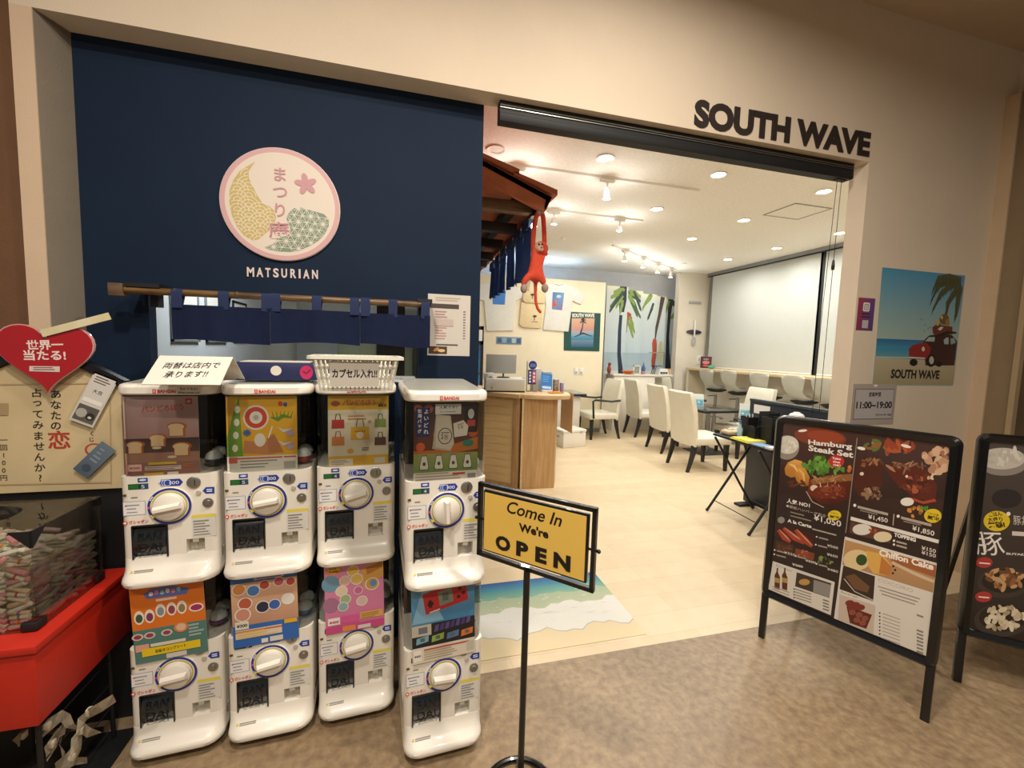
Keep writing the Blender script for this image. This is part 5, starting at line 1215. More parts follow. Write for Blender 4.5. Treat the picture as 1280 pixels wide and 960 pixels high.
for x, y, s in ((430, 745, '¥500'), (428, 795, '¥650'), (185, 785, '¥350'), (230, 852, '¥500'), (305, 830, '¥800'), (430, 880, '¥480')): pr.text(s, A(x, y), A(x+62, y+17), .018, '#d6cdc3', .01)
def B(x, y): return (940+x*.29167, 640+y*.29167)
def QB(a, b, c, d, col, col2=None): pr.quad(B(*a), B(*b), B(*c), B(*d), col, col2)
QB((90, 210), (355, 300), (338, 442), (70, 330), '#d2cbc0'); pr.text('Beverage', B(104, 232), B(172, 258), .014, '#7a7068', .0)
for x in (108, 140): pr.poly([B(x-11, 318+x*.08), B(x+11, 325+x*.08), B(x+13, 275+x*.05), B(x+4, 258), B(x+5, 240), B(x-1, 238), B(x-3, 256), B(x-11, 270)], '#5a2c1a').layer(); QB((x-11, 300), (x+11, 305), (x+12, 285), (x-11, 280), '#a88c50')
QB((192, 258), (340, 305), (332, 368), (185, 318), '#3c3530'); QB((265, 290), (338, 312), (332, 366), (262, 342), '#8a8680'); E_b = B(225, 300); pr.ell(E_b[0], E_b[1], 7, 4, '#b98d4a', 14)
for k in range(4): pr.stroke([B(185, 330+k*12), B(185+70, 352+k*12)], .005, '#8d857b'); pr.stroke([B(304, 375+k*13), B(330, 384+k*13)], .006, '#6f675f'); q = B(181, 330+k*12); pr.ell(q[0], q[1], 1., 1., '#2a2522', 8)
for k in range(2): pr.stroke([B(88, 318+k*12), B(160, 345+k*12)], .004, '#8d857b')
# right photos
Q((600, 125), (1150, 210), (1110, 470), (575, 470), '#46302a', '#2f2220')
blob(720, 180, 80, 36, ['#5c6a30', '#7a8a48', '#8b5a34'], 14, 9, .4); blob(830, 180, 100, 36, ['#8f3f28', '#a5512f', '#7a3322'], 14, 10, .45); E_(625, 185, 24, 9, '#e6ded2', rot=.2); E_(880, 172, 30, 9, '#e2d6c8', rot=.25)
pr.poly([A(*q) for q in ((600, 250), (700, 235), (745, 270), (745, 400), (690, 480), (610, 460), (580, 400))], '#4c241b').layer(); blob(680, 265, 60, 24, ['#7d5238', '#956a4a', '#5f3523'], 14, 11, .4); blob(685, 440, 55, 45, ['#6a4a38', '#8a6a52', '#3f2820', '#a58468'], 26, 12, .28); E_(628, 330, 12, 10, '#d6c4b2')
pr.poly([A(*q) for q in ((750, 290), (860, 265), (1000, 310), (1060, 400), (1045, 490), (930, 470), (830, 390))], '#58261a').layer(); blob(880, 290, 110, 20, ['#8a6248', '#a07a5c', '#6a4230'], 18, 13, .35); blob(940, 390, 90, 60, ['#5f2c1e', '#7a3a26', '#48201a', '#a0553a'], 34, 14, .25); E_(885, 345, 8, 8, '#e0cdb8'); pr.stroke([A(900, 470), A(980, 495), A(1050, 480)], .010, '#a5452e')
blob(1060, 250, 85, 70, ['#b58a6c', '#c9a284', '#95684c', '#a8785a'], 30, 15, .35); blob(1030, 345, 30, 20, ['#d6bfa5', '#c29c80'], 8, 16, .4)
E_(887, 490, 38, 24, '#ddd6ca'); blob(940, 545, 45, 32, ['#b5702f', '#c98538', '#8a5a2a'], 14, 17, .35); blob(985, 525, 40, 16, ['#4f7a2a', '#5e8a34'], 8, 18, .4); E_(1034, 570, 50, 40, '#d6b92a', 30); pr.text('ごはん大盛', A(1002, 558), A(1066, 572), .012, '#2a2110', .02); pr.text('無料!', A(1002, 590), A(1070, 602), .028, '#2a2110', .05)
for x, y in ((588, 510), (836, 572)): E_(x, y, 9, 9, '#e6ded2', 12); pr.stroke([A(x+16, y+8), A(x+190, y+52)], .010, '#a89c90'); pr.stroke([A(x+30, y+28), A(x+130, y+52)], .005, '#82776d')
pr.text('¥1,450', A(664, 590), A(776, 614), .034, '#e0d8ce', .012); pr.text('¥1,850', A(914, 656), A(1040, 690), .036, '#e0d8ce', .012); pr.stroke([A(812, 560), A(806, 625)], .003, '#a89c90')
pr.quad(A(566, 574), A(1070, 708), A(1066, 728), A(563, 594), '#ddd6cb')
Q((565, 600), (800, 660), (790, 728), (556, 668), '#5a3a2c'); E_(630, 648, 55, 32, '#d5cfc4'); E_(748, 690, 52, 30, '#d8c8a4'); blob(690, 660, 22, 14, ['#b5512f', '#a03a28'], 5, 20, .5)
pr.text('TOPPING', A(812, 688), A(936, 720), .026, '#e4dcd2', .05)
for k in range(2): E_(812, 712+k*22, 7, 7, '#e6ded2', 10); pr.stroke([A(826, 716+k*22), A(885, 732+k*22)], .007, '#a89c90'); pr.text('¥150', A(968, 762+k*26), A(1050, 784+k*26), .024, '#d9d0c6', .01)
# cake and drinks block
Q((532, 688), (1062, 842), (1045, 914), (510, 914), '#d4ccc0'); QB((398, 108), (797, 220), (752, 618), (352, 455), '#d4cdc2')
QB((400, 118), (790, 228), (775, 345), (388, 225), '#b88a58', '#a8835e'); QB((590, 175), (790, 228), (785, 280), (600, 215), '#9c5a34'); q = B(450, 205); pr.ell(q[0], q[1], 17, 13, '#d8c090', 22); q = B(470, 205); pr.ell(q[0], q[1], 7, 7, '#2f4a22', 16); q = B(540, 215); pr.poly([B(490, 165), B(560, 180), B(600, 230), B(590, 275), B(520, 262), B(500, 235)], '#d6a552').layer(); pr.poly([B(555, 190), B(600, 235), B(590, 275), B(545, 262)], '#b8743a').layer()
for x, y in ((606, 232), (614, 248), (604, 262)): q = B(x, y); pr.ell(q[0], q[1], 1.6, 1.6, '#3a2a20', 8)
pr.stroke([B(600, 215), B(690, 260), B(785, 300)], .012, '#c9b496'); pr.text('Chiffon Cake', B(545, 185), B(778, 250), .042, '#ece4d8', .04)
QB((392, 228), (528, 275), (520, 382), (376, 330), '#33271f'); pr.poly([B(400, 275), B(440, 265), B(505, 320), B(495, 345), B(440, 330)], '#6a4a30').layer(); pr.stroke([B(395, 285), B(440, 340), B(520, 378)], .004, '#b5aea4'); blob(0, 0, .001, .001, ['#000000'], 1, 1)
pr.text('Beverage', B(382, 348), B(455, 372), .018, '#7a7068')
QB((376, 352), (530, 400), (520, 522), (368, 460), '#c2b0a0'); pr.poly([B(405, 400), B(515, 440), B(490, 500), B(420, 475)], '#5a241c').layer()
for x, y in ((420, 390), (445, 398), (430, 412), (465, 408)): q = B(x, y); pr.ell(q[0], q[1], 6, 4, '#7a2f26', 10)
for x, y in ((430, 430), (460, 440), (485, 455), (450, 462), (475, 475)): q = B(x, y); pr.ell(q[0], q[1], 4.5, 3.5, '#8a4a3c', 10)
pr.text('COCORO', B(540, 296), B(690, 345), .022, '#b5a394')
for k in range(3): pr.stroke([B(540+8*k, 318+k*16), B(720-10*k, 372+k*12)], .005, '#958c82')
for k in range(8):
    q = B(548, 432+k*15); pr.ell(q[0], q[1], 1.1, 1.1, '#2a2522', 8); pr.stroke([B(560, 434+k*15), B(635, 460+k*15)], .004, '#a59c92'); pr.stroke([B(706, 490+k*15 if k else 440), B(735, 500+k*15 if k else 450)], .007, '#857c73')
pr.stroke([A(602, 125), A(560, 480), A(536, 668)], .003, '#8a7d74')
pr.build('menu_print', t, pl.mat(.0003), GLOSS)
# second board, cut by the right edge of the picture
L2 = GP(1196, 852, 0)
t, pl, hw, z0, z1, W_ = aboard(L2, (.72, -.69, 0), .560, 'black framed menu board with pork bowl photos at the right edge', H=1.040)
pr = Pr(pl); pr.hs = .62
pr.poly([(-hw, z0), (hw, z0), (hw, z1), (-hw, z1)], ['#241d1c', '#241d1c', '#4b413a', '#4b413a'], raw=True).layer()
def A(x, y): return (1170+x*.3754, 520+y*.375)
E_(215, 155, 85, 52, '#6a625a', 26); E_(212, 142, 80, 36, '#b5ada0', 26)
def blob2(cx, cy, rx, ry, cols, n, seed, sz=.3):
    r = random.Random(seed)
    for k in range(n):
        a = r.uniform(0, 2*PI); q = math.sqrt(r.random()); s = r.uniform(.5, 1)*sz; x, y = A(cx+rx*q*math.cos(a), cy+ry*q*math.sin(a)); pr.ell(x, y, rx*s*.375, ry*s*.375, r.choice(cols), 9, rot=r.uniform(0, 3))
def E_(x, y, rx, ry, c, n=22, rot=0.): q = A(x, y); pr.ell(q[0], q[1], rx*.375, ry*.375, c, n, rot=rot)
E_(225, 165, 75, 34, '#857c72', 26); E_(220, 142, 78, 36, '#b8b0a4', 26); blob2(222, 135, 66, 24, ['#c9c2b6', '#b0a89b'], 20, 1)
E_(235, 275, 50, 32, '#2a2422', 24); E_(202, 350, 44, 34, '#d6b92a', 28); pr.text('ごはん', A(178, 336), A(222, 332), .030, '#2a2110', .03); pr.text('大盛り', A(174, 354), A(224, 351), .030, '#2a2110', .03); pr.text('無料!', A(176, 374), A(232, 372), .040, '#2a2110', .06)
E_(241, 326, 7, 7, '#e6ded2', 12); pr.text('豚丼', A(258, 362), A(310, 366), .060, '#c9c0b5', .0); pr.quad(A(253, 384), A(320, 388), A(320, 402), A(253, 398), '#cfc6bb'); pr.text('豚', A(136, 462), A(232, 466), .150, '#e2dad0', .0); pr.text('BUTADON', A(234, 462), A(330, 468), .014, '#cfc6bb', .05)
E_(225, 555, 88, 52, '#3c332e', 28); E_(228, 550, 76, 40, '#251e1b', 28); blob2(230, 540, 66, 34, ['#a5784c', '#8a5a34', '#bd9468', '#6a4428'], 44, 5, .26); E_(160, 488, 28, 18, '#a83430', 18); pr.quad(A(143, 487), A(179, 490), A(179, 494), A(143, 491), '#e8ded4')
E_(218, 680, 92, 56, '#3c332e', 28); E_(222, 672, 80, 46, '#251e1b', 28); blob2(225, 672, 70, 38, ['#bfae90', '#cfc0a4', '#a39172', '#d9ccb4'], 44, 6, .26); E_(157, 602, 28, 18, '#a83430', 18); pr.quad(A(141, 600), A(176, 603), A(176, 607), A(141, 604), '#e8ded4')
pr.build('menu_print', t, pl.mat(.0003), GLOSS)
pr = Pr()
for zc_, c1, c2, sd in ((.47, '#3c332e', ['#a5784c', '#8a5a34', '#bd9468', '#6a4428'], 3), (.30, '#3c332e', ['#bfae90', '#cfc0a4', '#a39172'], 4)):
    pr.ell(.13, zc_, .10, .058, c1, 26); pr.ell(.13, zc_+.006, .088, .046, '#251e1b', 26); r_ = random.Random(sd)
    for k in range(30): a_ = r_.uniform(0, 6.3); q_ = math.sqrt(r_.random()); pr.ell(.13+.07*q_*math.cos(a_), zc_+.006+.034*q_*math.sin(a_), r_.uniform(.010, .020), r_.uniform(.007, .013), r_.choice(c2), 9, rot=a_)
pr.ell(.06, .93, .12, .05, '#857c72', 28); pr.ell(.06, .945, .11, .035, '#b8b0a4', 28); pr.lines(.0, .62, .22, 4, .030, .010, '#a89c90')
pr.build('menu_print_side', t, pl.mat(.0003), GLOSS)
pr = Pr(pl); pr.quad(A(97, 700), A(178, 735), A(177, 746), A(95, 714), '#c9c4ba'); pr.build('price_strip', t, pl.mat(.0022), GLOSS)
# beach picture mat on the shop floor
MX0, MX1, MY0, MY1 = .16, 1.13, 1.665, 2.238
t = T('floor_mat', 'beach and surf picture mat lying on the shop floor', 'mat', (0, 0, 0))
t.location = ((MX0+MX1)/2, (MY0+MY1)/2, 0); WM[t.name] = Matrix.Translation(t.location)
MB().box(MX0-t.location.x, MX1-t.location.x, MY0-t.location.y, MY1-t.location.y, .0, .0015).obj('mat_sheet', mat('mat vinyl', '#c9b284', .4, var=.02), t)
w, h = MX1-MX0, MY1-MY0; pl = Plane((MX0, MY0, .0018), (1, 0, 0), (0, 1, 0)); p = Pr()
def band(y0, y1, c0, c1, wob0=0., wob1=0., s=0):
    n = 24; r = random.Random(s); A0 = [y0+(wob0*math.sin(k*.9+s)+wob0*.6*math.sin(k*2.3+s) if wob0 else 0) for k in range(n+1)]; A1 = [y1+(wob1*math.sin(k*.7+s*2) if wob1 else 0) for k in range(n+1)]
    for k in range(n): p.poly([(w*k/n, h*A0[k]), (w*(k+1)/n, h*A0[k+1]), (w*(k+1)/n, h*A1[k+1]), (w*k/n, h*A1[k])], [c0, c0, c1, c1])
    p.layer()
band(0, .32, '#d6c49c', '#cdbb95'); band(.20, .70, '#a9a698', '#c3c0b4', .035, 0, 3); band(.212, .72, '#d2cfc6', '#cfcfc8', .035, 0, 3); band(.55, .80, '#a9b090', '#8fa58a', .03, .0, 5); band(.72, .88, '#6f9d86', '#2f7f8a', .015, 0, 6); band(.86, 1.0, '#2b7f95', '#163f86', .008, 0, 7)
rr = random.Random(5)
for k in range(70): x, y = rr.uniform(0, w*.95), h*rr.uniform(.34, .75); p.stroke([(x, y), (x+rr.uniform(.01, .05), y+rr.uniform(-.008, .008))], [.004, .001], rr.choice(['#d9d6ce', '#b9b8ac', '#dedbd3']))
p.build('mat_print', t, pl.mat(0))
# ================================================================== little tiled eave with beams, noren and hanging monkey
m_terra = mat('terracotta boards', '#c8714c', .65, var=.10, scale=14)
m_tile = mat('terracotta tile', '#c06a48', .6, var=.12, scale=10, bump=.1)
m_beam = wood_mat('light beam wood', '#5f452d', '#8c6a48', 0, .6, 5, 12)
m_beamd = mat('dark beam', '#2c231d', .6, var=.2, scale=14)
RY0, RY1 = 2.35, 4.70
tip = YP(690, 246, RY0); top = YP(603, 199, RY0); sl = (top.z-tip.z)/(top.x-tip.x); xl = -.30
t = T('tiled_eave', 'terracotta tiled eave on wooden beams jutting out past the navy panel', 'roof', (tip.x, RY0, 0))
def rz_(x): return tip.z+sl*(x-tip.x)
x0 = xl-tip.x
MB().prism([(0, tip.z), (x0, rz_(xl)), (x0, rz_(xl)-.030), (-.012, tip.z-.030)], 0, RY1-RY0, 'y').obj('roof_deck', m_terra, t)
MB().prism([(0, tip.z-.004), (x0, rz_(xl)-.004), (x0, rz_(xl)-.10), (-.045, tip.z-.088)], 0, .03, 'y').obj('gable_board', m_terra, t)
MB().prism([(-.002, tip.z-.004), (-.03, tip.z+.01), (-.045, tip.z-.07), (-.03, tip.z-.075)], 0, RY1-RY0, 'y').obj('eave_board', m_terra, t)
nt_ = 5
for k in range(nt_):
    a = x0*k/nt_; bb = x0*(k+1)/nt_; za, zb_ = rz_(tip.x+a), rz_(tip.x+bb)
    for j in range(6):
        y0 = j*(RY1-RY0)/6; y1 = y0+(RY1-RY0)/6-.006
        MB().prism([(a+.025, za+.004-.025*sl*-1*0), (bb-.004, zb_+.004), (bb-.004, zb_+.020), (a+.025, za+.034)], y0-.02 if j == 0 else y0, y1, 'y').obj('roof_tile', m_tile, t)
# beams running out towards the eave
e1 = YP(668, 262, 2.45); XE = e1.x
def beam(px_, py_, Y, hh, name, m, xe=None):
    q = YP(px_, py_, Y); MB().box(-.9, q.x-tip.x, Y-RY0-.03, Y-RY0+.03, q.z-hh/2, q.z+hh/2, bevel=.004).obj(name, m, t); return q
q1 = beam(664, 262, 2.45, .062, 'beam', m_beam)
MB().box(q1.x-tip.x-.004, q1.x-tip.x+.03, .065, .145, q1.z-.045, q1.z+.045).obj('beam_bracket', m_blackm, t)
q = YP(651, 247, 2.42); MB().box(q.x-tip.x-.028, q.x-tip.x+.028, .02, 2.2, q.z-.028, q.z+.028, bevel=.004).obj('purlin', m_beamd, t)
r668 = XE/2.45
for bx_, by_ in ((645, 287), (628, 306), (616, 321), (608, 330)):
    d_ = ray(bx_, by_); Yb = min(q1.x/(d_.x/d_.y), 4.6); beam(bx_, by_, Yb, .06, 'beam', m_beamd)
MB().box(-.95, -.80, .1, 2.2, 0, q1.z-.03).obj('support_wall', m_beamd, t)
# noren along the eave
n0 = YP(665, 274, 2.52); XN = n0.x; n1 = XP(613, 335, XN); nb0 = XP(663, 346, XN); nb1 = XP(613, 374, XN)
t = T('eave_noren', 'row of dark blue noren cloths hanging under the terracotta eave', 'curtain', (XN, n0.y, 0))
MB().cyl((0, -.03, n0.z+.015), (0, n1.y-n0.y, n1.z+.012), .010, n=8).obj('rail', m_wst, t)
m_nor2 = mat('indigo noren cloth', '#465a82', .85, var=.1, scale=20)
npan = 6; Ln = n1.y-n0.y
for k in range(npan):
    y0, y1 = Ln*k/npan+.006, Ln*(k+1)/npan-.006; vs = []; nx, nz = 10, 4
    for j in range(nz+1):
        for i in range(nx+1):
            u, v = i/nx, j/nz; yy = y0+(y1-y0)*u; zt_ = n0.z+(n1.z-n0.z)*yy/Ln-.035; zb_ = nb0.z+(nb1.z-nb0.z)*yy/Ln
            vs.append((.02*math.sin(u*7+k*1.3)*(1-v*.7), yy, zb_+(zt_-zb_)*v))
    MB().faces(vs, [(j*(nx+1)+i, j*(nx+1)+i+1, (j+1)*(nx+1)+i+1, (j+1)*(nx+1)+i) for j in range(nz) for i in range(nx)]).solidify(.003).obj('cloth', m_nor2, t)
    for lx in (y0+.04, (y0+y1)/2, y1-.04):
        zt_ = n0.z+(n1.z-n0.z)*lx/Ln; MB().box(-.013, .013, lx-.022, lx+.022, zt_-.04, zt_+.027).obj('loop', m_nor2, t)
# plush monkey hanging by its arms
MYY = 2.40
def MP(x, y, dy=0.): q = YP(x, y, MYY); return Vector((q.x, q.y+dy, q.z))
hook = MP(674, 268); t = T('plush_monkey', 'orange red plush monkey hanging by long arms from the beam end', 'plush toy', hook)
bm = bmesh.new(); sk = bm.verts.layers.skin.verify()
def sv(x, y, r, dy=0., root=False):
    v = bm.verts.new(MP(x, y, dy)-hook); v[sk].radius = (r, r); v[sk].use_root = root; return v
hip = sv(669, 343, .036, 0, True); bel = sv(670, 332, .034); che = sv(672, 322, .030); neck = sv(674, 316, .022)
bm.edges.new((hip, bel)); bm.edges.new((bel, che)); bm.edges.new((che, neck))
shl = sv(667, 317, .018, -.01); bm.edges.new((che, shl)); p_ = shl
for x, y, dy in ((665.5, 304, -.012), (666.5, 288, -.012), (669, 272, -.015), (672, 267, -.03)):
    v = sv(x, y, .0145, dy); bm.edges.new((p_, v)); p_ = v
shr = sv(680, 317, .018, .01); bm.edges.new((che, shr)); p_ = shr
for x, y, dy in ((681.5, 304, .012), (681, 288, .012), (679, 272, .0), (676, 266.5, -.02)):
    v = sv(x, y, .0145, dy); bm.edges.new((p_, v)); p_ = v
kl = sv(658, 347, .021, -.03); bm.edges.new((hip, kl)); v = sv(653, 353, .018, -.03); bm.edges.new((kl, v)); v2 = sv(653, 359, .015, -.02); bm.edges.new((v, v2))
kr = sv(677, 350, .021, -.02); bm.edges.new((hip, kr)); v = sv(678.5, 357, .017, -.02); bm.edges.new((kr, v))
tl = sv(671, 352, .012, .02); bm.edges.new((hip, tl)); p_ = tl
for x, y in ((670.5, 365), (671, 377), (673.5, 386), (678, 391)):
    v = sv(x, y, .0095, .02); bm.edges.new((p_, v)); p_ = v
me = bpy.data.meshes.new('body'); bm.to_mesh(me); bm.free(); m_pl = mat('orange plush', '#e25238', .95, var=.10, scale=60, bump=.5, bscale=300); me.materials.append(m_pl)
o = place('body', me, t); md = o.modifiers.new('skin', 'SKIN'); md.use_smooth_shade = True; md.use_x_symmetry = False; s2 = o.modifiers.new('sub', 'SUBSURF'); s2.levels = 2; s2.render_levels = 2
hd = MP(676, 311)-hook
hb = MB().ball(hd, .044, 16, (1, .95, .95)).ball(hd+Vector((.030, .0, -.026)), .014, 8).ball(hd+Vector((-.040, .01, .004)), .012, 8)
ho = hb.obj('head', m_pl, t, angle=180)
m_face = mat('cream plush', '#e2b79a', .95, var=.05, scale=60)
MB().ball(hd+Vector((-.016, -.022, .004)), .030, 14, (1, .75, .95)).ball(hd+Vector((-.014, -.040, -.012)), .016, 10, (1.1, .7, .8)).obj('face', m_face, ho, angle=180)
for dx, dz in ((-.026, .014), (-.006, .016)): MB().ball(hd+Vector((dx, -.043, dz)), .006, 8).obj('eye', m_black, ho)
MB().ball(hd+Vector((-.014, -.053, -.006)), .0045, 8).obj('nose', m_black, ho)
m_paw = mat('grey paw plush', '#b79b8c', .95, var=.06)
for x, y, dy in ((653, 361.5, -.03), (679, 361, -.03)): MB().ball(MP(x, y, dy)-hook, .022, 12, (.9, 1.1, 1.2)).obj('foot', m_paw, t, angle=180)
for x, y, dy in ((672, 267, -.03), (676, 266, -.02)): MB().ball(MP(x, y, dy)-hook, .016, 10).obj('hand', m_paw, t, angle=180)
lp = MP(674, 277, .10); t = T('bare_bulb', 'small lit bulb glowing behind the monkey arms', 'lamp', lp)
MB().ball((0, 0, 0), .018, 10, (1, 1, 1.2)).obj('bulb', m_lampglow, t); MB().cyl((0, 0, .018), (0, 0, .05), .010, n=10).obj('socket', m_blackm, t)

# ================================================================== reception counter
m_oakh = wood_mat('oak planks', '#d6b47c', '#e6c998', 0, .45, 4, 16)
m_oakv = wood_mat('oak vertical veneer', '#ab8556', '#c9a271', 2, .45, 4, 16)
m_oakt = wood_mat('oak top', '#c9a878', '#dfc399', 0, .4, 4, 14)
P1 = Vector((1.075, 3.78, 0)); dL = Vector((.62, -.57, 0)).normalized(); P0 = P1-dL*.80; CZ = .905
t = T('reception_counter', 'oak reception counter with horizontal planks on its front', 'counter', P1, math.atan2(dL.y, dL.x))
MB().box(-.80, -.02, .03, .50, .02, CZ-.04).obj('body', m_oakh, t)
npk = 11
pme = MB().box(-.78, -.065, .012, .032, 0, (CZ-.10)/npk-.002).mesh('plank', m_oakh)
for k in range(npk): place('plank', pme, t, (0, 0, .04+k*(CZ-.10)/npk))
MB().box(-.80, -.78, .0, .034, .02, CZ-.04).box(-.065, 0, 0, .034, .0, CZ-.04, bevel=.002).box(-.78, -.065, 0, .034, CZ-.065, CZ-.04).box(-.78, -.065, .005, .034, 0, .04).obj('front_frame', m_oakv, t)
MB().box(-.82, .01, -.02, .52, CZ-.04, CZ, bevel=.004).obj('counter_top', m_oakt, t)
t = T('counter_end', 'oak counter end with dark upright veneer and rounded top', 'counter', (1.26, 4.0, 0))
out = [(1.105, 3.785), (1.12, 3.765), (1.435, 3.755), (1.52, 3.95), (1.53, 4.26), (1.43, 4.14)]
MB().prism([(x-1.26, y-4.0) for x, y in out], .0, CZ-.04).obj('end_panel', m_oakv, t)
arc = [(1.06, 3.775)] + [(1.10+.47*(k/12), 3.75-.085*math.sin(PI*min(1, k/12*1.0)*.75)+.0*k) for k in range(1, 12)] + [(1.58, 3.78), (1.63, 3.95), (1.60, 4.30), (1.45, 4.15)]
MB().prism([(x-1.26, y-4.0) for x, y in arc], CZ-.04, CZ, bevel=.004).obj('rounded_top', m_oakt, t)
MB().box(-.165, -.145, -.245, -.235, 0, CZ-.04).obj('corner_post', m_oakt, t)
q = XP(703, 512, 1.66); tt = T('hanging_notice', 'beige notice sheet hanging at the side of the counter end', 'paper', (1.66, 4.05, .50))
MB().box(-.002, .002, -.16, .16, 0, .40).obj('sheet', mat('kraft notice', '#c9b08a', .7, var=.06), tt)
# things on the counter
m_wplast = mat('off-white plastic', '#cfcdc2', .4, var=.02); m_gplast = mat('grey plastic', '#aeb0ad', .4, var=.03)
c = GP(632, 491, CZ); cr = math.radians(-8)
t = T('cash_drawer', 'off-white cash drawer with a key on the counter', 'cash drawer', (c.x+.01, c.y+.05, CZ+.001), cr)
MB().box(-.19, .19, 0, .36, .012, .125, bevel=.005).obj('body', m_wplast, t); MB().box(-.19, .19, .0, .36, 0, .012).obj('base', m_blackm, t); MB().cyl((-.13, -.006, .04), (-.13, .0, .04), .008, n=12).box(-.132, -.128, -.012, -.005, .02, .05).obj('key', m_steel, t)
zt2 = CZ+.127
t = T('monitor', 'thin grey register monitor seen from behind on the cash drawer', 'monitor', (c.x-.0, c.y+.22, zt2), cr)
MB().box(-.15, .15, 0, .012, .045, .235, bevel=.003, rot=Matrix.Rotation(.14, 4, 'X')).obj('screen', m_gplast, t); MB().cyl((.03, .06, .004), (.03, .025, .12), .008, n=10).obj('stand_arm', m_blackm, t); MB().lathe([(0, 0), (.07, 0), (.06, .008), (0, .010)], c=(.03, .05, 0), n=20).obj('stand_foot', m_blackm, t)
t = T('card_reader', 'small white card reader with ring mark on the cash drawer', 'card reader', (c.x-.145, c.y+.11, zt2), cr)
MB().box(-.05, .05, 0, .05, 0, .055, bevel=.006).obj('body', m_wst, t); MB().lathe([(.010, 0), (.016, 0), (.016, -.002), (.010, -.002)], c=(-.025, 0, .032), n=16, axis='y').obj('ring', m_gplast, t); MB().box(.005, .03, -.001, 0, .010, .020).obj('lamp', m_blue, t)
def onC(x, y, z=CZ): return GP(x, y, z)
cx_ = 1.12
t = T('sign_stand', 'blue and white promotional sign with round top on the counter', 'sign', (1.265, 4.02, CZ+.001))
MB().cyl((-.05, .01, 0), (-.05, .01, .30), .005, n=8).box(-.055, .05, -.02, .02, 0, .006).obj('stand', m_steel, t); MB().box(-.042, .042, 0, .006, .07, .215, bevel=.001).lathe([(0, 0), (.042, 0), (.042, .006), (0, .006)], c=(.005, 0, .262), n=24, axis='y').obj('board', m_blue, t)
p = Pr(); p.rect(-.040, .072, .0, .213, '#1d2c70'); p.rect(.002, .085, .040, .205, '#c65a72'); [p.rect(-.030, .088+.030*k, -.010, .108+.030*k, '#e6e6ee') for k in range(4)]; [p.rect(.010, .095+.036*k, .032, .118+.036*k, '#ece4e6') for k in range(3)]
for k in range(3): p.rect(-.028+.004*k, .245+.012*k, .038-.004*k, .250+.012*k, '#9fb4dc')
p.build('sign_print', t, WM[t.name] @ Matrix.Translation((0, -.0004, 0)))
for nm, lb, x, y, w_, d_, h_, m_ in (('receipt_printer', 'tall white receipt printer behind the blue sign on the counter', 1.345, 4.09, .085, .10, .225, m_wplast), ('small_box', 'pale grey box between drawer and round sign', 1.215, 4.22, .06, .10, .12, m_gplast), ('leaflet_holder', 'grey leaflet holder behind the blue leaflet', 1.475, 4.16, .10, .05, .19, m_gplast), ('mini_figurine_box', 'small brown mottled box at the counter end', 1.53, 4.02, .05, .05, .12, mat('mottled brown card', '#6f5c50', .6, col2='#b9aca0', scale=40)), ('violet_pack', 'small violet packet at the counter edge', 1.575, 3.98, .03, .04, .09, mat('violet card', '#8d7fb0', .5, var=.08))):
    t = T(nm, lb, 'box', (x, y, CZ+.001), .05)
    MB().box(-w_/2, w_/2, 0, d_, 0, h_, bevel=.004).obj('body', m_, t); MB().box(-w_/2+.006, w_/2-.006, .006, d_-.006, h_, h_+.003).obj('top_plate', m_wst, t)
t = T('blue_leaflet', 'bright blue leaflet leaning in a clear stand on the counter', 'leaflet', (1.415, 4.00, CZ+.001), .12)
o = MB().box(-.062, .062, 0, .004, .02, .185).obj('leaflet', mat('blue leaflet paper', '#2f7fcf', .4, var=.05), t, rot=(-.22, .10, 0)); p = Pr(); p.lines(-.045, .10, .045, 4, .018, .006, '#7fb4e6'); p.rect(-.05, .03, .05, .055, '#c9d8ea'); p.build('leaflet_print', o, WM[o.name] @ Matrix.Translation((0, -.0004, 0)))
MB().box(-.055, .055, -.02, .03, 0, .018).obj('clear_foot', m_wst, t)
t = T('orange_tray', 'small orange coin tray near the counter edge', 'tray', (1.46, 3.86, CZ+.001), .3); MB().box(-.07, .07, -.04, .04, 0, .010, bevel=.004).box(-.07, .07, -.04, -.035, .01, .016).box(-.07, .07, .035, .04, .01, .016).obj('tray', mat('orange plastic', '#d59a4c', .4, var=.05), t)

# ================================================================== partition wall: shirts, bags, poster
pp_ = facing(PY)
m_shirt = mat('white cotton', '#e8e8e2', .9, var=.03, scale=20, bump=.2, bscale=40); m_canvas = mat('natural canvas', '#e6d2a8', .9, var=.05, scale=30, bump=.2, bscale=300)
def outline(pts, Y=PY): return [(YP(x, y, Y).x, YP(x, y, Y).z) for x, y in pts]
def K(x, y): return (590+x*.1875, 320+y*.1875)
def cloth_thing(name, lb, cat, pts, m, part, th=.025, bev=.008, y1=.007):
    q = outline([K(*a) for a in pts]); cx_ = sum(a[0] for a in q)/len(q); zb_ = min(a[1] for a in q)
    t = T(name, lb, cat, (cx_, PY, zb_)); MB().prism([(x-cx_, z-zb_) for x, z in q], -th, -y1, 'y', bevel=bev).obj(part, m, t); return t
t = cloth_thing('t_shirt', 'white T-shirt with flamingo print pinned to the cream wall', 'shirt', [(475, 195), (550, 185), (575, 195), (605, 182), (700, 225), (752, 262), (722, 325), (668, 300), (640, 505), (470, 492), (490, 330), (480, 240)], m_shirt, 'shirt_body')
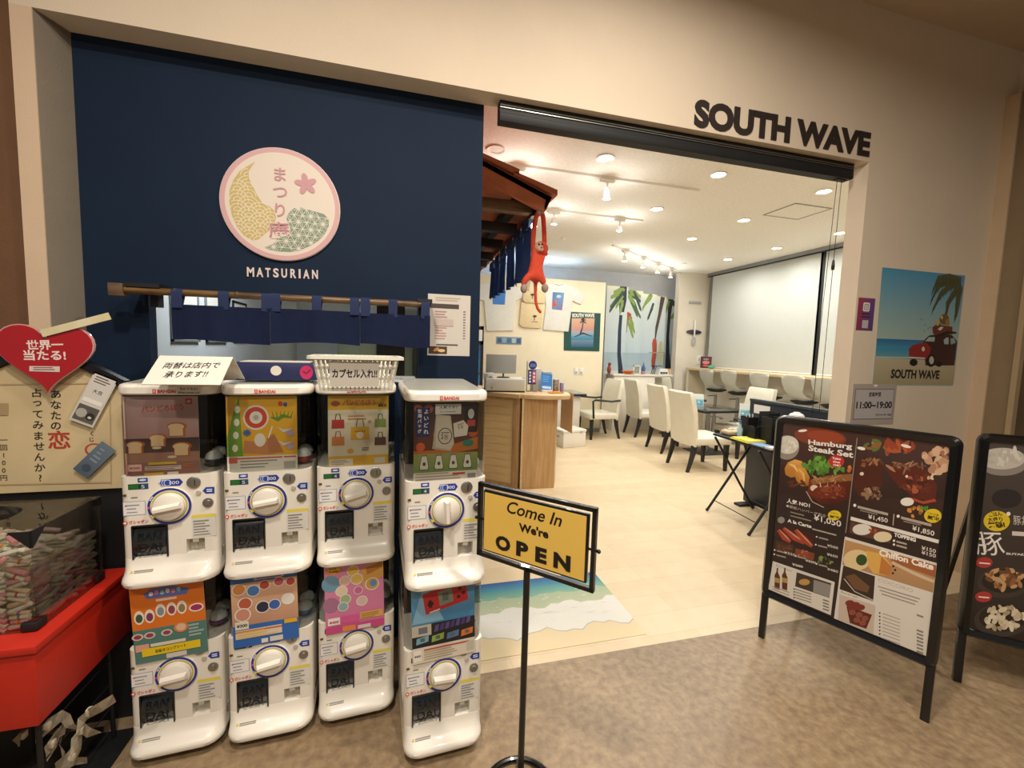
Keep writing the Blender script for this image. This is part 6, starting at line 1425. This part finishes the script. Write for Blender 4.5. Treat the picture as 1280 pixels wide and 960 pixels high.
p = Pr(facing(PY-.0255)); p.poly([K(538, 240), K(615, 245), K(600, 362), K(532, 355)], ['#4a78b0', '#6fa0cc', '#8a6f9c', '#5f88b8']).layer(); p.ell(*K(550, 322), 2.6, 3.4, '#d4543f', 14); p.stroke([K(556, 318), K(562, 300), K(558, 285)], .02, '#d9707a'); p.ell(*K(578, 270), 3, 2, '#c0d2e4', 12); p.build('shirt_print', t, facing(PY-.0262).mat())
MB().tube([(outline([K(550, 186)])[0][0]-t.location.x, -.027, outline([K(550, 186)])[0][1]-t.location.z), (outline([K(575, 196)])[0][0]-t.location.x, -.028, outline([K(575, 196)])[0][1]-t.location.z), (outline([K(605, 183)])[0][0]-t.location.x, -.027, outline([K(605, 183)])[0][1]-t.location.z)], .012, 6).obj('collar', m_shirt, t)
t = cloth_thing('t_shirt', 'white T-shirt with blue square print beside the noren cloths', 'shirt', [(40, 190), (150, 175), (250, 190), (330, 225), (345, 275), (285, 300), (272, 498), (95, 500), (78, 300), (40, 290)], m_shirt, 'shirt_body')
p = Pr(facing(PY-.0262)); p.poly([K(138, 232), K(225, 232), K(218, 325), K(138, 322)], ['#2f6fc4', '#3f86d8', '#2f7ad0', '#3a80d0']).layer(); p.build('shirt_print', t, facing(PY-.0262).mat())
t = cloth_thing('tote_bag', 'large natural canvas tote bag with palm mark on the cream wall', 'bag', [(325, 308), (480, 318), (462, 470), (440, 482), (335, 476), (312, 455)], m_canvas, 'bag_body', .03)
p = Pr(facing(PY-.0312)); p.stroke([K(415, 430), K(418, 405)], .012, '#3b3328'); p.ell(*K(418, 402), 2.6, 1.4, '#3b3328', 12); p.quad(K(396, 436), K(438, 438), K(438, 442), K(396, 440), '#6a5c48'); p.build('bag_print', t, facing(PY-.0312).mat())
t = cloth_thing('tote_bag', 'small natural canvas tote bag hanging above the larger one', 'bag', [(340, 232), (478, 238), (482, 300), (470, 318), (355, 314), (332, 296)], m_canvas, 'bag_body', .05, y1=.031)
q = outline([K(375, 234), K(385, 150), K(400, 135), (418*.1875+590, 320+150*.1875), K(430, 236)]); MB().tube([(x-t.location.x, -.04, z-t.location.z) for x, z in q], .012, 6).obj('handle', m_canvas, t)
p = Pr(facing(PY-.0512)); p.stroke([K(400, 285), K(404, 262)], .012, '#3b3328'); p.ell(*K(403, 258), 2.6, 1.4, '#3b3328', 12); p.build('bag_print', t, facing(PY-.0512).mat())
a, bb = outline([K(610, 632), K(857, 380)]); t = T('wave_poster', 'dark green SOUTH WAVE poster with palm sunset on the cream wall', 'poster', ((a[0]+bb[0])/2, PY, a[1])); MB().prism([(x-t.location.x, z-t.location.z) for x, z in outline([K(614, 370), K(857, 382), K(848, 636), K(611, 630)])], -.006, -.001, 'y').obj('sheet', mat('deep green card', '#0f4a47', .5, var=.04), t)
p = Pr(facing(PY-.0065)); p.quad(K(665, 415), K(818, 415), K(812, 500), K(662, 500), '#d9b493', '#c9908a'); p.quad(K(662, 500), K(812, 500), K(808, 608), K(660, 608), '#9fb2c0', '#1f5c80'); p.quad(K(661, 535), K(810, 525), K(810, 560), K(661, 560), '#5f9ab8', '#3a80a5')
p.text('SOUTH WAVE', K(667, 409), K(816, 409), .062, '#dfe4dc', .06); p.stroke([K(722, 520), K(735, 480), K(741, 440)], [.03, .02, .015], '#2a2f38')
for dx, dy in ((-22, 8), (-18, -8), (-6, -16), (10, -16), (22, -6), (22, 10)): p.stroke([K(740, 435), K(740+dx*.6, 435+dy*1.2-4), K(740+dx, 435+dy+6)], [.02, .02, .004], '#2a2f38')
p.stroke([K(680, 540), K(740, 515), K(800, 535)], [.01, .03, .01], '#2c3a50'); p.build('poster_print', t, facing(PY-.007).mat())
a, bb = outline([K(160, 585), K(330, 542)]); t = T('shelf_sign', 'narrow blue photo strip on the cream wall behind the monitor', 'poster', ((a[0]+bb[0])/2, PY, a[1])); w2 = (bb[0]-a[0])/2; MB().box(-w2, w2, -.008, -.001, 0, bb[1]-a[1]).obj('panel', m_wst, t); p = Pr(); h_ = bb[1]-a[1]; p.rect(-w2, 0, w2, h_, '#5f7f9c', '#7f9cb4')
for k, c in enumerate(('#3f5f80', '#8fa9bc', '#4a6f94', '#b4c2c8', '#3a5c86')): p.rect(-w2+.02+k*w2*.38, .02, -w2+.02+k*w2*.38+w2*.3, h_-.02, c)
p.build('strip_print', t, WM[t.name] @ Matrix.Translation((0, -.0085, 0)))
for (x0, y0, x1, y1, lb) in ((678, 790, 706, 745, 'white wall switch plate on the cream wall, left one'), (712, 792, 742, 748, 'white wall switch plate on the cream wall, right one')):
    a, bb = outline([K(x0, y0), K(x1, y1)]); t = T('switch_plate', lb, 'switch', ((a[0]+bb[0])/2, PY, a[1]), 0, 'switch plates on the cream wall'); w2 = (bb[0]-a[0])/2; MB().box(-w2, w2, -.010, -.001, 0, bb[1]-a[1], bevel=.003).obj('plate', m_wst, t); MB().box(-w2*.4, w2*.4, -.014, -.010, .02, .05).obj('rocker', m_gplast, t)
# low grey-topped cabinet at the partition
t = T('side_cabinet', 'low white cabinet with grey top against the cream wall', 'cabinet', (2.15, 5.98, 0)); MB().box(-.42, .42, -.22, .28, 0, .66, bevel=.004).obj('body', mat('white laminate', '#cfcabd', .5, var=.03), t); MB().box(-.46, .50, -.26, .30, .66, .70, bevel=.003).obj('top', mat('grey stone top', '#8b8d8c', .35, var=.06), t); MB().box(-.46, .50, -.263, -.258, .66, .69).obj('edge_band', m_blackm, t)
# white lidded box on the floor
a = GP(704, 560.5); t = T('storage_box', 'white lidded plastic storage box on the floor', 'box', (a.x, a.y, 0), math.radians(12))
MB().box(0, .37, 0, .30, 0, .205, bevel=.008).obj('body', mat('white box plastic', '#e4dfd4', .4, var=.02), t); MB().box(-.006, .376, -.006, .306, .205, .240, bevel=.006).obj('lid', mat('white box plastic', '#e4dfd4'), t); MB().box(-.004, .0, .10, .20, .13, .16, bevel=.003).obj('handle', m_gplast, t); MB().box(.27, .31, -.010, -.004, .20, .22).obj('latch', m_gplast, t)

# ================================================================== palm beach mural on five stepped panels
ZM = 2.36
mur = T('beach_mural', 'palm beach mural on stepped panels beyond the cream partition', 'mural', (3.3, 6.62, 0))
edges = [(756, 781, 6.62), (781, 799.5, 6.70), (799.5, 817, 6.78), (817, 829, 6.86), (829, 845, 6.94)]
ML = [lambda p, pl: None]
for k, (xa, xb, Y) in enumerate(edges):
    a, bb = YP(xa, 420, Y).x, YP(xb+1.5, 420, Y).x; zt = YP((xa+xb)/2, (357.5, 363, 367.5, 370.5, 374)[k], Y).z
    o = MB().box(a-mur.location.x, bb-mur.location.x, Y-6.62, Y-6.62+.02, 0, zt).obj('mural_panel', m_white, mur)
    pl = facing(Y-.0006); p = Pr(pl); z0_ = .30
    def V(x, z): return (x, z)
    hor = YP(790, 441, 6.75).z
    p.poly([(a, z0_), (bb, z0_), (bb, 1.0), (a, 1.0)], '#c9cbc6', raw=True).layer(); p.poly([(a, 1.0), (bb, 1.0), (bb, hor), (a, hor)], ['#a9bcc4', '#a9bcc4', '#9fb6c4', '#9fb6c4'], raw=True).layer()
    p.poly([(a, hor), (bb, hor), (bb, zt), (a, zt)], ['#b9ccd6', '#b9ccd6', '#d3dad8', '#d3dad8'], raw=True).layer()
    p.poly([(a, zt-.10), (bb, zt-.10), (bb, zt), (a, zt)], ['#d3dad8', '#d3dad8', '#e9e6c8', '#e9e6c8'], raw=True).layer()
    def N_(x, y): return (740+x*.09375, 330+y*.09375)
    def leaf(x, y, x2, y2, w, c, n=7):
        p.stroke([N_(x, y), N_((x+x2)/2+8, (y+y2)/2-10), N_(x2, y2)], [.03, .05, .01], c)
        for q in range(n*2):
            f_ = (q+.5)/n/2; xx, yy = x+(x2-x)*f_, y+(y2-y)*f_; p.stroke([N_(xx, yy), N_(xx+(-14 if x2 < x else 14), yy+70*(1-f_*.4))], [.05, .006], c)
    G1, G2, G3 = '#3f5f3a', '#7f9a4a', '#2c4438'
    if k == 0:
        p.stroke([N_(420, 300), N_(412, 480), N_(395, 640)], [.13, .14, .09], '#16263a'); p.stroke([N_(385, 680), N_(368, 900), N_(360, 1200), N_(372, 1330), N_(384, 1470)], [.06, .065, .07, .08, .10], '#1c2f44')
        for a_ in ((420, 340, 250, 560, G1), (400, 350, 260, 430, G2), (410, 420, 330, 560, G2), (410, 480, 380, 640, G2), (430, 330, 300, 360, G2), (415, 360, 240, 620, G3)): leaf(*a_[:4], 0, a_[4])
    if k == 1:
        for a_ in ((470, 360, 640, 700, G1), (470, 350, 640, 480, G3), (480, 400, 600, 680, G1), (460, 380, 560, 520, G2), (500, 350, 640, 420, G2), (560, 360, 645, 600, G3)): leaf(*a_[:4], 0, a_[4])
        for d_ in ((470, 640, 480, 780, '#b5532f'), (480, 650, 520, 720, '#a8482a'), (500, 700, 560, 900, G2), (480, 760, 540, 960, G2), (460, 700, 455, 900, '#8a7a4a')): leaf(*d_[:4], 0, d_[4], 5)
    if k == 2:
        for a_ in ((790, 400, 740, 480, G1), (770, 410, 660, 620, G2), (820, 520, 750, 720, G3), (800, 410, 700, 540, G2)): leaf(*a_[:4], 0, a_[4], 5)
    if k == 3:
        p.stroke([N_(945, 440), N_(900, 680), N_(850, 900), N_(830, 1010)], [.09, .06, .055, .055], '#4a3f3a')
    if k == 2 or k == 3:
        p.poly([N_(805, 1180), N_(800, 1060), N_(815, 1000), N_(835, 990), N_(858, 1010), N_(864, 1080), N_(858, 1200), N_(830, 1400), N_(800, 1400), N_(790, 1300)], ['#a8482c']*5+['#8a3a2c']*5).layer(); p.quad(N_(755, 1175), N_(972, 1175), N_(972, 1188), N_(755, 1188), '#9a8f78')
    if k == 3: p.poly([N_(882, 1300), N_(884, 1100), N_(900, 1040), N_(922, 1020), N_(945, 1050), N_(948, 1180), N_(935, 1350), N_(895, 1360)], '#b5b58c').layer(); p.stroke([N_(915, 1060), N_(915, 1350)], .012, '#a3a27c')
    if k == 4:
        p.stroke([N_(1050, 470), N_(1030, 700), N_(1010, 960), N_(1008, 1200), N_(1014, 1400)], [.11, .06, .06, .08, .13], '#33323a'); leaf(1055, 480, 1120, 560, 0, G3, 4); leaf(1030, 490, 980, 640, 0, G2, 4); leaf(1110, 650, 1060, 700, 0, G2, 3)
    p.build('mural_print', o, pl.mat(0))
# low white shelf in front of the mural with display things
t = T('display_shelf', 'low white display shelf in front of the palm mural', 'shelf', (3.98, 6.49, 0)); MB().box(-.55, .22, -.12, .10, 0, .93, bevel=.004).obj('body', m_white, t); MB().box(-.57, .55, -.14, .12, .93, .955).obj('shelf_top', m_white, t)
zsh = .957
def onS(x, y): q = YP(x, y, 6.45); return Vector((q.x, 6.45, zsh))
for nm, lb, cat, x, build in (('red_parrot', 'dark red figurine standing at the partition edge of the display shelf', 'figurine', 761, lambda t: MB().ball((0, 0, .07), .045, 10, (.8, .8, 1.6)).ball((0, -.01, .16), .03, 8).obj('figure', mat('dark red figure', '#8f3a30', .5, var=.1), t)),
        ('orange_bowl', 'bright orange shallow bowl on the display shelf', 'bowl', 784, lambda t: MB().lathe([(0, 0), (.05, 0), (.11, .05), (.10, .055), (.045, .01), (0, .01)], n=18).obj('bowl', mat('orange bowl', '#e0702c', .4, var=.04), t)),
        ('photo_frame', 'white photo frame on the display shelf', 'picture frame', 795, lambda t: (MB().box(-.07, .07, 0, .02, 0, .012).box(-.07, .07, 0, .02, .13, .15).box(-.07, -.05, 0, .02, 0, .15).box(.05, .07, 0, .02, 0, .15).obj('frame', m_wst, t), MB().box(-.05, .05, .008, .012, .012, .13).obj('photo', mat('frame photo', '#8a9a86', .5, var=.2), t))),
        ('blue_figure', 'blue and pink trinket at the mural fold on the display shelf', 'figurine', 803, lambda t: (MB().box(-.03, .03, -.03, .03, 0, .05, bevel=.01).obj('base', mat('pink trinket', '#b58a94', .5), t), MB().lathe([(0, .05), (.03, .05), (.035, .10), (.012, .16), (0, .22)], n=12).obj('cone', mat('blue trinket', '#3f5f9c', .4), t))),
        ('black_bench', 'small striped black bench model under the surfboards', 'model', 819, lambda t: (MB().box(-.09, .09, -.03, .03, .14, .15).obj('seat', m_blackm, t), [MB().cyl((-.10+.03*k, 0, 0), (-.06+.03*k, 0, .14), .006, n=6).obj('slat', m_blackm, t) for k in range(3)])),
        ('white_trough', 'white angular display tray with dark stones', 'tray', 827, lambda t: (MB().loft([[(-.10, -.04, 0), (.10, -.04, 0), (.10, .04, 0), (-.10, .04, 0)], [(-.07, -.03, .10), (.07, -.03, .10), (.07, .03, .10), (-.07, .03, .10)]]).obj('tray', m_wst, t), [MB().ball((-.05+.05*k, -.045, .03), .022, 8, (1.2, .6, .7)).obj('stone', m_dark, t) for k in range(3)])),
        ('wood_blocks', 'pair of small wooden blocks by the right palm trunk', 'ornament', 835, lambda t: [MB().box(-.04+.04*k, -.01+.04*k, -.02, .02, 0, .10).obj('block', m_oakt, t) for k in range(2)])):
    q = onS(x, 470); t = T(nm, lb, cat, (q.x, 6.43 if nm != 'red_parrot' else 6.45, zsh)); build(t)
# pier ornaments
pf = facing(6.60)
def KP(x, y): return YP(740+x*.198, 330+y*.198, 6.60)
a = KP(610, 250); bb = KP(686, 240); t = T('wall_strip', 'slim grey fitting high on the pier', 'fitting', ((a.x+bb.x)/2, 6.60, a.z)); MB().box(-(bb.x-a.x)/2, (bb.x-a.x)/2, -.02, -.001, 0, .05, bevel=.004).obj('cover', m_gplast, t); MB().box(-(bb.x-a.x)/2+.02, (bb.x-a.x)/2-.02, -.022, -.02, .015, .022).obj('slot', m_alu, t)
a = KP(634, 515); t = T('wall_ornament', 'dark surfboard wall ornament with pale cross and tassels on the pier', 'ornament', (a.x, 6.60, a.z)); c = KP(632, 430)
dz = c.z-a.z
b = MB(); pts = [(.155*math.sin(x), .042*math.cos(x)*(1 if True else 0)) for x in [2*PI*k/24 for k in range(24)]]; b.prism([(x, dz+z) for x, z in pts], -.03, -.004, 'y', bevel=.006); b.obj('board', mat('violet black lacquer', '#33263a', .3, var=.1, coat=.4), t)
MB().box(-.014, .014, -.04, -.03, dz-.10, dz+.22, bevel=.004).obj('pale_bar', m_wst, t)
for dx in (-.03, .0, .03): MB().tube([(dx*.4, -.036, dz-.08), (dx, -.036, dz-.16), (dx*.6, -.036, 0.0)], .009, 6).obj('tassel', m_gplast, t)
a = KP(672, 632); t = T('switch_plate', 'white switch plate low on the pier', 'switch', (a.x, 6.60, a.z)); MB().box(-.05, .05, -.01, -.001, 0, .16, bevel=.003).obj('plate', m_wst, t); MB().box(-.015, .015, -.014, -.01, .05, .11).obj('rocker', m_gplast, t)
a = YP(906, 379, 6.6)
for x, y, lb in ():
    pass

# ================================================================== chairs and tables
m_lth = mat('white leatherette', '#ddd8c6', .45, var=.03, scale=10, coat=.1); m_leg = mat('dark stained leg', '#15161c', .4, var=.15)
CM = {}
def chair_meshes():
    CM['seat'] = MB().box(-.23, .24, -.235, .235, .305, .395, bevel=.022, seg=3).mesh('seat', m_lth)
    rings = []
    for z, xf, xb, w in ((.29, -.205, -.235, .225), (.40, -.200, -.245, .232), (.65, -.215, -.270, .232), (.80, -.245, -.300, .225), (.885, -.268, -.320, .215), (.898, -.278, -.310, .205)):
        rings.append([(xb, -w, z), (xb, -w*.3, z-.006), (xb, w*.3, z-.006), (xb, w, z), (xf, w, z), (xf-.012, w*.3, z), (xf-.012, -w*.3, z), (xf, -w, z)])
    CM['backrest'] = MB().loft(rings).mesh('backrest', m_lth, angle=35)
    for s in (-1, 1):
        CM['leg_f%d' % s] = MB().loft([[(.195+a, s*.20+b, z) for a, b in ((-r, -r), (r, -r), (r, r), (-r, r))] for z, r in ((0, .015), (.31, .023))]).mesh('leg', m_leg)
        CM['leg_r%d' % s] = MB().loft([[(x+a, s*.20+b, z) for a, b in ((-r, -r), (r, -r), (r, r), (-r, r))] for z, r, x in ((0, .014, -.285), (.10, .017, -.255), (.20, .021, -.23), (.30, .024, -.215))]).mesh('leg', m_leg)
        CM['arm%d' % s] = MB().tube([(.19, s*.25, .33), (.20, s*.25, .45), (.21, s*.25, .585), (.17, s*.252, .605), (-.10, s*.252, .58), (-.25, s*.245, .595)], .015, 8).mesh('armrest', m_leg)
chair_meshes()
def chair(x, y, rz, lb, arms=False):
    t = T('dining_chair', lb, 'chair', (x, y, 0), rz, 'white dining chairs')
    place('seat', CM['seat'], t); place('backrest', CM['backrest'], t)
    for s in (-1, 1):
        place('leg', CM['leg_f%d' % s], t); place('leg', CM['leg_r%d' % s], t)
        if arms: place('armrest', CM['arm%d' % s], t)
    return t
chair(3.41, 4.19, math.radians(-3), 'white leatherette dining chair nearest the entrance, seen from behind')
chair(3.63, 5.00, math.radians(-4), 'white dining chair seen from behind, second from the entrance')
chair(3.85, 6.02, math.radians(-4), 'white dining chair back to back with the armchair')
chair(2.95, 5.97, PI+.05, 'white armchair with black armrests facing the reception counter', True)
chair(4.47, 6.36, -PI/2, 'white armchair at the far table in front of the pier', True)
qF = GP(955, 482, .95); qG = GP(1028, 492, .95)
chair(4.38, 4.62, PI-.06, 'white dining chair facing left in front of the middle stool')
chair(4.36, 3.42, PI-.06, 'white dining chair facing left beside the blind cords')
m_glass = mat('dark table glass', '#3c3f3c', .08, var=.08, coat=.6); m_col = mat('satin steel column', '#9b9d9b', .3, metal=.7, var=.05); m_plate = mat('dark base plate', '#4a4c4b', .35, metal=.4, var=.08)
def table(x, y, lb, w=.66, d=.66):
    t = T('dining_table', lb, 'table', (x, y, 0), 0, 'dark glass tables')
    MB().box(-w/2, w/2, -d/2, d/2, .600, .612, bevel=.002).obj('glass_top', m_glass, t); MB().box(-w/2, w/2, -d/2, d/2, .580, .599).obj('top_frame', m_blackm, t)
    MB().cyl((0, 0, .014), (0, 0, .58), .032, n=16).obj('column', m_col, t); MB().box(-.22, .22, -.20, .20, 0, .014, bevel=.004).obj('base_plate', m_plate, t); return t
table(4.04, 4.84, 'dark glass dining table with steel column in the middle of the shop')
table(4.00, 3.66, 'dark glass dining table nearest the black divider')
table(4.36, 5.90, 'dark glass dining table farthest back near the mural', .62, .5)
def menu_stand(x, y, rz, lb):
    t = T('table_menu', lb, 'menu', (x, y, .6135), rz, 'blue and white table menus')
    w, h = .17, .16
    for s in (-1, 1):
        o = MB().box(-w/2, w/2, -.0015, .0015, 0, h).obj('leaf', m_wst, t, loc=(0, s*.03, 0), rot=(s*.18, 0, 0))
        p = Pr(); p.rect(-w/2+.004, .004, w/2-.004, h*.55, '#3f9ab5', '#7cbccb'); p.rect(-w/2+.004, h*.55, w/2-.004, h-.004, '#c9d6d3', '#d9dcd5')
        for k in range(5): p.ell(-w/2+.03+k*.026, h*(.3+.25*((k*7) % 3)/3), .014, .010, ['#dfe3dd', '#8a9a94', '#5aa9bf', '#e6e4da', '#6f8a8c'][k], 12)
        p.build('leaf_print', o, WM[o.name] @ (Matrix.Translation((0, -.0018, 0)) if s < 0 else Matrix.Rotation(PI, 4, 'Z') @ Matrix.Translation((0, -.0018, 0))))
menu_stand(3.99, 5.02, -.45, 'blue and white folding menu on the middle glass table'); menu_stand(GP(934, 522, .6135).x, GP(934, 522, .6135).y, -.5, 'blue and white folding menu on the table by the divider')

# ================================================================== black divider, folding table and table ware
D0 = Vector((3.0, 3.08, 0)); D1 = Vector((2.97, 2.02, 0)); dd = (D1-D0); ln = dd.length; HD = .925
t = T('divider_board', 'dark blue black divider board with a white sticker beside the folding table', 'divider', D0, math.atan2(dd.y, dd.x))
MB().box(0, ln, 0, .035, .02, HD, bevel=.003).obj('panel', mat('blue black board', '#1b2129', .5, var=.08), t); MB().box(0, ln, -.006, .041, HD, HD+.02).obj('cap_rail', mat('grey blue cap', '#39434e', .45, var=.05), t)
MB().box(.03, .10, -.12, .16, 0, .02).obj('foot', m_blackm, t); MB().box(ln-.10, ln-.03, -.12, .16, 0, .02).obj('foot', m_blackm, t)
MB().box(.05, .22, -.002, 0, HD-.10, HD-.025).obj('sticker', m_wst, t)
zF = .655
f1, f2 = GP(885.5, 639.5), GP(936, 669.5)
t = T('folding_table', 'black folding table with crossed tube legs behind the menu board', 'table', ((f1.x+f2.x)/2+.23, (f1.y+f2.y)/2, 0), math.atan2(f1.y-f2.y, f1.x-f2.x)-PI/2)
MB().box(-.175, .20, -.33, .30, zF-.018, zF, bevel=.003).obj('table_top', m_blackm, t)
for y in (-.25, .235):
    MB().cyl((-.23, y, .008), (.20, y, zF-.02), .010, n=8).obj('leg', m_blackm, t); MB().cyl((.21, y, .008), (-.20, y, zF-.02), .010, n=8).obj('leg', m_blackm, t)
    for x in (-.23, .21): MB().ball((x, y, .011), .013, 8).obj('foot_cap', m_blackm, t)
for x in (-.17, .16): MB().cyl((x, -.25, .09), (x, .235, .09), .004, n=6).obj('cross_bar', m_blackm, t)
FW = WM[t.name]
def onF(x, y, z=zF+.001): q = FW @ Vector((x, y, 0)); return (q.x, q.y, z)
FR = t.rotation_euler.z
t = T('tissue_pack', 'beige tissue pack lying on the folding table', 'tissues', onF(-.07, .22), FR); MB().box(-.06, .06, -.05, .05, 0, .04, bevel=.015, seg=3).obj('pack', mat('beige tissue', '#cdb591', .7, var=.08), t); MB().ball((0, 0, .045), .02, 8, (1.5, .6, .6)).obj('tissue', m_paper, t)
t = T('yellow_cloth', 'folded yellow cloth on the folding table edge', 'cloth', onF(-.10, -.02), FR); MB().box(-.085, .085, -.10, .10, 0, .010, bevel=.004).box(-.078, .08, -.095, .09, .010, .019, bevel=.004).obj('cloth', mat('yellow cloth', '#d8cf5a', .85, var=.06), t)
t = T('blue_packet', 'small blue packet beside the yellow cloth', 'packet', onF(-.125, -.19), FR); MB().box(-.05, .05, -.06, .06, 0, .012, bevel=.003).obj('packet', mat('pale blue plastic', '#7fa4c8', .4, var=.06), t); MB().box(-.03, .03, -.061, -.060, .003, .009).obj('label', m_wst, t)
t = T('paper_stack', 'stack of pale paper at the near edge of the folding table', 'paper', onF(-.165, -.32), FR); MB().box(0, .10, -.0, .06, 0, .012).obj('stack', m_paper, t); MB().box(0, .10, 0, .06, .012, .014).obj('top_sheet', m_wst, t)
for k, (x, y, w_, h_, lb) in enumerate(((.02, .125, .09, .17, 'black cutlery box with handles showing, leftmost on the folding table'), (.12, .03, .10, .22, 'tall black box at the back of the folding table'), (-.02, .00, .08, .11, 'short black box in front of the tall ones'), (.03, -.11, .11, .20, 'wide black box nearest the menu board'), (.12, -.22, .09, .21, 'black box behind the wide black box'), (.03, -.27, .09, .14, 'low black box hidden behind the menu board'))):
    t = T('black_box', lb, 'box', onF(x, y), FR, 'black boxes on the folding table'); w2 = w_/2
    MB().box(-w2, w2, -w2, -w2+.004, 0, h_).box(-w2, w2, w2-.004, w2, 0, h_).box(-w2, -w2+.004, -w2, w2, 0, h_).box(w2-.004, w2, -w2, w2, 0, h_).box(-w2, w2, -w2, w2, 0, .004).obj('shell', m_blackm, t); MB().box(-w2-.002, w2+.002, -w2-.002, w2+.002, h_*.6, h_*.63).obj('rib', m_black, t)
    if k == 0:
        for j in range(3): MB().cyl((-.02+.02*j, 0, .02), (-.03+.03*j, 0, h_+.02), .005, n=6).obj('cutlery_handle', m_wst, t)
t = T('spray_bottle', 'small pale blue bottle beside the cutlery box', 'bottle', onF(-.06, .125), FR); MB().lathe([(0, 0), (.020, 0), (.022, .07), (.010, .09), (.009, .11), (0, .11)], n=14).obj('bottle', mat('pale blue bottle', '#a9c4d8', .25, var=.03), t); MB().cyl((0, 0, .11), (0, 0, .135), .008, n=10).box(-.022, .006, -.005, .005, .128, .138).obj('nozzle', mat('blue nozzle', '#5f86b4', .4), t)
for k, (x, y, lb) in enumerate(((.12, -.215, 'left white bowl upturned on the black boxes'), (.03, -.27, 'right white bowl upturned on the black boxes'))):
    t = T('white_bowl', lb, 'bowl', onF(x, y-.01, zF+.002+(.21, .14)[k]), 0, 'white bowls on the black boxes'); MB().lathe([(.052, 0), (.056, .002), (.045, .03), (.022, .042), (0, .042), (0, .038), (.02, .038), (.042, .028)], n=24).obj('bowl', m_wst, t); MB().lathe([(0, .042), (.02, .042), (.02, .047), (0, .047)], n=20).obj('foot_ring', m_wst, t)

# ================================================================== window bar and stools
t = T('window_bar', 'long pale wooden bar counter under the roller blinds', 'counter', (5.1, 4.4, 0))
MB().box(-.20, .20, -2.15, 2.12, 1.045, 1.085, bevel=.004).obj('bar_top', wood_mat('pale bar wood', '#cdb58c', '#dec9a4', 1, .4, 4, 12), t); MB().box(.18, .255, -2.15, 2.12, 0, 1.045).obj('rear_panel', m_white, t); MB().box(-.17, .18, 2.06, 2.12, 0, 1.045).obj('end_panel', mat('bar end', '#d9cfb6', .5, var=.03), t)
m_shell = mat('white stool shell', '#d8d5c8', .3, var=.02, coat=.3)
def stool_meshes():
    vs = []; nu, nv = 10, 10
    prof = [(.20, .0), (.14, -.02), (.06, -.03), (-.02, -.028), (-.09, -.01), (-.14, .03), (-.175, .09), (-.20, .16), (-.215, .225), (-.222, .265), (-.225, .285)]
    wid = [.08, .13, .15, .155, .145, .115, .125, .150, .165, .160, .125]
    for j, ((x, z), w) in enumerate(zip(prof, wid)):
        for i in range(nu+1):
            u = -1+2*i/nu; vs.append((x+.05*u*u*(j > 4)*(j-4)/6, w*u, z+.035*u*u*(1 if j < 6 else .2)))
    CM['shell'] = MB().faces(vs, [(j*(nu+1)+i, j*(nu+1)+i+1, (j+1)*(nu+1)+i+1, (j+1)*(nu+1)+i) for j in range(nv) for i in range(nu)]).solidify(.012).mesh('shell', m_shell, angle=60)
    CM['pad'] = MB().loft([[(x*s_, y*s_, z) for x, y in [(.15*math.cos(2*PI*k/20)+.03, .15*math.sin(2*PI*k/20)) for k in range(20)]] for s_, z in ((.6, -.075), (1, -.045), (1, -.032))]).mesh('under_pad', m_blackm)
    CM['pole'] = MB().cyl((.02, 0, .02), (.02, 0, .68), .024, n=14).cyl((.02, 0, .02), (.02, 0, .30), .032, n=14).mesh('pole', m_col)
    CM['base'] = MB().lathe([(0, 0), (.20, 0), (.20, .010), (.05, .025), (0, .030)], c=(.02, 0, 0), n=28).mesh('base', m_col)
    CM['rest'] = MB().tube([(.02+.13*math.cos(a), .13*math.sin(a), .30) for a in [PI*k/10-PI/2 for k in range(11)]], .009, 8).mesh('foot_rest', m_col)
    CM['lever'] = MB().cyl((.02, .0, .66), (.02, .17, .64), .006, n=6).mesh('lever', m_blackm)
stool_meshes()
for k, (x, y, lb) in enumerate(((880, 465, 'white shell bar stool farthest from the entrance, by the green item'), (907, 470, 'second white shell bar stool from the pier'), (945, 473, 'middle white shell bar stool at the window bar'), (987, 477, 'fourth white shell bar stool from the pier'), (1026, 482, 'white shell bar stool nearest the blind cords'))):
    q = XP(x, y, 4.50); t = T('bar_stool', lb, 'stool', (4.93, q.y*1.045, 0), 0, 'bar stools at the window')
    for nm, key, z in (('shell', 'shell', .80), ('under_pad', 'pad', .80)): place(nm, CM[key], t, (0, 0, z))
    place('pole', CM['pole'], t); place('base', CM['base'], t); place('foot_rest', CM['rest'], t); place('lever', CM['lever'], t)
q = XP(888, 447, 5.12); t = T('bar_menu_card', 'red framed picture card standing on the window bar', 'card', (5.10, 6.25, 1.086), -.9); MB().box(-.09, .09, 0, .008, 0, .20).obj('card', mat('dark red card', '#6a2f33', .4, var=.1), t); p = Pr(); p.rect(-.08, .01, .08, .19, '#4a2a30'); p.ell(0, .10, .06, .03, '#c97a74', 18); p.ell(0, .155, .05, .015, '#8f8a90', 16); p.ell(0, .045, .05, .02, '#b5504a', 16); p.build('card_print', t, WM[t.name] @ Matrix.Translation((0, -.0004, 0)))
t = T('green_pouch', 'green cloth pouch lying on the far end of the bar', 'pouch', (5.02, 6.02, 1.086), .4); MB().ball((0, 0, .03), .06, 12, (1.3, .9, .5)).obj('pouch', mat('sea green cloth', '#4f9a80', .8, var=.1), t); MB().tube([(.05, 0, .04), (.09, .02, .05), (.11, 0, .03)], .006, 6).obj('strap', m_gplast, t)
